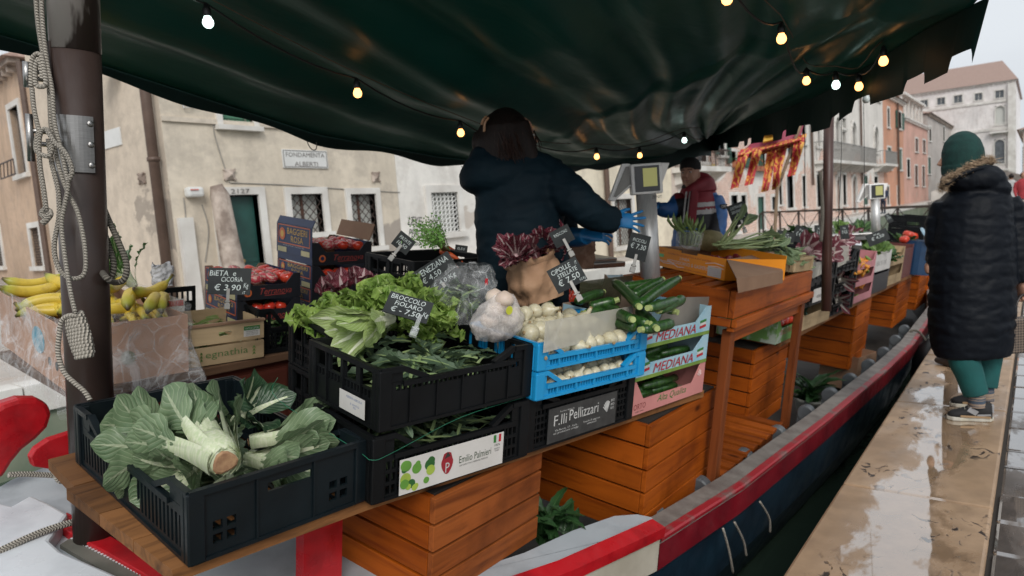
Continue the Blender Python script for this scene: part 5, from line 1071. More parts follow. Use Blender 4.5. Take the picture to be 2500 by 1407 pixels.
# ================================================================= produce
RR=random.Random(11)
def align(dirv,up=(0,0,1)):   # matrix whose +Y follows dirv and whose +Z is as close to up as possible
    y=Vector(dirv).normalized(); u_=Vector(up); x=y.cross(u_); x=x.normalized() if x.length>1e-4 else y.orthogonal().normalized(); z=x.cross(y)
    return Matrix([[x.x,y.x,z.x,0],[x.y,y.y,z.y,0],[x.z,y.z,z.z,0],[0,0,0,1]])
def Bv(px,py,z): return Vector([float(q) for q in B(px,py,2,z)])
def blade(g,L,Wd,M,stalk=0,bend=.6,ruf=.05,cup=.15,seed=0,nu=8,nv=12,sw=.02,lobes=0,tip=1.15,k=1,mi=0,ms=1,tw=0):
    rr=random.Random(seed); ph=rr.uniform(0,6); ph2=rr.uniform(0,6); side=rr.uniform(-.25,.25)
    def C(v):
        R_=L/bend if abs(bend)>.02 else 1e6; a=bend*v
        return (side*L*v*v*.5,(R_*math.sin(a)) if abs(bend)>.02 else L*v,-(R_*(1-math.cos(a))) if abs(bend)>.02 else 0,a)
    def f(u_,v0):
        v=stalk*.8+(1-stalk*.8)*v0; s=(u_-.5)*2; c=C(v)
        wv=Wd*max(.03,math.sin(PI*min(1,v0**tip))**.75)*(1+lobes*math.sin(v0*34+ph))
        x=s*wv/2; h=cup*abs(s)**1.5*wv/2+ruf*wv*(abs(s)**1.3)*(math.sin(v0*12*k+ph+s*1.5)+.5*math.sin(v0*29*k+ph2-s*2))
        x*=1-.12*abs(ruf)*4*abs(math.sin(v0*20+ph)); a=c[3]; x2=x*math.cos(tw*v0)-h*math.sin(tw*v0); h2=x*math.sin(tw*v0)+h*math.cos(tw*v0)
        return (c[0]+x2,c[1]+h2*math.sin(a),c[2]+h2*math.cos(a))
    g.grid(f,nu,nv,mi,M)
    if sw:
        def fs(u_,v0):
            v=v0*(.86); s=(u_-.5)*2; c=C(v); wv=sw*(1-.8*v0)*(1.0 if v0>0 else 1); a=c[3]; h=-.25*sw*(1-s*s)*(1-v0)+.0012 if s*s<.999 else .001
            h=-(h) if False else h
            return (c[0]+s*wv,c[1]+h*math.sin(a),c[2]+h*math.cos(a)+.0015)
        g.grid(fs,4,10,ms,M)
chl=leafmat('chard_leaf',(.21,.29,.16),(.11,.18,.09),(.40,.46,.30),.38,9,.05,7)
chs=mat('chard_stalk',(.60,.62,.46),.4,(.44,.52,.30),14,stretch=(9,9,1),bump=.1,sub=.1)
cut=mat('cut_stem_end',(.42,.25,.13),.7,(.28,.15,.08),60)
def head(name,label,base,tip,L,Wd,n,spread,stalk,sw,seed,mats,up=(0,0,1),bend=(.3,1.0),ruf=.06,bulb=.04,cat='vegetable',group=None,frame_=MBOAT,M=None,layers=1,tipp=1.3,k=1,fan=1.0,flat=.5,nu=8,nv=12,cup=.15,lobes=0):
    rr=random.Random(seed); A=(Vector(tip)-Vector(base)); 
    Mx=frame_@Matrix.Translation(Vector(base))@align(A,up) if M is None else M
    t=thing(name,label,cat,M=Mx,group=group); g=G()
    for i in range(n):
        phi=2*PI*(i+rr.uniform(-.3,.3))/n; lay=rr.random(); th=spread*(.35+.65*lay)
        # radial direction, flattened so the head lies on the pile
        o=Vector((math.cos(phi)*fan,0,math.sin(phi)*flat)); d=(Vector((0,1,0))*math.cos(th)+o*math.sin(th)).normalized()
        Ml=Matrix.Translation(o*bulb*.75)@align(d,-o if o.length>.1 else (0,0,1)); 
        blade(g,L*rr.uniform(.78,1.08),Wd*rr.uniform(.75,1.1),Ml,stalk,rr.uniform(*bend),ruf,cup,seed*50+i,nu,nv,sw,tip=tipp,k=k,lobes=lobes)
    g.obj('leaves',list(mats[:2]),t,smooth=True)
    if bulb:
        q=G(); q.M=Matrix.Rotation(-PI/2,4,'X'); b=bulb
        q.lathe([(b*.15,-.002),(b*.62,.0),(b*.9,b*.35),(b,b*.9),(b*.95,b*1.8),(b*.8,b*2.6),(b*.3,b*3.0)],14,rfun=lambda a,t_:1+.06*math.sin(a*5+seed)); q.obj('stem_base',mats[1],t,smooth=True)
        q=G(); q.M=Matrix.Rotation(-PI/2,4,'X'); q.lathe([(b*.62,-.003),(b*.5,-.006),(b*.1,-.005)],14,rfun=lambda a,t_:1+.1*math.sin(a*3+seed)); q.obj('cut_end',cut,t)
    return t
CM=(chl,chs)
grp='broad leaf chard heads in the nearest crate'
head('chard','pale stemmed chard head with cut end facing the camera, centre of the nearest crate',Bv(548,1128,.215),Bv(425,965,.25),.37,.13,18,.25,.56,.030,1,CM,group=grp,bend=(-.1,.55),bulb=.050,ruf=.08,flat=.6)
head('chard','chard head with broad leaves pointing to the right rim of the nearest crate',Bv(610,1080,.13),Bv(800,1040,.16),.29,.12,11,.36,.35,.018,2,CM,group=grp,bend=(.0,.6),bulb=.022,ruf=.08,flat=.4)
head('chard','chard head with leaves hanging over the left wall of the nearest crate',Bv(440,1100,.15),Bv(320,1075,.15),.22,.11,9,.7,.35,.02,3,CM,group=grp,bend=(.3,1.2),bulb=.018,ruf=.07,flat=.7)
head('chard','chard head in the left back corner of the nearest crate with a light ribbed leaf',Bv(410,1050,.15),Bv(280,1040,.16),.18,.12,8,.6,.35,.018,4,CM,group=grp,bend=(.2,1.1),bulb=.018,ruf=.06,flat=.7)
head('chard','dark curled chard leaves at the back of the nearest crate',Bv(570,1030,.13),Bv(650,970,.22),.20,.11,8,.6,.35,.014,5,(leafmat('chard_leaf_dark',(.05,.11,.055),(.03,.07,.035),(.18,.26,.14),.38,9,.04,7),chs),group=grp,bend=(.2,1.2),bulb=.016,ruf=.09,flat=.7)
head('chard','chard head drooping over the near edge of the nearest crate',Bv(490,1130,.12),Bv(400,1200,.10),.18,.12,8,.55,.3,.018,6,CM,group=grp,bend=(.3,1.2),bulb=.016,ruf=.07,flat=.6)
head('chard','chard head lying low behind the handle hole of the nearest crate',Bv(600,1120,.11),Bv(720,1130,.12),.23,.13,9,.6,.35,.018,7,CM,group=grp,bend=(.1,1.0),bulb=.016,ruf=.06,flat=.6)
g=G()
for k in range(46):
    x,y=RR.uniform(.12,W1-.12),RR.uniform(.16,D1-.16); blade(g,.16,.10,Matrix.Translation((x,y,RR.uniform(.03,.10)))@Matrix.Rotation(math.atan2(D1/2-y,W1/2-x)-PI/2+RR.uniform(-.6,.6),4,'Z')@Matrix.Rotation(RR.uniform(-.2,.3),4,'X'),.2,RR.uniform(.1,.8),.06,.15,900+k,6,8,.012)
o=g.obj('chard_leaves',[chl,chs],None,smooth=True); o.matrix_world=c1.matrix_world; tag(o,'layer of loose chard leaves filling the bottom of the nearest crate','leaves',kind='stuff')
# kale leaves
kal=leafmat('kale_leaf',(.11,.17,.10),(.05,.09,.05),(.24,.32,.18),.5,18,.05,9)
kst=mat('kale_stem',(.26,.33,.15),.5,(.18,.26,.10),12)
def leafpile(M,w,d,z0,z1,n,L,Wd,mats,seed,name,label,lobes=.28,ruf=.08,bend=(.1,1.2),sw=.006,margin=.05,tilt=(-.15,.5),kind='stuff'):
    rr=random.Random(seed); g=G()
    for k in range(n):
        x,y=rr.uniform(margin,w-margin),rr.uniform(margin,d-margin); l=L*rr.uniform(.6,1.1); a=rr.uniform(0,6.28)
        ex,ey=x+math.cos(a+PI/2)*l*.7,y+math.sin(a+PI/2)*l*.7
        if not(.03<ex<w-.03 and .03<ey<d-.03): a=math.atan2(d/2-y,w/2-x)-PI/2
        h=z0+(z1-z0)*rr.random()**.8*(1-.35*abs(2*x/w-1)**2)
        blade(g,l,Wd*rr.uniform(.6,1.1),Matrix.Translation((x,y,h))@Matrix.Rotation(a,4,'Z')@Matrix.Rotation(rr.uniform(*tilt),4,'X')@Matrix.Rotation(rr.uniform(-.7,.7),4,'Y'),.3,rr.uniform(*bend),ruf,.2,seed*100+k,6,14,sw,lobes=lobes)
    o=g.obj(name,list(mats),None,smooth=True); o.matrix_world=M; return tag(o,label,'leaves',kind=kind)
leafpile(ka.matrix_world,.60,.41,.03,.155,150,.20,.055,(kal,kst),21,'kale_leaves','loose dark kale leaves piled in the black crate with the white sticker')
leafpile(em.matrix_world,.614,.40,.03,.165,90,.20,.05,(kal,kst),22,'kale_leaves','kale leaves showing through the gap of the white label crate')
# frilly lettuce
let=leafmat('frilly_lettuce_leaf',(.40,.54,.13),(.22,.38,.07),(.46,.58,.24),.4,16,.05,8,trans=.35); lst=mat('lettuce_rib',(.60,.68,.38),.4,(.48,.58,.25),14)
grp='frilly green lettuce heads heaped over the black crate'
lp=[(800,752,.42),(868,742,.45),(930,705,.50),(1000,700,.51),(880,790,.41),(1010,800,.42),(1065,790,.43),(830,790,.40),(1062,735,.49),(960,735,.48),(905,735,.47),(760,775,.40),(1095,750,.46)]
LZ=[]
for k,(px,py,z) in enumerate(lp):
    b=Bv(px,py,z)-Vector((0,0,.045)); up=Vector((RR.uniform(-.4,.9),RR.uniform(-.5,.5),1)); t=None
    LZ.append(head('lettuce','frilly light green lettuce head heaped in the crate under the broccolo price board',b,b+up,.110,.105,20,1.15,.1,.006,40+k,(let,lst),up=(1,0,0),bend=(-.5,.9),ruf=.20,bulb=.0,group=grp,tipp=2.1,k=3.3,fan=1,flat=1,nu=10,nv=12,cup=.1))
leafpile(frame((-1.965,1.47,.004),80),.60,.41,.05,.36,60,.14,.10,(let,lst),23,'lettuce_leaves','loose lettuce leaves showing through the walls of the lower lettuce crate',lobes=.05,ruf=.15,sw=.004)
rom=leafmat('pale_romaine_leaf',(.42,.52,.20),(.30,.42,.13),(.66,.70,.50),.4,12,.10,8)
head('romaine_lettuce','pale lettuce head with a red brown cut end turned towards the camera',Bv(957,772,.475),Bv(860,806,.45),.26,.085,15,.42,.25,.020,60,(rom,mat('pale_rib',(.72,.74,.58),.4,(.6,.66,.42),12)),bend=(-.1,.5),bulb=.022,ruf=.09,flat=.7)
# radicchio beyond the lettuce
rad=leafmat('radicchio_leaf',(.20,.022,.045),(.11,.012,.025),(.62,.52,.50),.38,12,.12,7,trans=.12); rst=mat('radicchio_rib',(.66,.58,.54),.4,(.5,.3,.32),12)
for k,(px,py,z,lb) in enumerate(((835,715,.40,'dark red radicchio head behind the lettuce heap'),(880,705,.42,'small radicchio head with green outer leaves behind the lettuce'),(805,735,.36,'radicchio head lying in the black crate left of the lettuce'))):
    b=Bv(px,py,z); head('radicchio',lb,b,b+Vector((.2,-.2,1)),.11,.08,12,.8,.2,.012,70+k,(rad,rst),up=(1,0,0),bend=(-.6,.4),ruf=.08,bulb=.02,flat=1)
leafpile(bk.matrix_world,.46,.40,.03,.15,60,.16,.07,(leafmat('dark_green_leaf',(.05,.11,.035),(.02,.06,.02),(.14,.22,.09),.4),kst),24,'dark_greens','dark green leaves filling the black crate beside the pale wooden crate')
leafpile(wc.matrix_world,.38,.33,.06,.16,26,.2,.07,(rom,chs),25,'white_chicory','pale chicory leaves lying in the pale wooden crate',lobes=.0,ruf=.03)
leafpile(bk2.matrix_world,.42,.36,.05,.2,50,.12,.08,(rad,rst),26,'radicchio_leaves','dark red radicchio leaves filling the black crate behind the lettuce',lobes=0)
# bananas
banm,nt,b_m=_nt('banana_skin'); uv=nt.nodes.new('ShaderNodeUVMap'); sp=nt.nodes.new('ShaderNodeSeparateXYZ'); nt.links.new(uv.outputs[0],sp.inputs[0])
cb=_ramp(nt,sp.outputs[1],[(0,(.06,.035,.02)),(.035,(.10,.09,.02)),(.10,(.36,.36,.05)),(.28,(.62,.45,.055)),(.80,(.60,.44,.05)),(.92,(.33,.36,.05)),(.985,(.10,.07,.03))]); cb=_mix(nt,_ramp(nt,_noise(nt,_coord(nt),30,5),[(.55,0.),(.72,.5)]),cb,(.34,.22,.04)); nt.links.new(cb,b_m.inputs['Base Color']); b_m.inputs['Roughness'].default_value=.42
def banana(L=.19,seed=0):
    g=G(); pts=[];rad_=[]
    for i in range(17):
        t=i/16; a=-.62+1.24*t; R_=L/1.24; pts.append((0,R_*math.sin(a),R_*(1-math.cos(a)))); 
        rad_.append(.0175*min(1,(.22+t*4.5) if t<.17 else 1)*min(1,(.30+(1-t)*3.5) if t>.8 else 1)*(1 if t<.9 else .75))
    pts.append((0,pts[-1][1]+.016,pts[-1][2]+.016)); rad_.append(.006)
    g.tube(pts,rad_,12,rfun=lambda a,t:1+.05*math.cos(5*a)); return g.obj('banana',banm,None,smooth=True)
bp=banana(); bpos=[((0,720),(140,705),.36),((60,735),(200,725),.36),((30,755),(160,745),.33),((100,690),(235,700),.39),((150,745),(255,760),.36),((130,705),(220,745),.42),((20,690),(110,680),.37),((180,720),(250,700),.40),
 ((290,745),(345,695),.40),((330,725),(415,700),.40),((350,755),(400,705),.40),((398,757),(420,700),.39),((255,715),(300,690),.39),((262,760),(310,750),.33),((262,690),(285,640),.42),((225,640),(262,625),.44),((250,660),(285,650),.42),((200,690),(258,668),.42),((55,765),(165,758),.31),((180,765),(250,775),.31),((330,762),(385,770),.31),((90,740),(10,775),.29)]
for k,(p0,p1,z) in enumerate(bpos):
    a=Bv(p0[0],p0[1],z-.03); c=Bv(p1[0],p1[1],z-.02)
    # keep each banana inside the box
    m=(a+c)/2; d=(c-a); d=d.normalized() if d.length>0 else Vector((0,1,0)); lo=bb.matrix_world.inverted()@(MBOAT@m)
    lo.x=min(max(lo.x,.08),bw-.05); lo.y=min(max(lo.y,.05),bd-.06); m=MBOAT.inverted()@(bb.matrix_world@lo)
    m.z=min(m.z,z)
    Mx=MBOAT@Matrix.Translation(m)@align((d.x,d.y,d.z*.4),(RR.uniform(-.5,.5),RR.uniform(-.5,.5),-1 if k%3 else 1))@Matrix.Scale(RR.uniform(1.3,1.55),4)
    o=bp if k==0 else dup(bp); o.matrix_world=Mx; tag(o,'yellow banana heaped in the plastic wrapped carton behind the brown post','banana','bananas in the wrapped carton')
g=G()
for k in range(70):
    q=(RR.uniform(.06,.40),RR.uniform(.10,.82),RR.uniform(.18,.23)); g.tube([Vector(q)+Vector((0,-.08,0)),Vector(q)+Vector((.01,0,.03)),Vector(q)+Vector((.0,.08,.0))],[.012,.018,.01],8)
o=g.obj('lower_bananas',banm,None,smooth=True); o.matrix_world=bb.matrix_world; tag(o,'lower layer of bananas under the visible ones in the wrapped carton','bananas',kind='stuff')
chg=leafmat('leafy_chard_green',(.07,.20,.03),(.03,.10,.02),(.40,.50,.26),.4,14,.06,8)
b=Bv(330,700,.32); head('chard_bunch','bright green leafy bunch between the post and the wooden crate, behind the bananas',b,b+Vector((-.25,-.25,.35)),.30,.10,16,.5,.4,.012,80,(chg,chs),bulb=.02,ruf=.14,flat=1,k=2)
# onions
onm=mat('white_onion_skin',(.60,.56,.42),.33,(.50,.44,.28),22,stretch=(6,6,1),bump=.05,sub=.1); ont=mat('onion_dry_tip',(.36,.26,.13),.8,(.24,.16,.08),30)
def onion(r_,name='onion'):
    g=G(); g.lathe([(r_*.12,-r_*.86),(r_*.5,-r_*.80),(r_*.88,-r_*.42),(r_,0),(r_*.9,r_*.42),(r_*.55,r_*.8),(r_*.25,r_*1.05),(r_*.20,r_*1.5),(r_*.16,r_*1.62)],16); o=g.obj(name,onm,None,smooth=True)
    q=G(); q.lathe([(r_*.14,-r_*.87),(r_*.22,-r_*.93),(r_*.1,-r_*1.0)],8); q.obj('root_end',ont,o); q=G(); q.lathe([(r_*.17,r_*1.6),(r_*.19,r_*1.75),(r_*.05,r_*1.8)],8); q.obj('cut_top',ont,o); return o
op=onion(.036); op2=onion(.029)
def kids_fast(): 
    m={}
    for o in bpy.data.objects: m.setdefault(o.parent,[]).append(o)
    return m
def scatter(proto,Mx,pts,label,group,cat,sc_=(.85,1.15),flat=False,first=True):
    m=kids_fast(); k_=lambda o: m.get(o,[]); out=[]
    for i,p in enumerate(pts):
        e=Euler((RR.uniform(0,6.3),RR.uniform(0,6.3),RR.uniform(0,6.3)) if not flat else (RR.uniform(-.4,.4),RR.uniform(-.4,.4),RR.uniform(0,6.3)))
        M_=Mx@Matrix.Translation(Vector(p))@e.to_matrix().to_4x4()@Matrix.Scale(RR.uniform(*sc_),4)
        o=proto if (i==0 and first) else dup(proto,_k=k_); o.matrix_world=M_; tag(o,label,cat,group); out.append(o)
    return out
Mo2=frame((-1.405,1.85,.2075+.105),79.5); Mo1=frame((-1.405,1.85,.2075),79.5)
pts=[]
for i in range(9):
    for j in range(5): pts.append((.05+i*.062+RR.uniform(-.01,.01),.04+j*.062+RR.uniform(-.01,.01),.048+RR.uniform(0,.01)))
for i in range(7):
    for j in range(3): pts.append((.06+i*.06+RR.uniform(-.015,.015),.12+j*.065+RR.uniform(-.01,.01),.095+RR.uniform(0,.012)))
for i in range(4): pts.append((.10+i*.06,.24+RR.uniform(-.02,.02),.145))
scatter(op,Mo2,pts,'white onion heaped in the upper bright blue crate','white onions in the upper blue crate','onion')
pts=[(.05+i*.050+RR.uniform(-.006,.006),.035+j*.06,.035+RR.uniform(0,.012)) for i in range(11) for j in range(3)]
scatter(op2,Mo1,pts,'white onion packed in the lower bright blue crate','white onions in the lower blue crate','onion')
# tomatoes
tom=mat('tomato_skin',(.62,.06,.025),.22,(.50,.03,.02),6,coat=.4); tomw=mat('tomato_wrapper',(.50,.05,.07),.4,(.60,.35,.30),45,contrast=(.45,.5),stretch=(1,1,3))
def tomato(r_,m,name='tomato'):
    g=G(); g.lathe([(r_*.05,-r_*.70),(r_*.5,-r_*.72),(r_*.9,-r_*.35),(r_,.05*r_),(r_*.9,r_*.45),(r_*.55,r_*.70),(r_*.2,r_*.66),(r_*.03,r_*.60)],18,rfun=lambda a,t:1+.04*math.cos(5*a)); o=g.obj(name,m,None,smooth=True)
    q=G(); 
    for k in range(5): a=k*1.257; q.add([(0,0,r_*.64),(r_*.42*math.cos(a-.15),r_*.42*math.sin(a-.15),r_*.76),(r_*.5*math.cos(a),r_*.5*math.sin(a),r_*.74),(r_*.42*math.cos(a+.15),r_*.42*math.sin(a+.15),r_*.76)],[(0,1,2,3)])
    q.obj('calyx',mat('calyx_green',(.05,.14,.03),.6) if 'calyx_green' not in bpy.data.materials else bpy.data.materials['calyx_green'],o); return o
tp=tomato(.033,tom); tpw=tomato(.033,tomw)
def tomfill(t,w_,d_,z,label,group,nx=4,ny=5):
    pts=[(w_*(i+.5)/nx+RR.uniform(-.004,.004),.04+(d_-.08)*(j+.5)/ny+RR.uniform(-.004,.004),z+RR.uniform(0,.012)) for i in range(nx) for j in range(ny)]
    RR.shuffle(pts); h=len(pts)//2
    scatter(tp,t.matrix_world,pts[:h],label,group,'tomato',(.95,1.12),True,first=not tp.get('label')); scatter(tpw,t.matrix_world,pts[h:],label.replace('red tomato','tomato in a printed red wrapper'),group,'tomato',(.95,1.12),True,first=not tpw.get('label'))
if S1: tomfill(S1[0],w1,.40,h1-.035,'glossy red tomato in the top carton of the nearer stack','tomatoes in the nearer carton')
tomfill(S2[0],w2,.40,h2-.035,'glossy red tomato in the top carton of the taller stack','tomatoes in the taller stack')
for t_ in S2[1:3]+S1[1:2]:
    scatter(tp,t_.matrix_world,[(.06+.06*i,.04,.075) for i in range(4)],'red tomato behind the opening of a lower navy carton','tomatoes in the lower navy cartons','tomato',(.9,1),True,False)
scatter(tp,A.matrix_world,[(.1+.10*i,.07,.11) for i in range(4)],'red tomato in the fruit carton behind the table leg','tomatoes behind the table leg','tomato',(1.3,1.5),True,False)
# small red tomatoes in the inner crate, strawberries in the orange box
cm=frame((-1.80,2.64,.208),80)
cp=tomato(.019,tom,'cherry_tomato')
scatter(cp,cm,[(RR.uniform(.05,.35),RR.uniform(.05,.36),.165+RR.uniform(0,.03)) for _ in range(46)],'small glossy red tomato in the inner crate below the thin price board','small red tomatoes','tomato',(.8,1.4),False)
stm=mat('dark_red_fruit',(.22,.01,.02),.3,(.12,.006,.012),30,bump=.3,bs=90)
g=G(); g.lathe([(.002,-.02),(.010,-.012),(.015,0),(.016,.010),(.010,.017),(.002,.019)],12); sp_=g.obj('strawberry',stm,None,smooth=True)
scatter(sp_,ob.matrix_world,[(RR.uniform(wo*.45,wo-.03),RR.uniform(.10,dO-.04),.055+RR.uniform(0,.035)) for _ in range(70)],'dark red strawberry in the open orange box','strawberries in the orange box','strawberry',(.9,1.3))
# zucchini
zum=mat('zucchini_skin',(.035,.10,.018),.3,(.012,.045,.010),9,stretch=(9,9,.7),bump=.05,contrast=(.4,.62)); zut=mat('zucchini_stub',(.36,.42,.16),.6,(.26,.33,.10),20)
def zuc(p0,z0,p1,z1,r_=.0225,label=None):
    a=Bv(*p0,z0);c=Bv(*p1,z1); L=(c-a).length; g=G(); n=10; pts=[(RR.uniform(-.002,.002)+.05*L*math.sin(PI*i/n)*.3,L*i/n,0) for i in range(n+1)]; rr=[r_*(.72+.28*min(1,i/2)) if i<3 else r_*(1 if i<n else .75) for i in range(n+1)]
    g.tube(pts,rr,12,rfun=lambda a_,t:1+.035*math.cos(5*a_)); g2=G(); g2.tube([(pts[0][0],.001,0),(pts[0][0],-.012,.001),(pts[0][0],-.020,.002)],[r_*.62,r_*.5,r_*.55],8)
    o=g.obj('zucchini',zum,None,smooth=True); g2.obj('stem_stub',zut,o); o.matrix_world=MBOAT@Matrix.Translation(a)@align(c-a); tag(o,label or 'dark green zucchini heaped in the top light blue carton','zucchini','zucchini heaped in the top carton')
ZS=[((1560,748),.50,(1502,690),.52),((1470,715),.47,(1410,735),.46),((1500,735),.48,(1440,750),.45),((1655,682),.56,(1560,745),.50),((1615,685),.545,(1545,722),.50),((1610,690),.53,(1520,702),.51),((1585,752),.50,(1650,735),.50),((1610,758),.48,(1665,730),.50),((1540,780),.46,(1470,750),.44),((1580,790),.44,(1500,770),.44),((1600,800),.43,(1560,760),.45),((1430,765),.43,(1490,755),.44),((1645,760),.46,(1600,740),.48),((1450,745),.44,(1510,760),.44),((1570,805),.42,(1640,790),.43),((1500,785),.42,(1550,800),.42)]
for q in ZS: zuc(*q)
for lay,(z,lb) in enumerate(((.1515,'dark green zucchini in the lower light blue carton'),(.0,'dark green zucchini in the pink carton'))):
    Mz=frame((-1.352,2.470,z),82.5)
    for k in range(7):
        g=G(); g.tube([(0,0,0),(.05,.08,.004),(.10,.17,0)],[.015,.02,.018],10); o=g.obj('zucchini',zum,None,smooth=True); o.matrix_world=Mz@Matrix.Translation((.07+.062*k,.07+.01*(k%2),.045+.02*(k%3)))@Matrix.Rotation(RR.uniform(-1.15,-.7) if k<5 else .6,4,'Z'); tag(o,lb,'zucchini','zucchini in the cartons below')
# carrots with tops
cam_=mat('carrot_skin',(.62,.10,.02),.45,(.48,.07,.015),10,stretch=(1,8,1),bump=.15); ctop=mat('carrot_top_green',(.12,.26,.04),.6,(.06,.16,.02),20); cst=mat('carrot_top_stem',(.22,.34,.10),.5)
for k,(p0,p1) in enumerate((((1075,612),(1130,640)),((1082,625),(1118,655)),((1070,632),(1100,662)),((1090,605),(1128,628)),((1060,640),(1090,668)))):
    a=Bv(*p0,.60-.012*k); c=Bv(*p1,.555-.012*k); L=(c-a).length; g=G(); g.tube([(0,0,0),(0,L*.1,0),(0,L*.5,.003),(0,L,0)],[.012,.017,.013,.003],12); o=g.obj('carrot',cam_,None,smooth=True); o.matrix_world=MBOAT@Matrix.Translation(a)@align(c-a); tag(o,'orange carrot with its top end towards the leafy green tuft','carrot','carrots in the black crate')
ctb=thing('carrot_greens','tall feathery green carrot tops sticking up from the black crate','leaves',M=MBOAT); rr=random.Random(8); g=G(); fz=G(); b0=Bv(1085,612,.60)  # leafy tops of the carrots, standing up out of the crate
for k in range(34):
    e=Bv(1035+rr.uniform(-32,38),560+rr.uniform(-25,30),.74+rr.uniform(-.02,.03))-Vector((0,0,0)); b=b0+Vector((rr.uniform(-.02,.02),rr.uniform(-.02,.02),0)); m=(b+e)/2+Vector((rr.uniform(-.01,.01),rr.uniform(-.01,.01),.02)); g.tube([b,m,e],[.0025,.0018,.001],5)
    for q in range(34):
        t=rr.uniform(.45,1.05); p=b.lerp(e,t)+Vector((rr.uniform(-.022,.022),rr.uniform(-.022,.022),rr.uniform(-.02,.022))); fz.add([tuple(p),tuple(p+Vector((rr.uniform(-.012,.012),rr.uniform(-.012,.012),rr.uniform(-.008,.012)))),tuple(p+Vector((rr.uniform(-.006,.006),rr.uniform(-.006,.006),rr.uniform(0,.012))))],[(0,1,2)])
g.obj('stems',cst,ctb); fz.obj('fronds',ctop,ctb)
# green head under the paper bag
b=Bv(1345,745,.42); head('green_lettuce','pale green leafy head between the onions and the paper bag',b,Bv(1278,690,.47),.20,.12,10,.55,.15,.012,90,(leafmat('pale_green_leaf',(.34,.46,.12),(.22,.34,.07),(.5,.6,.32),.4,14,.06,8),lst),bulb=.0,ruf=.05,flat=1,bend=(-.2,.6))
# paper bag with radicchio
kraft,nt,bk_=_nt('kraft_paper'); co=_coord(nt); v=nt.nodes.new('ShaderNodeTexVoronoi'); v.inputs['Scale'].default_value=16; nt.links.new(_coord(nt,'Object',(1,1,.7)),v.inputs['Vector']); v.feature='F1'
bk_.inputs['Base Color'].default_value=(.40,.23,.13,1); nt.links.new(_ramp(nt,_noise(nt,co,8,5),[(.3,(.34,.19,.105)),(.7,(.44,.265,.155))]),bk_.inputs['Base Color']); bk_.inputs['Roughness'].default_value=.7; _bump(nt,bk_,_mix(nt,.5,v.outputs['Distance'],_noise(nt,co,9,4,.5,1.2)),.8,.02)
def bag(name,label,M,w_,d_,h_,seed,m,cat='bag',lean=(0,0),op=True):
    t=thing(name,label,cat,M=M); g=G(); sq=lambda a: max(abs(math.cos(a)),abs(math.sin(a)))
    def f(u_,v):
        a=u_*2*PI; r_=1/ (sq(a)**.75); bulge=1+.18*math.sin(PI*v)*(1-.3*v); c=Vector((math.cos(a)*w_/2*r_*.8*bulge,math.sin(a)*d_/2*r_*.8*bulge,v*h_))
        n_=(w_/.25)*noise.noise(Vector((math.cos(a)*2.2+seed,math.sin(a)*2.2,v*3.5)))*.020+noise.noise(Vector((math.cos(a)*6+seed,math.sin(a)*6,v*9)))*.008; c.x+=n_*math.cos(a)*1.2+lean[0]*v; c.y+=n_*math.sin(a)*1.2+lean[1]*v; 
        if v>.95: c.z+=.012*math.sin(a*3+seed)
        return tuple(c)
    g.grid(f,44,18); g.grid(lambda u_,v:tuple(Vector(f(u_,0))*v),44,2); g.obj('bag_body',m,t,smooth=True)
    if op:
        q=G(); 
        def fc(u_,v): p=Vector(f(u_,1-.16*v)); c=Vector((lean[0],lean[1],p.z)); e=p-c; e.z=0; return tuple(p+e.normalized()*(.004+.004*math.sin(v*PI)))
        q.grid(fc,44,3); q.obj('folded_cuff',m,t,smooth=True)
    return t
pb=Bv(1338,742,.43); bag('paper_bag','crumpled brown paper bag full of dark red radicchio in front of the woman',MBOAT@Matrix.Translation(pb+Vector((-.06,.03,0)))@Matrix.Rotation(math.radians(75),4,'Z')@Matrix.Rotation(-.25,4,'X')@Matrix.Rotation(-.22,4,'Y'),.25,.18,.205,3,kraft)
for k,(px,py,z,tx,ty,tz,lb) in enumerate(((1262,640,.60,1235,570,.74,'leftmost tuft of dark red radicchio leaves left of the paper bag'),(1300,625,.62,1296,575,.74,'upright white ribbed radicchio leaf in the mouth of the paper bag'),(1325,620,.62,1330,570,.73,'frilly dark red radicchio head above the paper bag, centre'),(1350,610,.63,1362,572,.72,'dark red radicchio leaves at the right of the paper bag mouth'))):
    b=Bv(px,py-8,z+.02); head('radicchio',lb,b,Bv(tx,ty-6,tz+.02),.16,.055,24 if k!=1 else 5,.42 if k!=1 else .15,.2,.006,100+k,(rad,rst),bulb=.015,ruf=.28 if k!=1 else .03,flat=1,bend=(-.2,.7),k=2.6,tipp=1.8)
pb2=Bv(1478,628,.55); bag('paper_bag','brown paper bag held in blue gloved hands below the scale',MBOAT@Matrix.Translation(Vector((-2.0,3.02,.52)))@Matrix.Rotation(math.radians(75),4,'Z'),.20,.14,.17,7,mat('kraft_paper_dark',(.25,.14,.09),.75,(.2,.11,.07),8,bump=.7,bs=20,bd=.02))
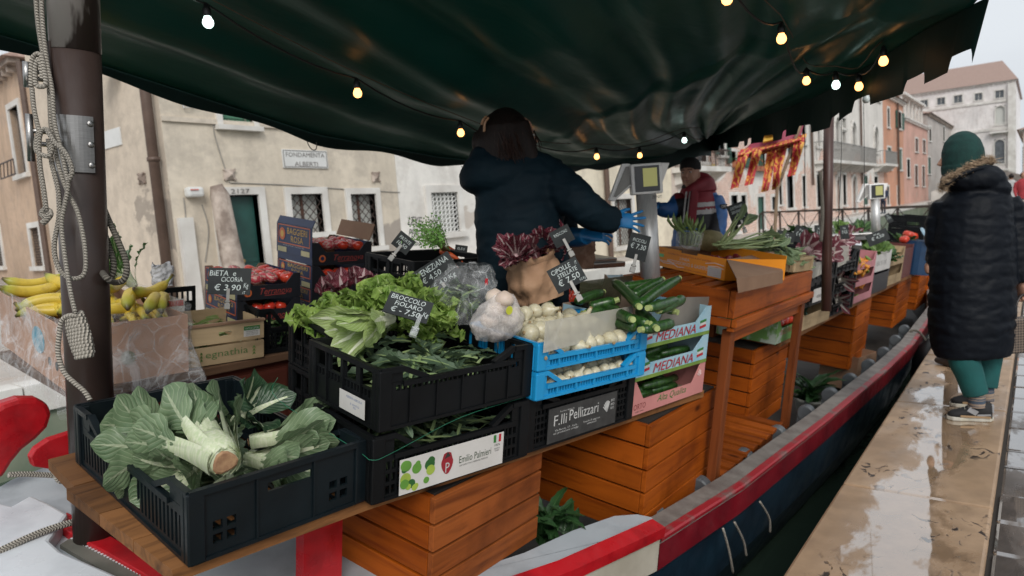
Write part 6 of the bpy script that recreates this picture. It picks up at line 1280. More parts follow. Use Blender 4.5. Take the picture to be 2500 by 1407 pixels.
# clear plastic bag with greens and a net bag
pbm=MBOAT@Matrix.Translation(Bv(1170,770,.44)+Vector((-.09,.0,-.0)))@Matrix.Rotation(math.radians(75),4,'Z')
t=thing('plastic_bag','clear plastic bag of dark greens with a small red sticker beside the paper bag','bag',M=pbm); fm=film('clear_plastic',(.88,.90,.91),.07,.12,8,.7,.16)
g=G()
def fb(u_,v):
    a=u_*2*PI; w_=(.155*(1-.42*v**1.6)+.012*math.sin(PI*v)); n_=noise.noise(Vector((math.cos(a)*2,math.sin(a)*2,v*4)))*.03+noise.noise(Vector((math.cos(a)*7,math.sin(a)*7,v*10)))*.010
    return (math.cos(a)*(w_+n_)+.03*v,math.sin(a)*(w_*.62+n_)+.01*v,v*.215-.03+n_*.2)
g.grid(fb,60,20); g.obj('bag_film',fm,t,smooth=True)
g=G(); g.box((.045,-.085,.115),(.057,-.083,.14)); g.obj('red_sticker',mat('sticker_red',(.62,.03,.04),.5),t)
leafpile(pbm@Matrix.Translation((-.13,-.07,0)),.24,.14,.0,.11,40,.10,.06,(kal,kst),31,'bagged_greens','dark green leaves inside the clear plastic bag',lobes=.1,margin=.03)
g=G()
for k in range(7): 
    a=k*.9; g.lathe([(.004,-.026),(.024,-.012),(.028,0),(.022,.014),(.004,.024)],12,M=Matrix.Translation((.035*math.cos(a)+.02,.02*math.sin(a),.018+.03*(k%3))))
netc=Bv(1222,790,.475)
netm=mat('net_bag_contents',(.66,.60,.52),.5,(.58,.46,.38),14,sub=.1); t2=thing('net_bag','white net bag of pale bulbs with a yellow tag lying on the blue crate edge','bag',M=MBOAT@Matrix.Translation(netc+Vector((-.04,.02,-.02)))@Matrix.Rotation(math.radians(80),4,'Z')@Matrix.Scale(1.25,4)); g.obj('bulbs',netm,t2,smooth=True)
nm=film('white_net',(.74,.69,.66),.34,.5,50,.3,.25); g=G()
def fn_(u_,v):
    a=u_*2*PI; z=-.035+.125*v; w_=.072*math.sin(PI*(.12+.8*v)**.8)+.006; n_=noise.noise(Vector((math.cos(a)*2+9,math.sin(a)*2,v*4)))*.018; return (math.cos(a)*(w_+n_)*1.1+.02*v,math.sin(a)*(w_+n_)*.75,z)
g.grid(fn_,40,16); g.obj('net',nm,t2,smooth=True); g=G(); g.lathe([(.012,0),(.012,.001)],14,M=Matrix.Translation((.0,-.055,.055))@Matrix.Rotation(PI/2,4,'X')); g.obj('yellow_tag',mat('tag_yellow',(.60,.62,.05),.5),t2)
# asparagus in a clear vase, melon, cardoons
asp=mat('asparagus_green',(.20,.28,.08),.5,(.10,.16,.05),16,stretch=(1,1,3)); ab=thing('asparagus_bunch','bunch of asparagus tied with blue bands standing in a clear bag on the table','asparagus',M=MBOAT@Matrix.Translation(Vector(B(1680,600,0,-1.62)))@Matrix.Rotation(-.15,4,'X')); zz=.0
for k in range(22):
    a=k*2.4; r_=.006*math.sqrt(k)*1.7; x,y=r_*math.cos(a),r_*math.sin(a); lx=x*1.5-.03*(1 if k%3==0 else 0); ly=y*1.5-.06*(k%3==0); g=G(); h_=.125+.02*math.sin(k*5)
    g.tube([(x,y,zz),(x*1.3,y*1.3,.06),(lx,ly,h_*.8),(lx*1.2,ly*1.25,h_),(lx*1.25,ly*1.3,h_+.03)],[.007,.0075,.0075,.009,.001],8); g.obj('spear',asp,ab,smooth=True)
for z_ in (.075,.095): g=G(); g.tube([(.042*math.cos(a*PI/8),.042*math.sin(a*PI/8),z_) for a in range(17)],.0035,6,cap=False); g.obj('blue_band',mat('band_blue',(.02,.18,.5),.4),ab)
g=G(); g.grid(lambda u_,v:(math.cos(u_*6.283)*(.065+.01*v),math.sin(u_*6.283)*(.065+.01*v),-.02+.10*v),28,6); o=g.obj('clear_cup',film('clear_cup_plastic',(.8,.82,.82),.12,.06,6,.3,.1),None,smooth=True); o.matrix_world=ab.matrix_world; tag(o,'clear plastic cup around the foot of the asparagus bunch','cup')
g=G(); g.lathe([(.002,-.06),(.05,-.05),(.075,-.02),(.08,0),(.075,.025),(.05,.05),(.002,.058)],20,M=MBOAT@Matrix.Translation(Vector(B(1733,588,0,-1.68)))@Matrix.Scale(1.15,4)); tag(g.obj('melon',mat('melon_rind',(.36,.30,.15),.6,(.26,.22,.1),40,bump=.4),None,smooth=True),'round tan melon between the asparagus and the pale green stalks','melon')
cdm=mat('cardoon_stalk',(.36,.42,.20),.5,(.24,.32,.13),12,stretch=(6,1,6)); cdl=leafmat('cardoon_leaf',(.20,.28,.14),(.11,.18,.08),(.42,.48,.3),.5)
for k in range(26):
    up=k<7
    if up: a=Vector(B(1760+RR.uniform(-14,10),604,0,-1.52+RR.uniform(-.03,.03))); c=Vector(B(1815+RR.uniform(-22,22),527+RR.uniform(-6,12),0,-1.45+RR.uniform(-.05,.05)))
    else: a=Vector(B(1755+RR.uniform(-15,25),598+RR.uniform(-12,12),0,-1.55+RR.uniform(-.06,.05))); c=Vector(B(1905+RR.uniform(-40,35),598+RR.uniform(-28,12),0,-1.40+RR.uniform(-.06,.05)))
    d=(c-a); L=d.length; g=G(); g.tube([(0,0,0),(0,L*.3,.012*RR.uniform(-1,1)),(0,L*.7,.015*RR.uniform(-1,1)),(0,L,0)],[.009,.011,.009,.006],8,flat=.55); o=g.obj('cardoon_stalk',cdm,None,smooth=True)
    if not up or k%2: q=G(); blade(q,.12,.05,Matrix.Translation((0,L*.82,0))@Matrix.Rotation(RR.uniform(0,6),4,'Y'),0,.9,.1,.2,300+k,5,8,0); q.obj('leaf_tip',cdl,o,smooth=True)
    o.matrix_world=MBOAT@Matrix.Translation(a)@align(d,(RR.uniform(-.4,.4),0,1)); tag(o,'pale green cardoon stalk '+('standing up at the left of the pile' if up else 'lying in the pile on the table'),'stalk','upright cardoon stalks' if up else 'lying cardoon stalks')
leafpile(A3.matrix_world,.30,.42,.02,.12,50,.16,.06,(cdl,cdm),32,'drooping_leaves','grey green leaves drooping over the slatted tray at the right end of the table',lobes=.25,bend=(.5,1.8),margin=.0)
for k,(px,py) in enumerate(((1905,630),(1925,650),(1940,660),(1948,640),(1918,620))):
    b=Vector(B(px,py-18,0,-1.30)); head('leafy_bunch','grey green jagged leaves hanging over the edge right of the brown flap',b,b+Vector((.08,.06,-.12)),.13,.06,7,.7,.1,.006,200+k,(cdl,cdm),bulb=0,ruf=.12,flat=1,group='jagged leaves hanging at the table end')
# produce on the far shelf
cab_=leafmat('blue_green_leaf',(.06,.13,.09),(.03,.075,.05),(.16,.25,.18),.45)
leafpile(Bx.matrix_world,.75,.38,.06,.17,36,.2,.13,(cab_,cst),41,'cabbage_leaves','dark blue green cabbage leaves in the pale wooden crate behind the table',lobes=0)
fl_=mat('zucchini_flower',(.72,.20,.015),.5,(.62,.30,.03),30); flg=mat('flower_green',(.16,.28,.05),.5)
def flowers(px0,px1,py0,py1,x,n,label,r_=.028):
    g=G()
    for k in range(n):
        p=Vector(B(RR.uniform(px0,px1),RR.uniform(py0,py1),0,x+RR.uniform(-.10,.02))); M_=Matrix.Translation(p)@Euler((RR.uniform(0,6),RR.uniform(0,6),0)).to_matrix().to_4x4(); q=r_*RR.uniform(.8,1.5)
        g.lathe([(q*.2,-q*1.2),(q*.45,-q*.2),(q*.5,q*.5),(q*.2,q*1.1),(q*.02,q*1.5)],7,0 if k%5 else 1,M_,rfun=lambda a,t:1+.25*math.cos(a*5)*t)
    o=g.obj('zucchini_flowers',[fl_,flg],None,smooth=True); o.matrix_world=MBOAT; return tag(o,label,'flowers',kind='stuff')
flowers(2079,2120,632,668,-1.33,90,'heap of orange zucchini flowers on top of the pink cartons'); flowers(2082,2104,690,700,-1.36,22,'orange zucchini flowers in the middle pink carton',.022); flowers(2082,2104,726,738,-1.36,18,'orange zucchini flowers in the bottom pink carton',.022)
for k,(px,py,x) in enumerate(((1962,618,-1.42),(1985,628,-1.38),(2008,625,-1.40),(2030,615,-1.45),(1975,605,-1.6),(2000,610,-1.6),(2050,590,-1.7),(2072,580,-1.8))):
    b=Vector(B(px,py,0,x)); head('radicchio','glossy striped radicchio head heaped on the far black crates',b,b+Vector((.3,-.4,.25)),.17,.08,10,.5,.3,.022,120+k,(rad,rst),bulb=.03,ruf=.03,flat=1,group='striped radicchio heads on the far crates')
for k,(z,lb) in enumerate(((.176,'white and red stalks sticking out of the middle far crate'),(.0,'white stalks sticking out of the bottom far crate'))):
    b=Vector((-1.37,y1+.25,z+.10)); head('chicory_bunch',lb,b+Vector((0,.2,0)),b+Vector((.1,-.2,-.02)),.24,.05,8,.3,.5,.016,140+k,(rad,mat('white_stalk',(.66,.62,.56),.4)),bulb=.02,flat=.6)
dg_=leafmat('deep_green_leaf',(.05,.13,.03),(.02,.06,.015),(.14,.24,.08),.45); lg_=leafmat('mid_green_leaf',(.16,.27,.06),(.08,.16,.04),(.3,.4,.16),.45)
for k,(px,py,x,m_,L_,lb) in enumerate(((2120,600,-1.5,dg_,.2,'dark green bunch beyond the pink flower cartons'),(2140,615,-1.4,lg_,.2,'green stalks with leaves lying over the white marked carton'),(2165,640,-1.36,dg_,.2,'green leaves hanging over the upper pale wooden crate'),(2178,590,-1.8,lg_,.22,'bright green bunch behind the far price boards'),(2200,600,-1.5,dg_,.25,'dark leafy bunch above the maroon carton'),(2225,615,-1.4,lg_,.2,'pale green and white bunch above the blue bin'),(2100,570,-2.2,dg_,.25,'dark greens near the second scale'),(2240,560,-1.7,dg_,.3,'dark herbs on top of the tallest far stack'),(2050,565,-2.1,lg_,.18,'round fuzzy green artichoke like bunch behind the far price boards'),(1700,640,-2.0,dg_,.15,'dark leaves beside the steel column'),(2262,590,-1.4,dg_,.25,'dark herbs at the end of the far stack beside the coat'),(1950,590,-1.75,dg_,.2,'dark leaves behind the cardoon pile'))):
    b=Vector(B(px,py,0,x)); head('leafy_bunch',lb,b,b+Vector((RR.uniform(-.3,.5),RR.uniform(-.6,.2),.5)),L_,.10,16,1.0,.2,.008,160+k,(m_,cst),bulb=0,ruf=.12,flat=1,k=1.6)
tf=tomato(.05,mat('beef_tomato_skin',(.60,.07,.03),.25,(.5,.04,.02),5),'tomato'); scatter(tf,MBOAT,[tuple(B(px,py,0,-1.45)) for px,py in ((2218,574),(2228,578),(2208,585),(2236,588),(2214,592))],'large orange red tomato on the far stack beside the dark coat','tomatoes on the far stack','tomato',(1,1.5),True)
# ---------------------------------------------------------------- price boards
slate=mat('chalk_board',(.012,.015,.016),.8,(.030,.034,.034),7,bump=.1,detail=6); chalk=mat('chalk',(.62,.68,.66),.9,(.45,.5,.49),60); clipm=mat('clip_steel',(.30,.29,.27),.4,metal=.9); clipc=film('clear_clip',(.65,.68,.68),.2,.1,9,.2,.2)
def board(px,py,dep,w_,h_,roll,yaw,pitch,lines,label,clip='steel',cx_=0):
    t=thing('price_board',label,'price board',M=camM(px,py,dep,roll,yaw,pitch))
    g=G(); g.box((-w_/2,0,-h_/2),(w_/2,.003,h_/2)); b=g.obj('slate',slate,t)
    for s_,x,z,ww_,hh_ in lines: textobj('chalk_writing',s_,w_*ww_,h_*hh_,chalk,b,(w_*x,-.0012,h_*z),shear=.12)
    if clip:
        g=G(); g.M=Matrix.Translation((cx_*w_,-.004,-h_*.5)); g.box((-.007,-.003,-.04),(.007,.0,.025)); g.box((-.012,-.005,-.062),(.012,.008,-.038)); 
        g.tube([(-.012,0,-.03),(.012,0,-.03)],.005,8); g.obj('clip',clipm if clip=='steel' else clipc,t,bev=.0015)
    return t
board(560,687,2.85,.178,.112,-1,0,-6,[('BiETA  e',-.16,.20,.62,.20),('CiCORiA',.06,-.02,.50,.18),('€ 3,90',-.03,-.38,.62,.27),('Kg',.40,-.30,.11,.24),('iT',.36,-.47,.07,.1)],'black price board chalked BiETA e CiCORiA 3,90 clipped to the pale wooden crate')
board(1068,672,2.75,.172,.125,33,0,-8,[('VENEZiANA',.0,.22,.82,.20),('€ 4,50',-.13,-.06,.50,.22),('€ 4,0 Kg',.08,-.38,.6,.2)],'black price board chalked VENEZiANA 4,50 leaning among the greens beside the carrots')
board(985,593,3.05,.085,.075,-38,0,0,[('PATATE',0,.1,.7,.2),('10,50',0,-.3,.6,.28)],'small dark price board tilted on the left corner of the carrot crate')
board(1126,608,3.3,.06,.036,-8,0,0,[('0,50',0,-.2,.6,.4)],'tiny dark price board behind the carrots',clip=None)
board(997,750,2.25,.150,.088,-16,0,-38,[('BROCCOLO',-.05,.20,.78,.22),('FiOLARO',.0,-.06,.62,.20),('€ - 7,50',-.02,-.40,.66,.28),('Kg',.42,-.30,.12,.26)],'black price board chalked BROCCOLO FiOLARO 7,50 lying over the lettuce',clip='clear',cx_=.32)
board(1384,672,2.62,.125,.100,28,0,-4,[('CiPOLLE',-.08,.22,.66,.18),('STELLATE',.05,.0,.66,.17),('€ 7,50',.0,-.33,.72,.28),('1/2 Kg',.38,-.46,.2,.12),('iT',.42,.22,.08,.12)],'black price board chalked CiPOLLE STELLATE 7,50 in front of the paper bag')
board(1372,577,2.95,.090,.075,28,0,0,[('RADiCCHiO',0,.1,.7,.18)],'dark price board standing behind the radicchio')
board(1558,603,3.15,.095,.120,-14,0,0,[('PiCCOLi',0,.18,.66,.13),('€ 7,30',0,-.12,.75,.24)],'narrow brown black price board chalked 7,30 beside the steel column')
board(1803,522,4.3,.115,.135,20,0,0,[('CASTRAURE',0,.26,.7,.13),('SAN ERASMO',0,.06,.7,.13),('€ 7,00 L',0,-.25,.6,.18)],'tall price board with three chalk lines above the pale stalks')
for k,(px,py,dep,w_,h_,rl,lb) in enumerate(((1918,580,4.9,.13,.085,-12,'small dark price board right of the pale stalks'),(1953,573,5.3,.10,.13,-18,'second dark price board from the table on the far shelf'),(1975,588,5.4,.05,.12,-40,'thin steeply tilted price board on the far shelf'),(2001,570,5.8,.085,.14,2,'upright dark price board just left of the far post'),(2062,567,6.3,.08,.13,6,'dark price board right of the far post'),(2143,580,6.8,.22,.12,22,'wide tilted price board below the second scale'),(2170,533,8.5,.07,.12,30,'small dark price board above the far herbs'))):
    board(px,py,dep,w_,h_,rl,0,0,[('€ 4,50',0,-.15,.6,.3),('Kg',0,.2,.3,.15)],lb,clip=None)
t=board(1973,582,5.35,.03,.05,0,0,0,[],'tiny pale tag beside the tilted price boards',clip=None)
# poster crate left of the tomato cartons and a white cloth bag
g=G(); g.panel(.20,.16,.01,slits(.01,.19,.12,.15,8,1,.3,.2)); o=g.obj('black_case',blackp); p=Vector(B(412,700,0,-3.3)); o.matrix_world=MBOAT@Matrix.Translation((p.x,p.y-.1,ZC+.001))@Matrix.Rotation(math.radians(85),4,'Z')@Matrix.Scale(1.9,4,(0,0,1))@Matrix.Scale(1.1,4,(1,0,0)); tag(o,'black slotted case with a red and white leaflet behind the wooden crate','case')
q=G(); q.box((.06,-.003,.05),(.15,-.0005,.13)); L=q.obj('leaflet',labelw,o); q=G(); q.box((.065,-.005,.113),(.145,-.0035,.127)); q.obj('leaflet_header',inkr,L); q=G(); q.lathe([(.02,0),(.02,.001)],16,M=Matrix.Translation((.11,-.0035,.08))@Matrix.Rotation(PI/2,4,'X')); q.obj('leaflet_picture',inkr,L)
bag('cloth_bag','small white cloth bag standing on the black slotted case',MBOAT@Matrix.Translation(Vector((p.x-.1,p.y+.02,ZC+.30)))@Matrix.Rotation(1.3,4,'Z'),.10,.08,.10,12,mat('white_cloth',(.66,.66,.68),.8,bump=.05,bs=14),op=False)
# ================================================================= awning, string lights, scales, flag, railing
tarp,nt,tb_=_nt('green_tarpaulin'); co=_coord(nt); nt.links.new(_ramp(nt,_noise(nt,co,1.2,4),[(.3,(.004,.052,.042)),(.7,(.008,.082,.066))]),tb_.inputs['Base Color']); tb_.inputs['Roughness'].default_value=.30; tb_.inputs['Specular IOR Level'].default_value=.55
nt.links.new(_ramp(nt,_noise(nt,co,5,5),[(.3,.32),(.7,.42)]),tb_.inputs['Roughness']); trl=nt.nodes.new('ShaderNodeBsdfTranslucent'); trl.inputs[0].default_value=(.012,.16,.125,1); mxs=nt.nodes.new('ShaderNodeMixShader'); mxs.inputs[0].default_value=.16; nt.links.new(tb_.outputs[0],mxs.inputs[1]); nt.links.new(trl.outputs[0],mxs.inputs[2]); nt.links.new(mxs.outputs[0],nt.nodes['Material Output'].inputs[0]); _bump(nt,tb_,_noise(nt,_coord(nt,'Object',(1,.35,1)),4,5,.5,.6),.35,.03)
PC=Vector([float(q) for q in B(1740,327,0,-2.8)]); P2=Vector((-.35,2.9,0))
def diag(px,py):   # the point of the raised awning edge seen at a photo position
    d=TB.T@ray(px,py); e=np.array((P2.x-PC.x,P2.y-PC.y,0)); n_=np.array((e[1],-e[0],0)); t=((np.array(PC)-CB)@n_)/(d@n_); p=CB+t*d; s=((p-np.array(PC))@e)/(e@e); return s,float(p[2])
ZD=sorted([(0.,PC.z)]+[diag(*p) for p in ((1850,290),(1990,237),(2040,210),(2270,65),(2440,-18))])
print('diag',ZD)
zP2=ZD[-1][1]+.05
ZCn=[(-3,2.2),(-2,1.95),(-1,1.72),(0,1.53),(.89,1.39),(1.22,1.34),(1.51,1.29),(2.35,1.14),(3.33,1.075),(4.2,1.07),(5.16,1.11),(6.0,1.22),(6.3,1.30)]
VS=.42
def awn(u_,v):
    yN=.58; yQ=2.15
    if v<VS:
        t=v/VS; q=Vector((-.2-.15*t,yQ+(2.9-yQ)*t,zP2+.10*(1-t))); yc=yN+(3.9-yN)*t; c=Vector((-3.3,yc,interp(ZCn,yc)))
    else:
        t=(v-VS)/(1-VS); q=Vector((P2.x+(PC.x-P2.x)*t,P2.y+(PC.y-P2.y)*t,interp(ZD,1-t) if t>0.02 else zP2*(1-t/.02)+interp(ZD,1-t)*(t/.02)))
        yc=3.9+(6.5-3.9)*t; c=Vector((-3.3+.5*max(0,(t-.5)/.5)**1.5,yc,interp(ZCn,yc) if t<.85 else 0)); 
        if t>=.85: k=(t-.85)/.15; zc=interp(ZCn,3.9+2.6*.85); c.z=zc+(PC.z-zc)*k
        if t>.99: c=c.lerp(PC,(t-.99)/.01)
    p=c.lerp(q,u_); w_=min(u_,1-u_); e=min(1,w_/.12)*min(1,(1-v)/.06)
    ph=u_*34+v*7+2.2*noise.noise(Vector((u_*2,v*2.5,1))); 
    p.z+= .17*math.sin(PI*u_)*u_*min(1,(1-v)/.25) + e*(.022*math.sin(ph)+.014*math.sin(ph*1.9+1)+.04*noise.noise(Vector((u_*5,v*4,4)))+.008*noise.noise(Vector((u_*14,v*9,7))))
    return p
tarpv=mat('dark_valance_cloth',(.004,.024,.020),.6,(.003,.017,.014),3,bump=.2,bs=9,spec=.25)
aw=thing('awning','dark green tarpaulin awning sagging over the whole market stall','awning',(0,0,0),0)
g=G(); NU,NV=110,150; g.grid(lambda u_,v:tuple(awn(u_,v)),NU,NV); o=g.obj('canopy_sheet',tarp,aw,smooth=True)
so_=o.modifiers.new('t','SOLIDIFY'); so_.thickness=.003
g=G(); 
def hem(u_,v): p=awn(0,v); h=.05+.015*math.sin(v*60); return (p.x-.004-.03*u_*0,p.y,p.z-u_*h)
g.grid(hem,2,120); g.obj('canal_side_hem',tarpv,aw,smooth=True)
def val(u_,v):   # scalloped valance under the raised edge
    s=v; p=Vector((PC.x+(P2.x-PC.x)*s,PC.y+(P2.y-PC.y)*s,interp(ZD,s)+.004)); 
    k=(s*11)%1; L_=.225 if k<.58 else .172
    if .58<=k<.61 or k>.97: L_=.19
    n_=.02*math.sin(s*30)*u_; L_*=.78+.22*s; return (p.x+n_,p.y+n_,p.z-L_*u_)
g=G(); g.grid(val,6,440); g.obj('scalloped_valance',tarpv,aw,smooth=True)
# far flap hanging at the awning's canal corner
g=G()
def flap(u_,v): p=awn(0,.86+.14*v); return (p.x+.02*math.sin(v*9)*u_,p.y,p.z-u_*(.12+.10*v))
g.grid(flap,5,40); g.obj('corner_flap',tarpv,aw,smooth=True)
wire=mat('black_cable',(.012,.012,.012),.5)
for k,s in enumerate((.235,.42)):   # wire hooks on the canal edge
    p=awn(0,.22+k*.16); g=G(); g.tube([(p.x+.02*math.sin(a),p.y+.03*math.cos(a),p.z-.05-.045*math.sin(a)) for a in [i*PI/8 for i in range(9)]],.003,6); g.obj('hook',mat('hook_wire',(.25,.24,.2),.5,metal=.6) if k==0 else bpy.data.materials['hook_wire'],aw)
# far awning post
fx=B(2020,400,0,-1.3); fz=float(B(2024,195,0,-1.3)[2]); fp=thing('awning_post','thin brown far awning post standing between the far crates','post',(-1.3,float(fx[1]),-.4),0)
g=G(); fpi=fp.matrix_world.inverted(); dfp=float((toW(fx)-CAM)@MC[:,2]); g.tube([fpi@Vector(D(2017,760,dfp)),fpi@Vector(D(2025,188,dfp))],.033,16); g.obj('post_tube',mat('red_brown_post',(.075,.032,.024),.45,(.05,.022,.018),6),fp,smooth=True)
rope('hanging_rope',[D(2002,420,dfp-.05),D(2006,470,dfp-.05),D(2008,530,dfp-.05),D(2004,590,dfp-.05)],.012,ropeg,label='short grey rope tied along the lower half of the far post')
for k,(px,d0) in enumerate(((1963,4.3),(2052,4.6),(2108,4.9))):
    rope('string',[D(px,205+10*k,d0),D(px+2,380,d0),D(px-(6 if k==1 else -2),560,d0)],.0022,wire,label=['thin dark string hanging from the valance left of the far post','thin dark string hanging just right of the far post','thin dark string hanging between far post and small bulbs'][k])
# bulbs
warm=emis('warm_bulb',(1,.42,.12),4.2); cool=emis('cool_bulb',(.72,1,.92),3.5); sock=mat('bulb_socket',(.012,.012,.012),.45)
off=mat('unlit_bulb',(.62,.68,.66),.2)
AWS=np.array([tuple(awn(i/60,j/80)) for i in range(61) for j in range(81)])
def sheet_z(x,y): d_=(AWS[:,0]-x)**2+(AWS[:,1]-y)**2; return AWS[int(d_.argmin()),2],float(d_.min())
def under(px,py,dep,gap=.115):   # slide a bulb along its line of sight until it hangs just below the sheet
    best=None
    for k in range(60):
        d_=dep*(.62+.0115*k); p=toB(D(px,py,d_)); z,e=sheet_z(p[0],p[1]); s_=abs(z-gap-p[2])+ (0 if e<.01 else e*3)+.02*abs(d_/dep-1)
        if best is None or s_<best[0]: best=(s_,d_)
    return best[1]
def bulbthing(px,py,dep,m,label,up=None,slide=True):
    if slide: dep=under(px,py,dep)
    p=Vector(D(px,py,dep)); t=thing('light_bulb',label,'bulb',M=Matrix.Translation(p),group='string light bulbs under the awning')
    if up: t.matrix_world=Matrix.Translation(p)@Matrix.Rotation(up,4,'Y')
    t.scale=(.82,.82,.82)
    g=G(); g.lathe([(.002,-.024),(.012,-.0215),(.020,-.013),(.0228,-.002),(.021,.009),(.014,.021),(.0135,.026)],18); g.obj('globe',m,t,smooth=True)
    g=G(); g.lathe([(.0145,.024),(.017,.028),(.018,.055),(.013,.060),(.010,.075),(.004,.078)],14); g.obj('socket',sock,t,smooth=True); return p
BL=[(508,55,2.42,cool,'cool white bulb nearest the camera at the top left'),(873,228,2.89,warm,'warm bulb hanging above the street plate house window'),(1125,325,3.41,warm,'warm bulb just left of the woman in the blue coat'),(1303,378,3.62,warm,'warm bulb partly hidden by the hair of the woman'),(1457,383,3.75,warm,'warm bulb above the white scale display, left one'),(1562,380,4.69,warm,'warm bulb above the white scale display, right one'),(1671,343,5.77,cool,'small cool bulb above the man in the black beanie')]
BR=[(1775,-2,2.5,warm,'warm bulb cut by the top edge of the picture'),(1908,95,2.78,warm,'warm tilted bulb high on the right under the tarpaulin'),(1969,198,3.41,warm,'warm bulb hanging left of the far post top'),(2041,208,3.75,cool,'cool bulb just right of the far post top'),(2097,212,4.41,warm,'warm bulb below the valance, second right of the far post'),(2157,150,4.69,warm,'small warm bulb highest on the scalloped valance'),(2115,243,4.41,off,'unlit white bulb hanging lowest on the right')]
def string(L_,label,extra0,extra1,sag=.05):
    P=[]; 
    for q in L_: P.append(bulbthing(*q)+Vector((0,0,.063)))
    pts=[extra0]+P+[extra1]; out=[]
    for a,b_ in zip(pts,pts[1:]):
        d=(b_-a).length
        for k in range(6): t=k/6; out.append(a.lerp(b_,t)-Vector((0,0,min(.09,sag*d)*4*t*(1-t))))
    out.append(pts[-1]); rope('light_cable',out,.004,wire,n=1,label=label,cat='cable')
    sl_=[p+Vector((0,0,.025)) for p in pts]; rope('support_cord',cat_rom(sl_,3),.0022,mat('cord_brown',(.12,.08,.05),.7) if 'cord_brown' not in bpy.data.materials else bpy.data.materials['cord_brown'],n=1,label=label.replace('black cable','thin brown cord running along the black cable'),cat='cord')
string(BL,'black cable of the left string of bulbs',Vector(D(380,-60,2.1)),Vector(D(1735,322,6.2)))
string(BR[:6],'black cable of the right string of bulbs',Vector(D(1700,-120,2.2)),Vector(D(2200,120,4.8)),.12)
bulbthing(*BR[6]); rope('light_cable',[D(2097,180,4.42),D(2107,215,4.41),D(2115,226,4.41),D(2125,205,4.45),D(2140,180,4.5)],.004,wire,label='short black cable carrying the unlit white bulb',cat='cable')
rope('wire_tangle',R_([(2190,115),(2188,150),(2196,165),(2185,180),(2178,165),(2190,150),(2200,160),(2192,190),(2180,215),(2193,195)],4.0),.004,wire,label='tangled wire hanging from the scalloped valance',cat='wire')
# ---------------------------------------------------------------- scales
scw=mat('scale_white_plastic',(.80,.79,.76),.45,(.74,.73,.71),5); scg=mat('scale_grey_plastic',(.30,.29,.27),.5)
steelc=mat('bright_steel',(.62,.61,.60),.42,(.5,.5,.49),30,metal=.55,stretch=(12,12,1))
def scale(px,py,dep,s,label,zb_w,big=True):
    M=camM(px,py,dep,0,0,0); z=Vector((0,0,1)); r_=Vector(MC[:,0]); r_.z=0; r_.normalize(); fw=z.cross(r_); M=Matrix([[r_.x,fw.x,0,0],[r_.y,fw.y,0,0],[0,0,1,0],[0,0,0,1]]); M=Matrix.Translation(Vector(D(px,py,dep)))@M
    t=thing('market_scale',label,'scale',M=M); m=dep/FP*s
    g=G(); g.box((-38*m,-.02,-36*m),(38*m,.06,38*m)); hd=g.obj('display_head',scw,t,bev=.008)
    g=G(); g.box((-30*m,-.024,-30*m),(30*m,-.0205,32*m)); sc1=g.obj('screen_glass',mat('screen_glass',(.03,.03,.03),.12) if 'screen_glass' not in bpy.data.materials else bpy.data.materials['screen_glass'],hd)
    g=G(); g.box((-10*m,-.027,-18*m),(24*m,-.0245,26*m)); g.obj('lit_panel',emis('lcd_panel',(.30,.29,.10),.45) if 'lcd_panel' not in bpy.data.materials else bpy.data.materials['lcd_panel'],sc1)
    g=G(); g.poly([(-56*m,42*m),(-36*m,41*m),(-34*m,-12*m),(-80*m,-48*m),(-94*m,-44*m)][::-1],.01,.05,ax=1); g.obj('keyboard_wing',scw,t,bev=.004)
    g=G(); g.poly([(-48*m,34*m),(-40*m,34*m),(-38*m,-8*m),(-76*m,-38*m),(-82*m,-36*m)][::-1],.004,.0095,ax=1); g.obj('wing_screen',scg,t)
    g=G(); g.poly([(36*m,38*m),(60*m,36*m),(36*m,-22*m)][::-1],.01,.05,ax=1); g.obj('keyboard_wing',scw,t,bev=.004)
    g=G(); g.tube([(0,.03,-36*m-.0),(0,.03,-zb_w)],.052*s if big else .045,24); cl_=g.obj('steel_column',steelc,t,smooth=True)
    g=G(); g.box((-.17,-.02,-zb_w-.02),(.12,.22,-zb_w)); g.obj('weighing_tray',steel,t,bev=.006)
    return t,hd,m
t,hd,m=scale(1578,438,3.5,1.0,'white market scale display on a thick steel column between the two vendors',.62)
txt(t,'ZENIT',.045,-.10,.05,.014,inkd,-.024)
scale(2140,468,7.4,.5,'small distant market scale with steel column above the far crates',.50,False)
g=G(); g.box((-.17,0,0),(.17,.24,.03)); g.box((-.13,.03,.03),(.13,.2,.05)); o=g.obj('scale_tray',steel,bev=.005); p=B(1480,655,0,-1.95); o.matrix_world=MBOAT@Matrix.Translation(Vector(p))@Matrix.Rotation(math.radians(80),4,'Z'); tag(o,'dark steel weighing tray behind the small red tomatoes','tray')
g=G(); g.box((-.2,0,0),(.2,.24,.05)); g.box((-.24,-.02,.05),(.24,.26,.07)); o=g.obj('scale_tray',steel,bev=.005); o.matrix_world=Matrix.Translation(Vector(D(2075,588,7.3)))@Matrix.Rotation(math.radians(20),4,'Z'); tag(o,'flat steel weighing tray in front of the distant scale','tray')
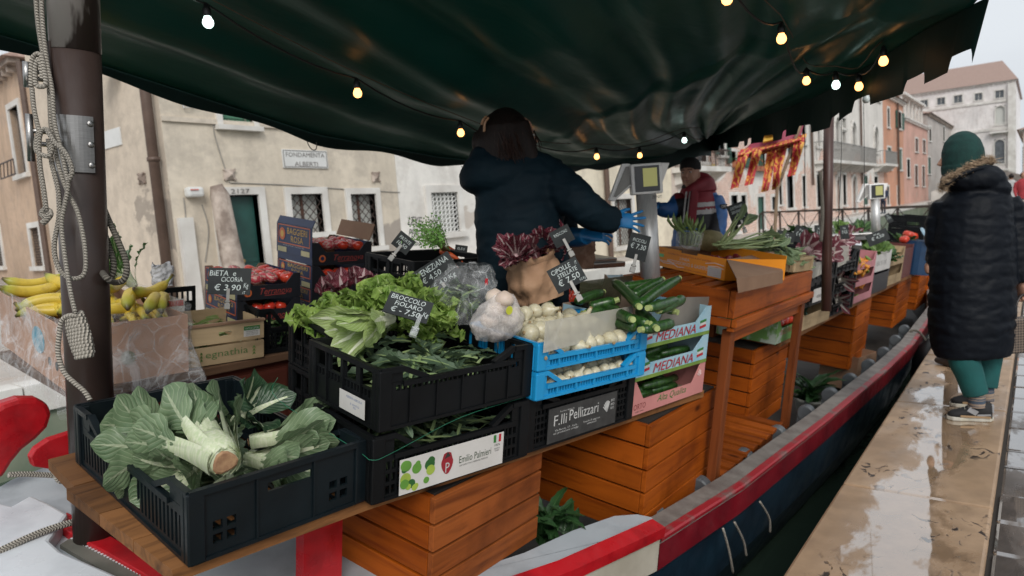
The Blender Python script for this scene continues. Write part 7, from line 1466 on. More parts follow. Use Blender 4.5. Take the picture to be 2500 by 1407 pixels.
# ---------------------------------------------------------------- lattice railing on the far side, moored boat, bridge
ra,rb=W(1862,519,2,1.0),W(2290,503,2,1.0); print('rail',ra,rb)
a=Vector(ra);b_=Vector(rb); b_=a+(b_-a)*1.25; rl=thing('iron_railing','rusty iron railing with crossed lattice wires beyond the far crates','railing',M=Matrix.Identity(4))
n=9
g=G(); g.bar(a,b_,.055,.055); g.tube([a,a+(a-b_).normalized()*.18-Vector((0,0,.06)),a+(a-b_).normalized()*.25-Vector((0,0,.25)),a+(a-b_).normalized()*.25-Vector((0,0,1.0))],.03,8); g.obj('top_rail',iron,rl)
for k in range(n+1):
    p=a.lerp(b_,k/n); g=G(); g.bar(p,p-Vector((0,0,1.0)),.05); g.obj('rail_post',iron,rl)
    if k<n:
        q=a.lerp(b_,(k+1)/n); g=G(); g.bar(p,q-Vector((0,0,.95)),.014); g.bar(q,p-Vector((0,0,.95)),.014); g.bar(p-Vector((0,0,.95)),q-Vector((0,0,.95)),.02); g.obj('lattice',iron,rl)
dr_=(b_-a).normalized(); nn=Vector((-dr_.y,dr_.x,0))
g=G(); c=[a+nn*-.4,b_+nn*-.4,b_+nn*2.2,a+nn*2.2]; g.poly([(p.x,p.y) for p in c],-1.2,-.0); tag(g.obj('landing_stage',farst),kind='structure')
# white covered boat between
g=G(); yc=.5*(a.y+b_.y); 
for j in range(1):
    M_=Matrix.Translation((-3.2,15.5,-.8))
    g.grid(lambda u_,v:((u_-.5)*1.9*math.sin(PI*min(1,.15+v*.85))**.5,(v-.5)*6.5,.75+.35*math.sin(PI*u_)*math.sin(PI*v)+.1*v),12,20,M=M_)
    g.grid(lambda u_,v:((.95*math.sin(PI*min(1,.15+v*.85))**.5)*(1 if u_<.5 else -1)*(1-.25*abs(u_-.5)*0),(v-.5)*6.5,(.75+.1*v)*(abs(2*u_-1))+.0),12,20,M=M_)
tag(g.obj('covered_boat',whb,smooth=True),'low white covered boat moored beyond the railing','boat')
# stone bridge with steps
Yb=78.; br_=thing('stone_bridge','low stone footbridge with steps crossing the canal in the distance','bridge',M=Matrix.Translation((-3.6,Yb,0)))
arc=[(-4.4,-.9)]+[(-3.2*math.cos(PI*k/12),-.9+1.9*math.sin(PI*k/12)) for k in range(13)]+[(4.4,-.9),(4.4,.05),(1.2,1.5),(-1.2,1.5),(-4.4,.05)]
g=G(); g.poly(arc[::-1],-1.3,1.3,ax=1); g.obj('arch',stone_old,br_)
for sy in (-1.3,1.15): g=G(); g.poly([(-4.6,0),(-1.2,1.5),(1.2,1.5),(4.6,0),(4.6,.95),(1.2,2.4),(-1.2,2.4),(-4.6,.95)],sy,sy+.15,ax=1); g.obj('parapet',stone,br_)
for k in range(8): g=G(); g.box((-4.5+.4*k,-1.1,.0+.18*k),(-4.1+.4*k,1.1,.18*(k+1))); g.obj('step',stone,br_)
# ---------------------------------------------------------------- flag of red and gold with long tails
fm_,nt,fb_=_nt('flag_cloth'); co=_coord(nt); v=nt.nodes.new('ShaderNodeTexVoronoi'); v.inputs['Scale'].default_value=9; v.feature='DISTANCE_TO_EDGE'; nt.links.new(co,v.inputs['Vector'])
wv_=nt.nodes.new('ShaderNodeTexWave'); wv_.inputs['Scale'].default_value=4.5; wv_.inputs['Distortion'].default_value=9; wv_.inputs['Detail'].default_value=2; wv_.inputs['Detail Scale'].default_value=2.5; nt.links.new(co,wv_.inputs['Vector'])
nt.links.new(_mix(nt,_ramp(nt,wv_.outputs['Fac'],[(.60,0.),(.68,1.)]),(.42,.035,.045),(.66,.34,.07)),fb_.inputs['Base Color']); fb_.inputs['Roughness'].default_value=.7
fpl=mat('flag_field',(.34,.07,.12),.7,(.28,.05,.09),4); fgd=mat('flag_gold',(.66,.40,.06),.6)
DF=9.0; fl=thing('flag','red and gold flag with five long scrolled tails hanging beyond the valance','flag',M=Matrix.Translation(Vector(D(1890,400,DF)))); of=Vector(D(1890,400,DF))
def fpt(px,py,w_=0): return Vector(D(px,py,DF+w_))-of
g=G(); g.tube([fpt(1886,700),fpt(1890,600),fpt(1897,465),fpt(1945,330),fpt(1990,220)],.022,8); g.obj('pole',timber,fl)
def strip_(L_,m_,name,n=10):
    g=G()
    def f(u_,v): 
        k=v*(len(L_)-1); i=min(int(k),len(L_)-2); t=k-i; a_=[L_[i][j]+(L_[i+1][j]-L_[i][j])*t for j in range(3)]; px=a_[0]+(a_[1]-a_[0])*u_; return tuple(fpt(px,a_[2]-( (u_-.5)*(a_[1]-a_[0])*.25),.10*math.sin(v*7+a_[0]*.05)+.05*math.sin(u_*6)))
    g.grid(f,6,n*2); return g.obj(name,m_,fl,smooth=True)
strip_([(1905,1990,262),(1880,1975,290),(1850,1962,320),(1815,1955,350),(1800,1950,368)],fpl,'field')
strip_([(1868,1908,320),(1862,1908,345)],fgd,'lion_emblem')
for L_ in ([(1808,1835,362),(1796,1822,400),(1783,1803,460)],[(1838,1862,366),(1828,1850,405),(1817,1838,452)],[(1872,1896,370),(1866,1888,415),(1858,1876,468)],[(1897,1925,355),(1889,1911,405),(1884,1901,463)],[(1940,1970,330),(1934,1958,375),(1922,1941,430)]): strip_(L_,fm_,'tail')
strip_([(1802,1960,352),(1800,1952,374)],fm_,'border')
# ================================================================= people
skin=mat('skin',(.46,.25,.17),.6,(.40,.21,.14),12,sub=.1); hairm=mat('dark_hair',(.016,.008,.006),.5,(.007,.004,.003),10,stretch=(12,12,.6),bump=.5,bs=40,spec=.25)
def ring(g,P,n=22,mi=0,R=(1,0,0),F=(0,1,0)):   # stacked ellipses: (centre, r_right, r_away)
    R=Vector(R);F=Vector(F); vs=[];fs=[]
    for c,rx,ry in P:
        c=Vector(c)
        for k in range(n): a=2*PI*k/n; vs.append(c+R*math.cos(a)*rx+F*math.sin(a)*ry)
    N=len(P)
    for i in range(N-1):
        for k in range(n): a=i*n+k;b=i*n+(k+1)%n; fs.append((a,b,b+n,a+n))
    fs.append(tuple(range(n-1,-1,-1))); fs.append(tuple((N-1)*n+k for k in range(n))); return g.add(vs,fs,mi)
def dens(P,step=.012,quilt=0,pitch=.085,z0=0):
    out=[]
    for (c,a,b),(c2,a2,b2) in zip(P,P[1:]):
        c=Vector(c);c2=Vector(c2); n=max(1,int((c2-c).length/step))
        for k in range(n):
            t=k/n; t2=t*t*(3-2*t) if False else t; p=c.lerp(c2,t); q=1-quilt*(1-abs(math.sin(PI*(p.z-z0)/pitch))**.5); out.append((p,(a+(a2-a)*t)*q,(b+(b2-b)*t)*q))
    out.append((Vector(P[-1][0]),P[-1][1],P[-1][2])); return out
def ell(g,c,r,n=14,m=10,mi=0):
    return g.lathe([(math.sin(PI*(k+.02)/(m+.04)),-math.cos(PI*(k+.02)/(m+.04))) for k in range(m+1)],n,mi,M=Matrix.Translation(Vector(c))@Matrix.Diagonal((r[0],r[1],r[2],1)))
def qtube(g,pts,rs,n=12,quilt=0,pitch=.08):
    P=cat_rom(pts,8); N=len(P); L=0; ls=[0]
    for a,b in zip(P,P[1:]): L+=(b-a).length; ls.append(L)
    tab=[(i/(len(rs)-1),r) for i,r in enumerate(rs)]; rr=[interp(tab,i/(N-1))*(1-quilt*(1-abs(math.sin(PI*ls[i]/pitch))**.5)) for i in range(N)]
    g.tube(P,rr,n); return g
def vframe(px,py,dep):
    r_=Vector(MC[:,0]); r_.z=0; r_.normalize(); z=Vector((0,0,1)); fw=z.cross(r_); return Matrix.Translation(Vector(D(px,py,dep)))@Matrix([[r_.x,fw.x,0,0],[r_.y,fw.y,0,0],[0,0,1,0],[0,0,0,1]])
def paint(o,mats,fn):
    for m in mats:
        if m.name not in [x.name for x in o.data.materials]: o.data.materials.append(m)
    nm=[m.name for m in o.data.materials]
    for p in o.data.polygons: m=fn(p.center); 
    for p in o.data.polygons:
        m=fn(p.center); p.material_index=nm.index(m.name)
def wrinkle(o,amp,sc_):
    for v in o.data.vertices:
        p=v.co; n_=noise.noise(Vector((p.x*sc_*.6+3,p.y*sc_*.6,p.z*sc_*1.6)))+.5*noise.noise(Vector((p.x*sc_*2,p.y*sc_*2,p.z*sc_*3.5+7)))
        v.co=p+v.normal*(amp*(1-2*abs(n_))*.6)
def hand(name,parent,M,m,s=1,curl=(.3,.3,.3,.35,.3),spread=.12,flip=1):
    g=G(); 
    g.M=Matrix.Identity(4); P=[(Vector((0,y,0)),w_,t) for y,w_,t in ((-.035,.026,.020),(0,.030,.018),(.03,.038,.016),(.07,.042,.014),(.088,.040,.012))]
    vs=[];fs=[]; n=14
    for c,a,b in P:
        for k in range(n): q=2*PI*k/n; vs.append((c.x+a*math.cos(q),c.y,b*math.sin(q)))
    for i in range(len(P)-1):
        for k in range(n): a=i*n+k;b=i*n+(k+1)%n; fs.append((a,b,b+n,a+n))
    fs.append(tuple(range(n-1,-1,-1))); fs.append(tuple((len(P)-1)*n+k for k in range(n))); g.add(vs,fs)
    for i,(x,L,r_) in enumerate(((-.030,.072,.0085),(-.010,.080,.009),(.011,.075,.0088),(.031,.058,.008))):
        a=(i-1.5)*spread; c=curl[i]; p=Vector((x,.082,0)); pts=[p-Vector((0,.02,0)),p]; d=0
        for seg in (.45,.30,.25): d+=c; p=p+Vector((math.sin(a)*L*seg,math.cos(a)*math.cos(d)*L*seg,-math.sin(d)*L*seg)); pts.append(p)
        g.tube(pts,[r_,r_*1.05,r_,r_*.95,r_*.75],8)
    c=curl[4]; g.tube([(-.02*flip,.0,-.002),(-.045*flip,.03,-.008),(-.062*flip,.06,-.014-.02*c),(-.070*flip,.085,-.02-.04*c)],[.014,.0125,.0105,.008],8)
    o=remesh(g,name,.0042,m,parent,2); o.matrix_local=M@Matrix.Scale(s,4); return o
def headmesh(g,c,s=1,yaw=0,pitch=0):   # +Y is where the face looks
    M=Matrix.Translation(Vector(c))@Matrix.Rotation(yaw,4,'Z')@Matrix.Rotation(pitch,4,'X')@Matrix.Scale(s,4)
    g.lathe([(.01,-.118),(.045,-.110),(.062,-.085),(.070,-.05),(.076,0),(.078,.04),(.070,.085),(.045,.112),(.01,.122)],18,M=M@Matrix.Diagonal((1,1.22,1,1)))
    g.tube([M@Vector(p) for p in ((0,.085,.028),(0,.103,.0),(0,.115,-.022),(0,.098,-.032))],[.009,.011,.015,.010],8)
    g.tube([M@Vector(p) for p in ((-.022,.082,-.060),(0,.094,-.060),(.022,.082,-.060))],[.006,.009,.006],8); g.tube([M@Vector(p) for p in ((-.018,.080,-.052),(0,.094,-.051),(.018,.080,-.052))],[.005,.007,.005],8)
    ell(g,M@Vector((0,.070,-.095)),(.024*s,.022*s,.018*s)); 
    for sx in (1,-1): ell(g,M@Vector((sx*.074,-.005,-.010)),(.010*s,.020*s,.032*s)); g.tube([M@Vector(p) for p in ((sx*.012,.088,.034),(sx*.030,.084,.038),(sx*.048,.070,.032))],[.006*s,.007*s,.005*s],6); ell(g,M@Vector((sx*.035,.068,-.035)),(.022*s,.02*s,.022*s))
    return M
eyew=mat('eye_white',(.6,.58,.55),.3); eyed=mat('eye_iris',(.03,.02,.015),.2); lipm=mat('lips',(.36,.13,.11),.5)
def eyes(parent,M,s=1):
    for sx in (1,-1):
        g=G(); ell(g,M@Vector((sx*.030,.081,.012)),(.013*s,.010*s,.0075*s)); e=g.obj('eye',eyew,parent,smooth=True); g=G(); ell(g,M@Vector((sx*.030,.090,.012)),(.0055*s,.004*s,.0065*s)); g.obj('iris',eyed,e,smooth=True)
        g=G(); g.tube([M@Vector(p) for p in ((sx*.014,.096,.030),(sx*.030,.094,.036),(sx*.048,.080,.030))],.0035*s,6); g.obj('eyebrow',hairm,parent)
    g=G(); g.tube([M@Vector(p) for p in ((-.020,.088,-.056),(0,.1025,-.0555),(.020,.088,-.056))],[.003*s,.005*s,.003*s],6); g.obj('lips',lipm,parent,smooth=True)
navyc=mat('dark_navy_down_coat',(.004,.006,.010),.55,(.0025,.004,.007),5,bump=.3,bs=12,bd=.02,spec=.14)
tealc=mat('dark_teal_coat',(.005,.016,.024),.7,(.003,.010,.016),5,bump=.3,bs=10,bd=.025,spec=.15)
glove=mat('blue_glove',(.015,.20,.46),.35,(.01,.14,.36),9,bump=.2,bs=30); fur=mat('fur_trim',(.40,.29,.19),.9,(.22,.15,.09),40)
beanie_g=mat('dark_green_knit',(.004,.040,.034),.9,(.003,.028,.024),30,bump=.6,bs=120,bd=.004); beanie_b=mat('black_knit',(.015,.013,.013),.9,bump=.5,bs=120)
def furry(parent,pts,r_,n,L,seed=0,rise=0):
    rr=random.Random(seed); P=cat_rom(pts,10); g=G()
    for k in range(n):
        p=P[int(rr.random()*(len(P)-1))]+Vector((rr.gauss(0,r_*.5),rr.gauss(0,r_*.5),rr.gauss(0,r_*.5))); d=Vector((rr.gauss(0,1),rr.gauss(0,1),rr.gauss(0,1)+rise)).normalized()*L*rr.uniform(.5,1.2); s=d.orthogonal().normalized()*.0022; g.add([tuple(p-s),tuple(p+s),tuple(p+d)],[(0,1,2)])
    return g.obj('fur_trim',fur,parent)
# ---- customer on the quay, seen from behind
A0=W(2372,1022,2,0); dA_=float((A0-CAM)@MC[:,2]); VM=vframe(2372,1022,dA_); VM.translation=Vector(A0); VI=VM.inverted()
def VP(px,py,dd=0): return VI@Vector(D(px,py,dA_+dd))
def z_(py): return VP(2372,py).z
cu=thing('person','person in a green beanie and long dark quilted coat standing on the wet quay','person',M=VM)
sc_=dA_/FP
def rg(rows,ry,pitch=.085,quilt=.035,z0=0): return dens([(VP((a+b)/2,y),(b-a)/2*sc_,r_) for (a,b,y),r_ in zip(rows,ry)],.012,quilt,pitch)
g=G(); rows=[(2290,2455,868),(2282,2462,850),(2276,2466,790),(2276,2468,700),(2284,2466,610),(2290,2462,540),(2300,2458,495),(2318,2448,468),(2338,2432,445),(2345,2415,425)]
ring(g,rg(rows,[.15,.17,.19,.19,.185,.18,.17,.14,.10,.07]),30)
qtube(g,[VP(2452,492),VP(2476,545,-.02),VP(2484,620,-.04),VP(2490,690,-.05)],[.085,.075,.068,.055],16,.08,.08)
qtube(g,[VP(2312,500,.05),VP(2290,560,.08),VP(2296,640,.05),VP(2300,712,-.02)],[.08,.072,.065,.052],16,.08,.08)
# hood lying on the upper back
ell(g,VP(2388,440,-.05),(.150,.12,.088)); ell(g,VP(2420,462,-.06),(.10,.10,.07)); ell(g,VP(2340,440,-.02),(.085,.11,.065))
coat=remesh(g,'coat',.011,navyc,cu,2); wrinkle(coat,.010,10)
g=G(); qtube(g,[VP(2308,452,-.10),VP(2345,428,-.13),VP(2390,412,-.13),VP(2432,412,-.10),VP(2455,440,-.08)],[.010,.014,.016,.014,.010],8); g.obj('hood_rim',navyc,coat,smooth=True)
g=G(); hM=headmesh(g,VP(2347,388,0),1.0,math.radians(62),0); qtube(g,[VP(2362,440),VP(2354,415)],[.055,.052],12); hd=remesh(g,'head',.007,skin,cu,2); eyes(hd,hM)
g=G(); ring(g,dens([(VP(2353,428,-.0),.094,.105),(VP(2352,410),.108,.115),(VP(2351,392),.111,.118),(VP(2350,368),.107,.115),(VP(2349,345),.090,.098),(VP(2349,330),.062,.070),(VP(2350,322),.030,.034),(VP(2350,320),.004,.004)],.008,.0,.02),26); ring(g,[(VP(2353,430),.097,.108),(VP(2352,424),.112,.12),(VP(2352,405),.115,.122),(VP(2352,402),.108,.117)],26); bn=remesh(g,'beanie',.006,beanie_g,cu,2)
furry(cu,[VP(2300,462,-.06),VP(2312,440,-.10),VP(2338,425,-.12),VP(2372,404,-.12),(VP(2402,390,-.10)),VP(2425,392,-.08)],.020,2400,.032,2)
g=G(); g.tube(cat_rom([VP(2300,458,-.05),VP(2315,438,-.09),VP(2340,424,-.10),VP(2372,406,-.11),VP(2402,394,-.09),VP(2422,396,-.07)],5),.020,10); g.obj('fur_base',mat('fur_base',(.25,.17,.11),.95),cu,smooth=True)
tealt=mat('teal_trousers',(.004,.095,.090),.8,(.003,.07,.068),8,bump=.25,bs=20)
for a,b,dd in (((2352,868),(2382,962),-.05),((2410,862),(2404,945),.12)):
    g=G(); qtube(g,[VP(a[0]+6,780,dd),VP(*a,dd),VP((a[0]+b[0])/2,(a[1]+b[1])/2,dd),VP(*b,dd)],[.095,.085,.075,.066],14); g.obj('trouser_leg',tealt,cu,smooth=True)
    g=G(); qtube(g,[VP(b[0]+1,b[1]-8,dd),VP(b[0]+3,b[1]+34,dd)],[.048,.043],12); g.obj('sock',mat('striped_sock',(.05,.07,.10),.9,(.30,.22,.16),8,stretch=(.1,.1,9),contrast=(.48,.5)) if 'striped_sock' not in bpy.data.materials else bpy.data.materials['striped_sock'],cu,smooth=True)
shb=mat('black_suede',(.018,.018,.020),.8,bump=.3,bs=60); shw=mat('sole_white',(.55,.53,.48),.5,(.45,.42,.33),14); shg=mat('grey_suede',(.36,.36,.37),.8); sht=mat('tan_trim',(.40,.26,.14),.7)
def shoe(heel,toe,base):
    h=Vector(heel);t=Vector(toe); L=(t-h).length; M=Matrix.Translation(h)@align(t-h); sh=bpy.data.objects.new('shoe',None); COL.objects.link(sh); sh.parent=base; sh.matrix_local=M
    out=[(-.034,.02),(-.040,.08),(-.036,.15),(-.048,.20),(-.045,.245),(-.022,.278),(.012,.28),(.040,.25),(.046,.20),(.036,.14),(.036,.07),(.030,.01),(0,-.006)]
    k=L/.28; out=[(x,y*k) for x,y in out]
    g=G(); g.poly(out[::-1],0,.024); so1=g.obj('sole',shw,sh,bev=.006)
    g=G(); P=[(.01,.030,.085),(.05,.036,.088),(.09,.037,.088),(.13,.038,.074),(.17,.040,.056),(.21,.042,.043),(.245,.038,.034),(.27,.022,.020)]
    vs=[];fs=[];n=14
    for y,w_,hh in P:
        for q in range(n): a=2*PI*q/n; vs.append((w_*math.cos(a),y*k,.022+max(0,math.sin(a))**.7*hh if math.sin(a)>0 else .022))
    for i in range(len(P)-1):
        for q in range(n): a=i*n+q;b=i*n+(q+1)%n; fs.append((a,b,b+n,a+n))
    fs.append(tuple(range(n-1,-1,-1))); fs.append(tuple((len(P)-1)*n+q for q in range(n))); g.add(vs,fs); up_=g.obj('upper',shb,sh,smooth=True)
    for sx in (1,-1): g=G(); g.bar((sx*.039,.02*k,.045),(sx*.041,.10*k,.04),.004,.010); g.bar((sx*.040,.10*k,.05),(sx*.034,.15*k,.075),.004,.030); g.obj('side_trim',shg,sh); g=G(); g.bar((sx*.0405,.02*k,.030),(sx*.047,.20*k,.032),.003,.012); g.obj('tan_stripe',sht,sh)
    for q in range(4): g=G(); yy=(.125+.022*q)*k; zz=.088-.010*q; g.tube([(-.022,yy,zz),(0,yy,zz+.010),(.022,yy,zz)],.0035,6); g.obj('lace',shw,sh)
    g=G(); g.box((-.018,-.002,.05),(.018,.012,.10)); g.obj('heel_tab',shg,sh,bev=.004); return sh
h0=VI@Vector(W(2425,1028,2,0)); t0=VI@Vector(W(2310,1022,2,0)); shoe(h0,t0,cu)
h0=VI@Vector(W(2418,993,2,0)); t0=VI@Vector(W(2318,990,2,0)); shoe(h0,t0,cu)
def handM(p,dirv,up): 
    m=align(dirv,up); m.translation=Vector(p); return m
hand('hand',cu,handM(VP(2300,712,-.02),Vector((.10,0,-1)),(-1,-.3,0)),skin,.95,(.35,.4,.45,.5,.3),.05)
hand('hand',cu,handM(VP(2492,696,-.05),Vector((.1,-.1,-1)),(1,.2,0)),skin,.95,(1.0,1.1,1.1,1.1,.5),.02)
# checked handbag
cloth,nt,cb_=_nt('checked_cloth'); ck_=nt.nodes.new('ShaderNodeTexChecker'); ck_.inputs['Scale'].default_value=90; ck_.inputs['Color1'].default_value=(.16,.12,.09,1); ck_.inputs['Color2'].default_value=(.04,.03,.025,1); mp=nt.nodes.new('ShaderNodeMapping'); mp.inputs['Rotation'].default_value=(.0,.78,0); nt.links.new(_coord(nt),mp.inputs[0]); nt.links.new(mp.outputs[0],ck_.inputs['Vector']); nt.links.new(ck_.outputs[0],cb_.inputs['Base Color']); cb_.inputs['Roughness'].default_value=.6
hbM=VM@Matrix.Translation(VP(2500,815,-.06)); hb=thing('handbag','dark checked handbag hanging at the side of the long coat','bag',M=hbM); g=G(); g.poly([(-.13,-.11),(.15,-.11),(.12,.10),(-.09,.10)],-.04,.04,ax=1); g.obj('bag_body',cloth,hb,bev=.012)
for dy in (-.03,.03): g=G(); g.tube(cat_rom([(-.07,dy,.09),(-.055,dy*.6,.19),(0.0,0,.235),(.05,dy*.6,.19),(.08,dy,.09)],5),.006,8); g.obj('handle',mat('handbag_leather',(.03,.02,.018),.5) if 'handbag_leather' not in bpy.data.materials else bpy.data.materials['handbag_leather'],hb)
# ---- simple walkers further off
def walker(pos,H,face,coat_,leg_,hat,label,hatm=None,scale_w=1):
    r_=H/1.7; t=thing('person',label,'person',M=Matrix.Translation(Vector(pos))@Matrix.Rotation(face,4,'Z')@Matrix.Scale(r_,4)); g=G()
    for sx in (1,-1): qtube(g,[(sx*.09,0,.84),(sx*.10,.03,.48),(sx*.10,-.02*sx,.06)],[.095,.065,.045],10); g.tube([(sx*.10,-.05,.035),(sx*.10,.05,.035),(sx*.10,.17,.03)],[.035,.042,.03],8)
    ring(g,[(Vector((0,0,.75)),.17,.12),(Vector((0,0,.95)),.17,.12),(Vector((0,0,1.2)),.20,.13),(Vector((0,0,1.38)),.19,.11),(Vector((0,0,1.46)),.08,.07)],16)
    for sx in (1,-1): qtube(g,[(sx*.19,0,1.36),(sx*.25,.0,1.12),(sx*.22,.10,.88)],[.062,.052,.04],10); ell(g,(sx*.215,.12,.82),(.035,.03,.06))
    g.tube([(0,0,1.42),(0,.01,1.5)],.05,10); headmesh(g,(0,.01,1.58),.95)
    o=remesh(g,'body',.016,coat_,t,2); paint(o,[coat_,leg_,skin],lambda c: leg_ if c.z<.78 else (skin if c.z>1.47 or (c.z<.86 and abs(c.x)>.16) else coat_))
    g=G(); 
    if hat=='rain': ring(g,[(Vector((0,-.01,1.60)),.13,.14),(Vector((0,-.01,1.66)),.10,.11),(Vector((0,-.01,1.73)),.03,.03)],16)
    else: ring(g,[(Vector((0,-.02,1.54)),.085,.095),(Vector((0,-.02,1.63)),.09,.10),(Vector((0,-.01,1.71)),.03,.03)],16)
    g.obj('hat' if hat=='rain' else 'hair',hatm or hairm,t,smooth=True); return t
jk=mat('jeans',(.03,.04,.07),.8); 
walker(W(2352,893,2,0),1.62,.9,mat('grey_coat',(.06,.055,.05),.8),mat('brown_boot',(.055,.038,.03),.7),None,'second person hidden behind the long dark coat, only brown shoes showing')
yb_=mat('yellow_hat',(.62,.48,.02),.6)
walker((-7.6,47.5,0),1.75,2.6,mat('dark_blue_jacket',(.04,.05,.10),.8),jk,'rain','distant walker in a yellow hat on the far quay',yb_)
walker((-.9,34,0),1.7,.4,mat('white_jacket',(.5,.5,.5),.8),jk,None,'distant walker in a white jacket at the right edge'); walker((-.45,30,0),1.7,3.3,mat('red_jacket',(.4,.04,.05),.8),jk,None,'distant walker in a red jacket at the right edge'); walker((-.55,38,0),1.75,3.0,mat('blue_grey_jacket',(.07,.09,.14),.8),jk,None,'distant walker in a blue grey jacket at the right edge')
# ---- woman vendor
dW=3.25; WM=vframe(1275,640,dW); WI=WM.inverted(); sW=dW/FP
def wp(px,py,dd=0): return WI@Vector(D(px,py,dW+dd))
wo_=thing('person','long haired woman in a dark teal hooded coat and blue gloves reaching to the right','person',M=WM)
g=G(); rows=[(1175,1385,1010,.17),(1178,1382,820,.17),(1172,1392,700,.17),(1166,1392,640,.17),(1162,1380,580,.165),(1158,1376,520,.165),(1162,1384,470,.16),(1180,1392,430,.15),(1205,1372,400,.12),(1222,1330,380,.08)]
ring(g,dens([(wp((a+b)/2,y),(b-a)/2*sW,r_) for a,b,y,r_ in rows],.012,.03,.14),30)
ell(g,wp(1195,420,-.02),(.13,.14,.098)); ell(g,wp(1235,395,0),(.14,.13,.09)); ell(g,wp(1170,435,-.02),(.095,.12,.075)); ell(g,wp(1225,450,.0),(.13,.14,.10)); ell(g,wp(1188,388,-.01),(.085,.11,.065)); ell(g,wp(1222,428,-.02),(.19,.15,.105)); ell(g,wp(1270,400,.0),(.13,.12,.07))
qtube(g,[wp(1352,448,-.03),wp(1385,470,-.09),wp(1425,505,-.13),wp(1465,528,-.10),wp(1500,540,-.06)],[.105,.094,.084,.072,.060],18,.04,.12)
qtube(g,[wp(1350,470,.12),wp(1372,540,.2),wp(1392,585,.18)],[.09,.07,.055],14)
# folds
wc_=remesh(g,'coat',.011,tealc,wo_,2); wrinkle(wc_,.010,9)
g=G(); hM=headmesh(g,wp(1264,338,0),.84,math.radians(-62),0); hdw=remesh(g,'head',.007,skin,wo_,2); eyes(hdw,hM)
g=G(); P=[(wp(1243,448,-.07),.105,.07),(wp(1240,420,-.05),.125,.09),(wp(1236,380,-.03),.138,.11),(wp(1232,340,-.02),.138,.12),(wp(1230,310,-.02),.120,.118),(wp(1230,285,-.01),.090,.095),(wp(1232,268,-.01),.045,.05),(wp(1233,262,-.01),.005,.005)]
ring(g,dens(P,.01),26); qtube(g,[wp(1268,300,-.07),wp(1284,350,-.075),wp(1298,400,-.07),wp(1312,440,-.06)],[.045,.045,.040,.018],12); qtube(g,[wp(1275,320,.05),wp(1295,380,.04),wp(1312,430,.02)],[.04,.035,.012],10); qtube(g,[wp(1175,330,-.02),wp(1165,352,-.02),wp(1160,365,0)],[.04,.03,.01],10)
hr=remesh(g,'hair',.008,hairm,wo_,1)
g=G(); rr=random.Random(4)
for k in range(160):
    a=rr.uniform(0,1); x=1160+150*a+rr.uniform(-5,5); p=wp(x,rr.uniform(320,400),-.12*math.sin(PI*a)-.03); q=p+Vector((rr.uniform(-.01,.03),rr.uniform(-.01,.0),-rr.uniform(.05,.12))); g.tube([p,(p+q)/2+Vector((.004,0,0)),q],[.002,.0018,.0005],4)
g.obj('loose_strands',mat('auburn_strand',(.030,.012,.008),.45),hr)
g=G(); g.tube(cat_rom([wp(1182,322,-.12),wp(1184,300,-.13),wp(1192,288,-.12)],5),[.006]*11,8); g.tube(cat_rom([wp(1176,305,-.10),wp(1180,292,-.11),wp(1187,285,-.10)],5),[.006]*11,8); g.obj('hair_clip',mat('tan_clip',(.45,.25,.14),.4),wo_,smooth=True)
g=G(); qtube(g,[wp(1494,538,-.06),wp(1510,542,-.05)],[.050,.040],12); g.obj('glove_cuff',glove,wo_,smooth=True)
hand('gloved_hand',wo_,handM(wp(1502,538,-.06),Vector((1,.1,-.12)),(0,-1,.25)),glove,.92,(.05,.0,.10,.15,.3),.26,flip=1)
g=G(); qtube(g,[wp(1386,578,.17),wp(1412,580,.12),wp(1432,577,.06)],[.052,.048,.040],12); g.obj('glove_cuff',glove,wo_,smooth=True)
hand('gloved_hand',wo_,handM(wp(1430,574,.06),Vector((1,-.15,-.05)),(0,-1,.6)),glove,.95,(.4,.45,.5,.5,.4),.08)
# ---- man vendor
dM=5.7; MM=vframe(1705,600,dM); MI_=MM.inverted(); sM=dM/FP
def mp_(px,py,dd=0): return MI_@Vector(D(px,py,dM+dd))
redj=mat('maroon_fabric',(.22,.012,.022),.7,(.16,.008,.016),9,bump=.2,bs=30); blj=mat('royal_blue_sleeve',(.012,.085,.26),.55,(.008,.06,.19),8,bump=.25,bs=20); bkj=mat('black_fabric',(.012,.012,.016),.7,bump=.2,bs=20); whj=mat('white_fabric',(.50,.48,.47),.7)
mn=thing('person','young man in a black beanie and red, white and blue jacket behind the asparagus','person',M=MM)
g=G(); rows=[(1640,1762,760,.15),(1640,1762,640,.15),(1640,1760,590,.15),(1646,1752,545,.15),(1648,1750,505,.145),(1656,1750,478,.13),(1668,1738,458,.10),(1676,1724,446,.075)]
ring(g,dens([(mp_((a+b)/2,y),(b-a)/2*sM,r_) for a,b,y,r_ in rows],.014,.03,.11),28)
qtube(g,[mp_(1742,486,-.03),mp_(1752,525,-.08),mp_(1748,570,-.14),mp_(1728,592,-.22)],[.082,.078,.072,.058],16,.05,.10)
qtube(g,[mp_(1662,486,.0),mp_(1640,512,-.08),mp_(1618,512,-.14),mp_(1602,506,-.18)],[.075,.066,.058,.048],14,.05,.10)
jk_=remesh(g,'jacket',.012,bkj,mn,2); wrinkle(jk_,.009,9)
zs=lambda py: mp_(1700,py).z; xs=lambda px: mp_(px,520).x
def jf(c):
    if c.x>xs(1736)-.25*max(0,(zs(470)-c.z))*0 and c.z<zs(474) : return blj
    if c.x<xs(1646): return blj
    if c.z>zs(482): return redj
    if c.x>xs(1688):
        if zs(496)<c.z: return redj
        if zs(506)<c.z: return whj
        if zs(512)<c.z: return redj
        if zs(523)<c.z: return whj
        return bkj
    return bkj
paint(jk_,[bkj,blj,redj,whj],jf)
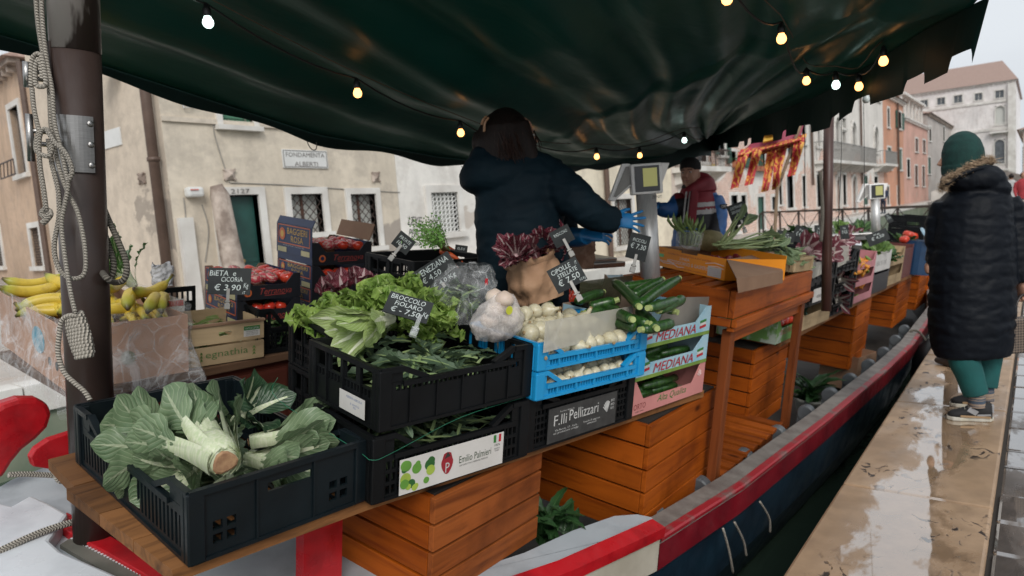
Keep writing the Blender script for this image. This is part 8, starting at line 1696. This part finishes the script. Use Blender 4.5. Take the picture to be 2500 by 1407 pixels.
g=G(); pts=[(mp_(1704,470,0),.155,.13),(mp_(1706,458,0),.145,.125),(mp_(1709,446,0),.120,.105),(mp_(1712,436,.0),.095,.085)]; ring(g,pts,22); qtube(g,[mp_(1672,478,-.12),mp_(1690,462,-.12),mp_(1722,450,-.05),mp_(1738,458,.02)],[.035,.045,.05,.04],12); qtube(g,[mp_(1700,430,.06),mp_(1720,438,.05),mp_(1736,452,.02)],[.04,.055,.05],12); remesh(g,'hood',.009,redj,mn,2)
g=G(); g.poly([(mp_(1672,466).x,mp_(1672,466).z),(mp_(1690,470).x,mp_(1690,470).z),(mp_(1684,560).x,mp_(1684,560).z),(mp_(1664,560).x,mp_(1664,560).z)],-.165,-.135,ax=1); g.obj('inner_hoodie',redj,mn,bev=.01)
for px in (1670,1679): g=G(); g.tube([mp_(px+6,468,-.17),mp_(px+1,510,-.17),mp_(px-2,545,-.165)],.007,6); g.obj('white_cord',whj,mn)
g=G(); g.box((mp_(1746,505).x,-.115,mp_(1746,512).z),(mp_(1762,505).x,-.105,mp_(1746,500).z)); L=g.obj('sleeve_badge',bkj,mn); textobj('lettering','CMP',.045,.022,whj,L,((mp_(1754,505).x),-.117,mp_(1746,509).z))
g=G(); hM=headmesh(g,mp_(1685,425,-.02),.98,math.radians(146),.0); qtube(g,[mp_(1696,458),mp_(1690,440)],[.055,.052],12); hm_=remesh(g,'head',.0065,skin,mn,2); eyes(hm_,hM,.98)
g=G(); g.M=hM; ring(g,[(Vector((0,-.012,.030)),.084,.102),(Vector((0,-.012,.052)),.088,.105),(Vector((0,-.012,.085)),.084,.100),(Vector((0,-.012,.115)),.068,.082),(Vector((0,-.012,.135)),.040,.05),(Vector((0,-.012,.142)),.005,.005)],24); g.M=Matrix.Identity(4); g.obj('beanie',beanie_b,mn,smooth=True)
g=G(); ring(g,[(mp_(1693,465,-.01),.085,.085),(mp_(1691,455,-.01),.092,.09),(mp_(1690,447,-.01),.075,.075)],18); g.obj('neck_warmer',mat('dark_scarf',(.035,.03,.028),.9,bump=.5,bs=40),mn,smooth=True)
hand('gloved_hand',mn,handM(mp_(1603,506,-.18),Vector((-1,-.2,-.1)),(0,0,1)),glove,1.05,(.3,.3,.35,.4,.3),.1)
hand('gloved_hand',mn,handM(mp_(1728,592,-.22),Vector((-.8,-.5,-.2)),(0,0,1)),glove,1.0,(.5,.5,.55,.5,.4),.06)
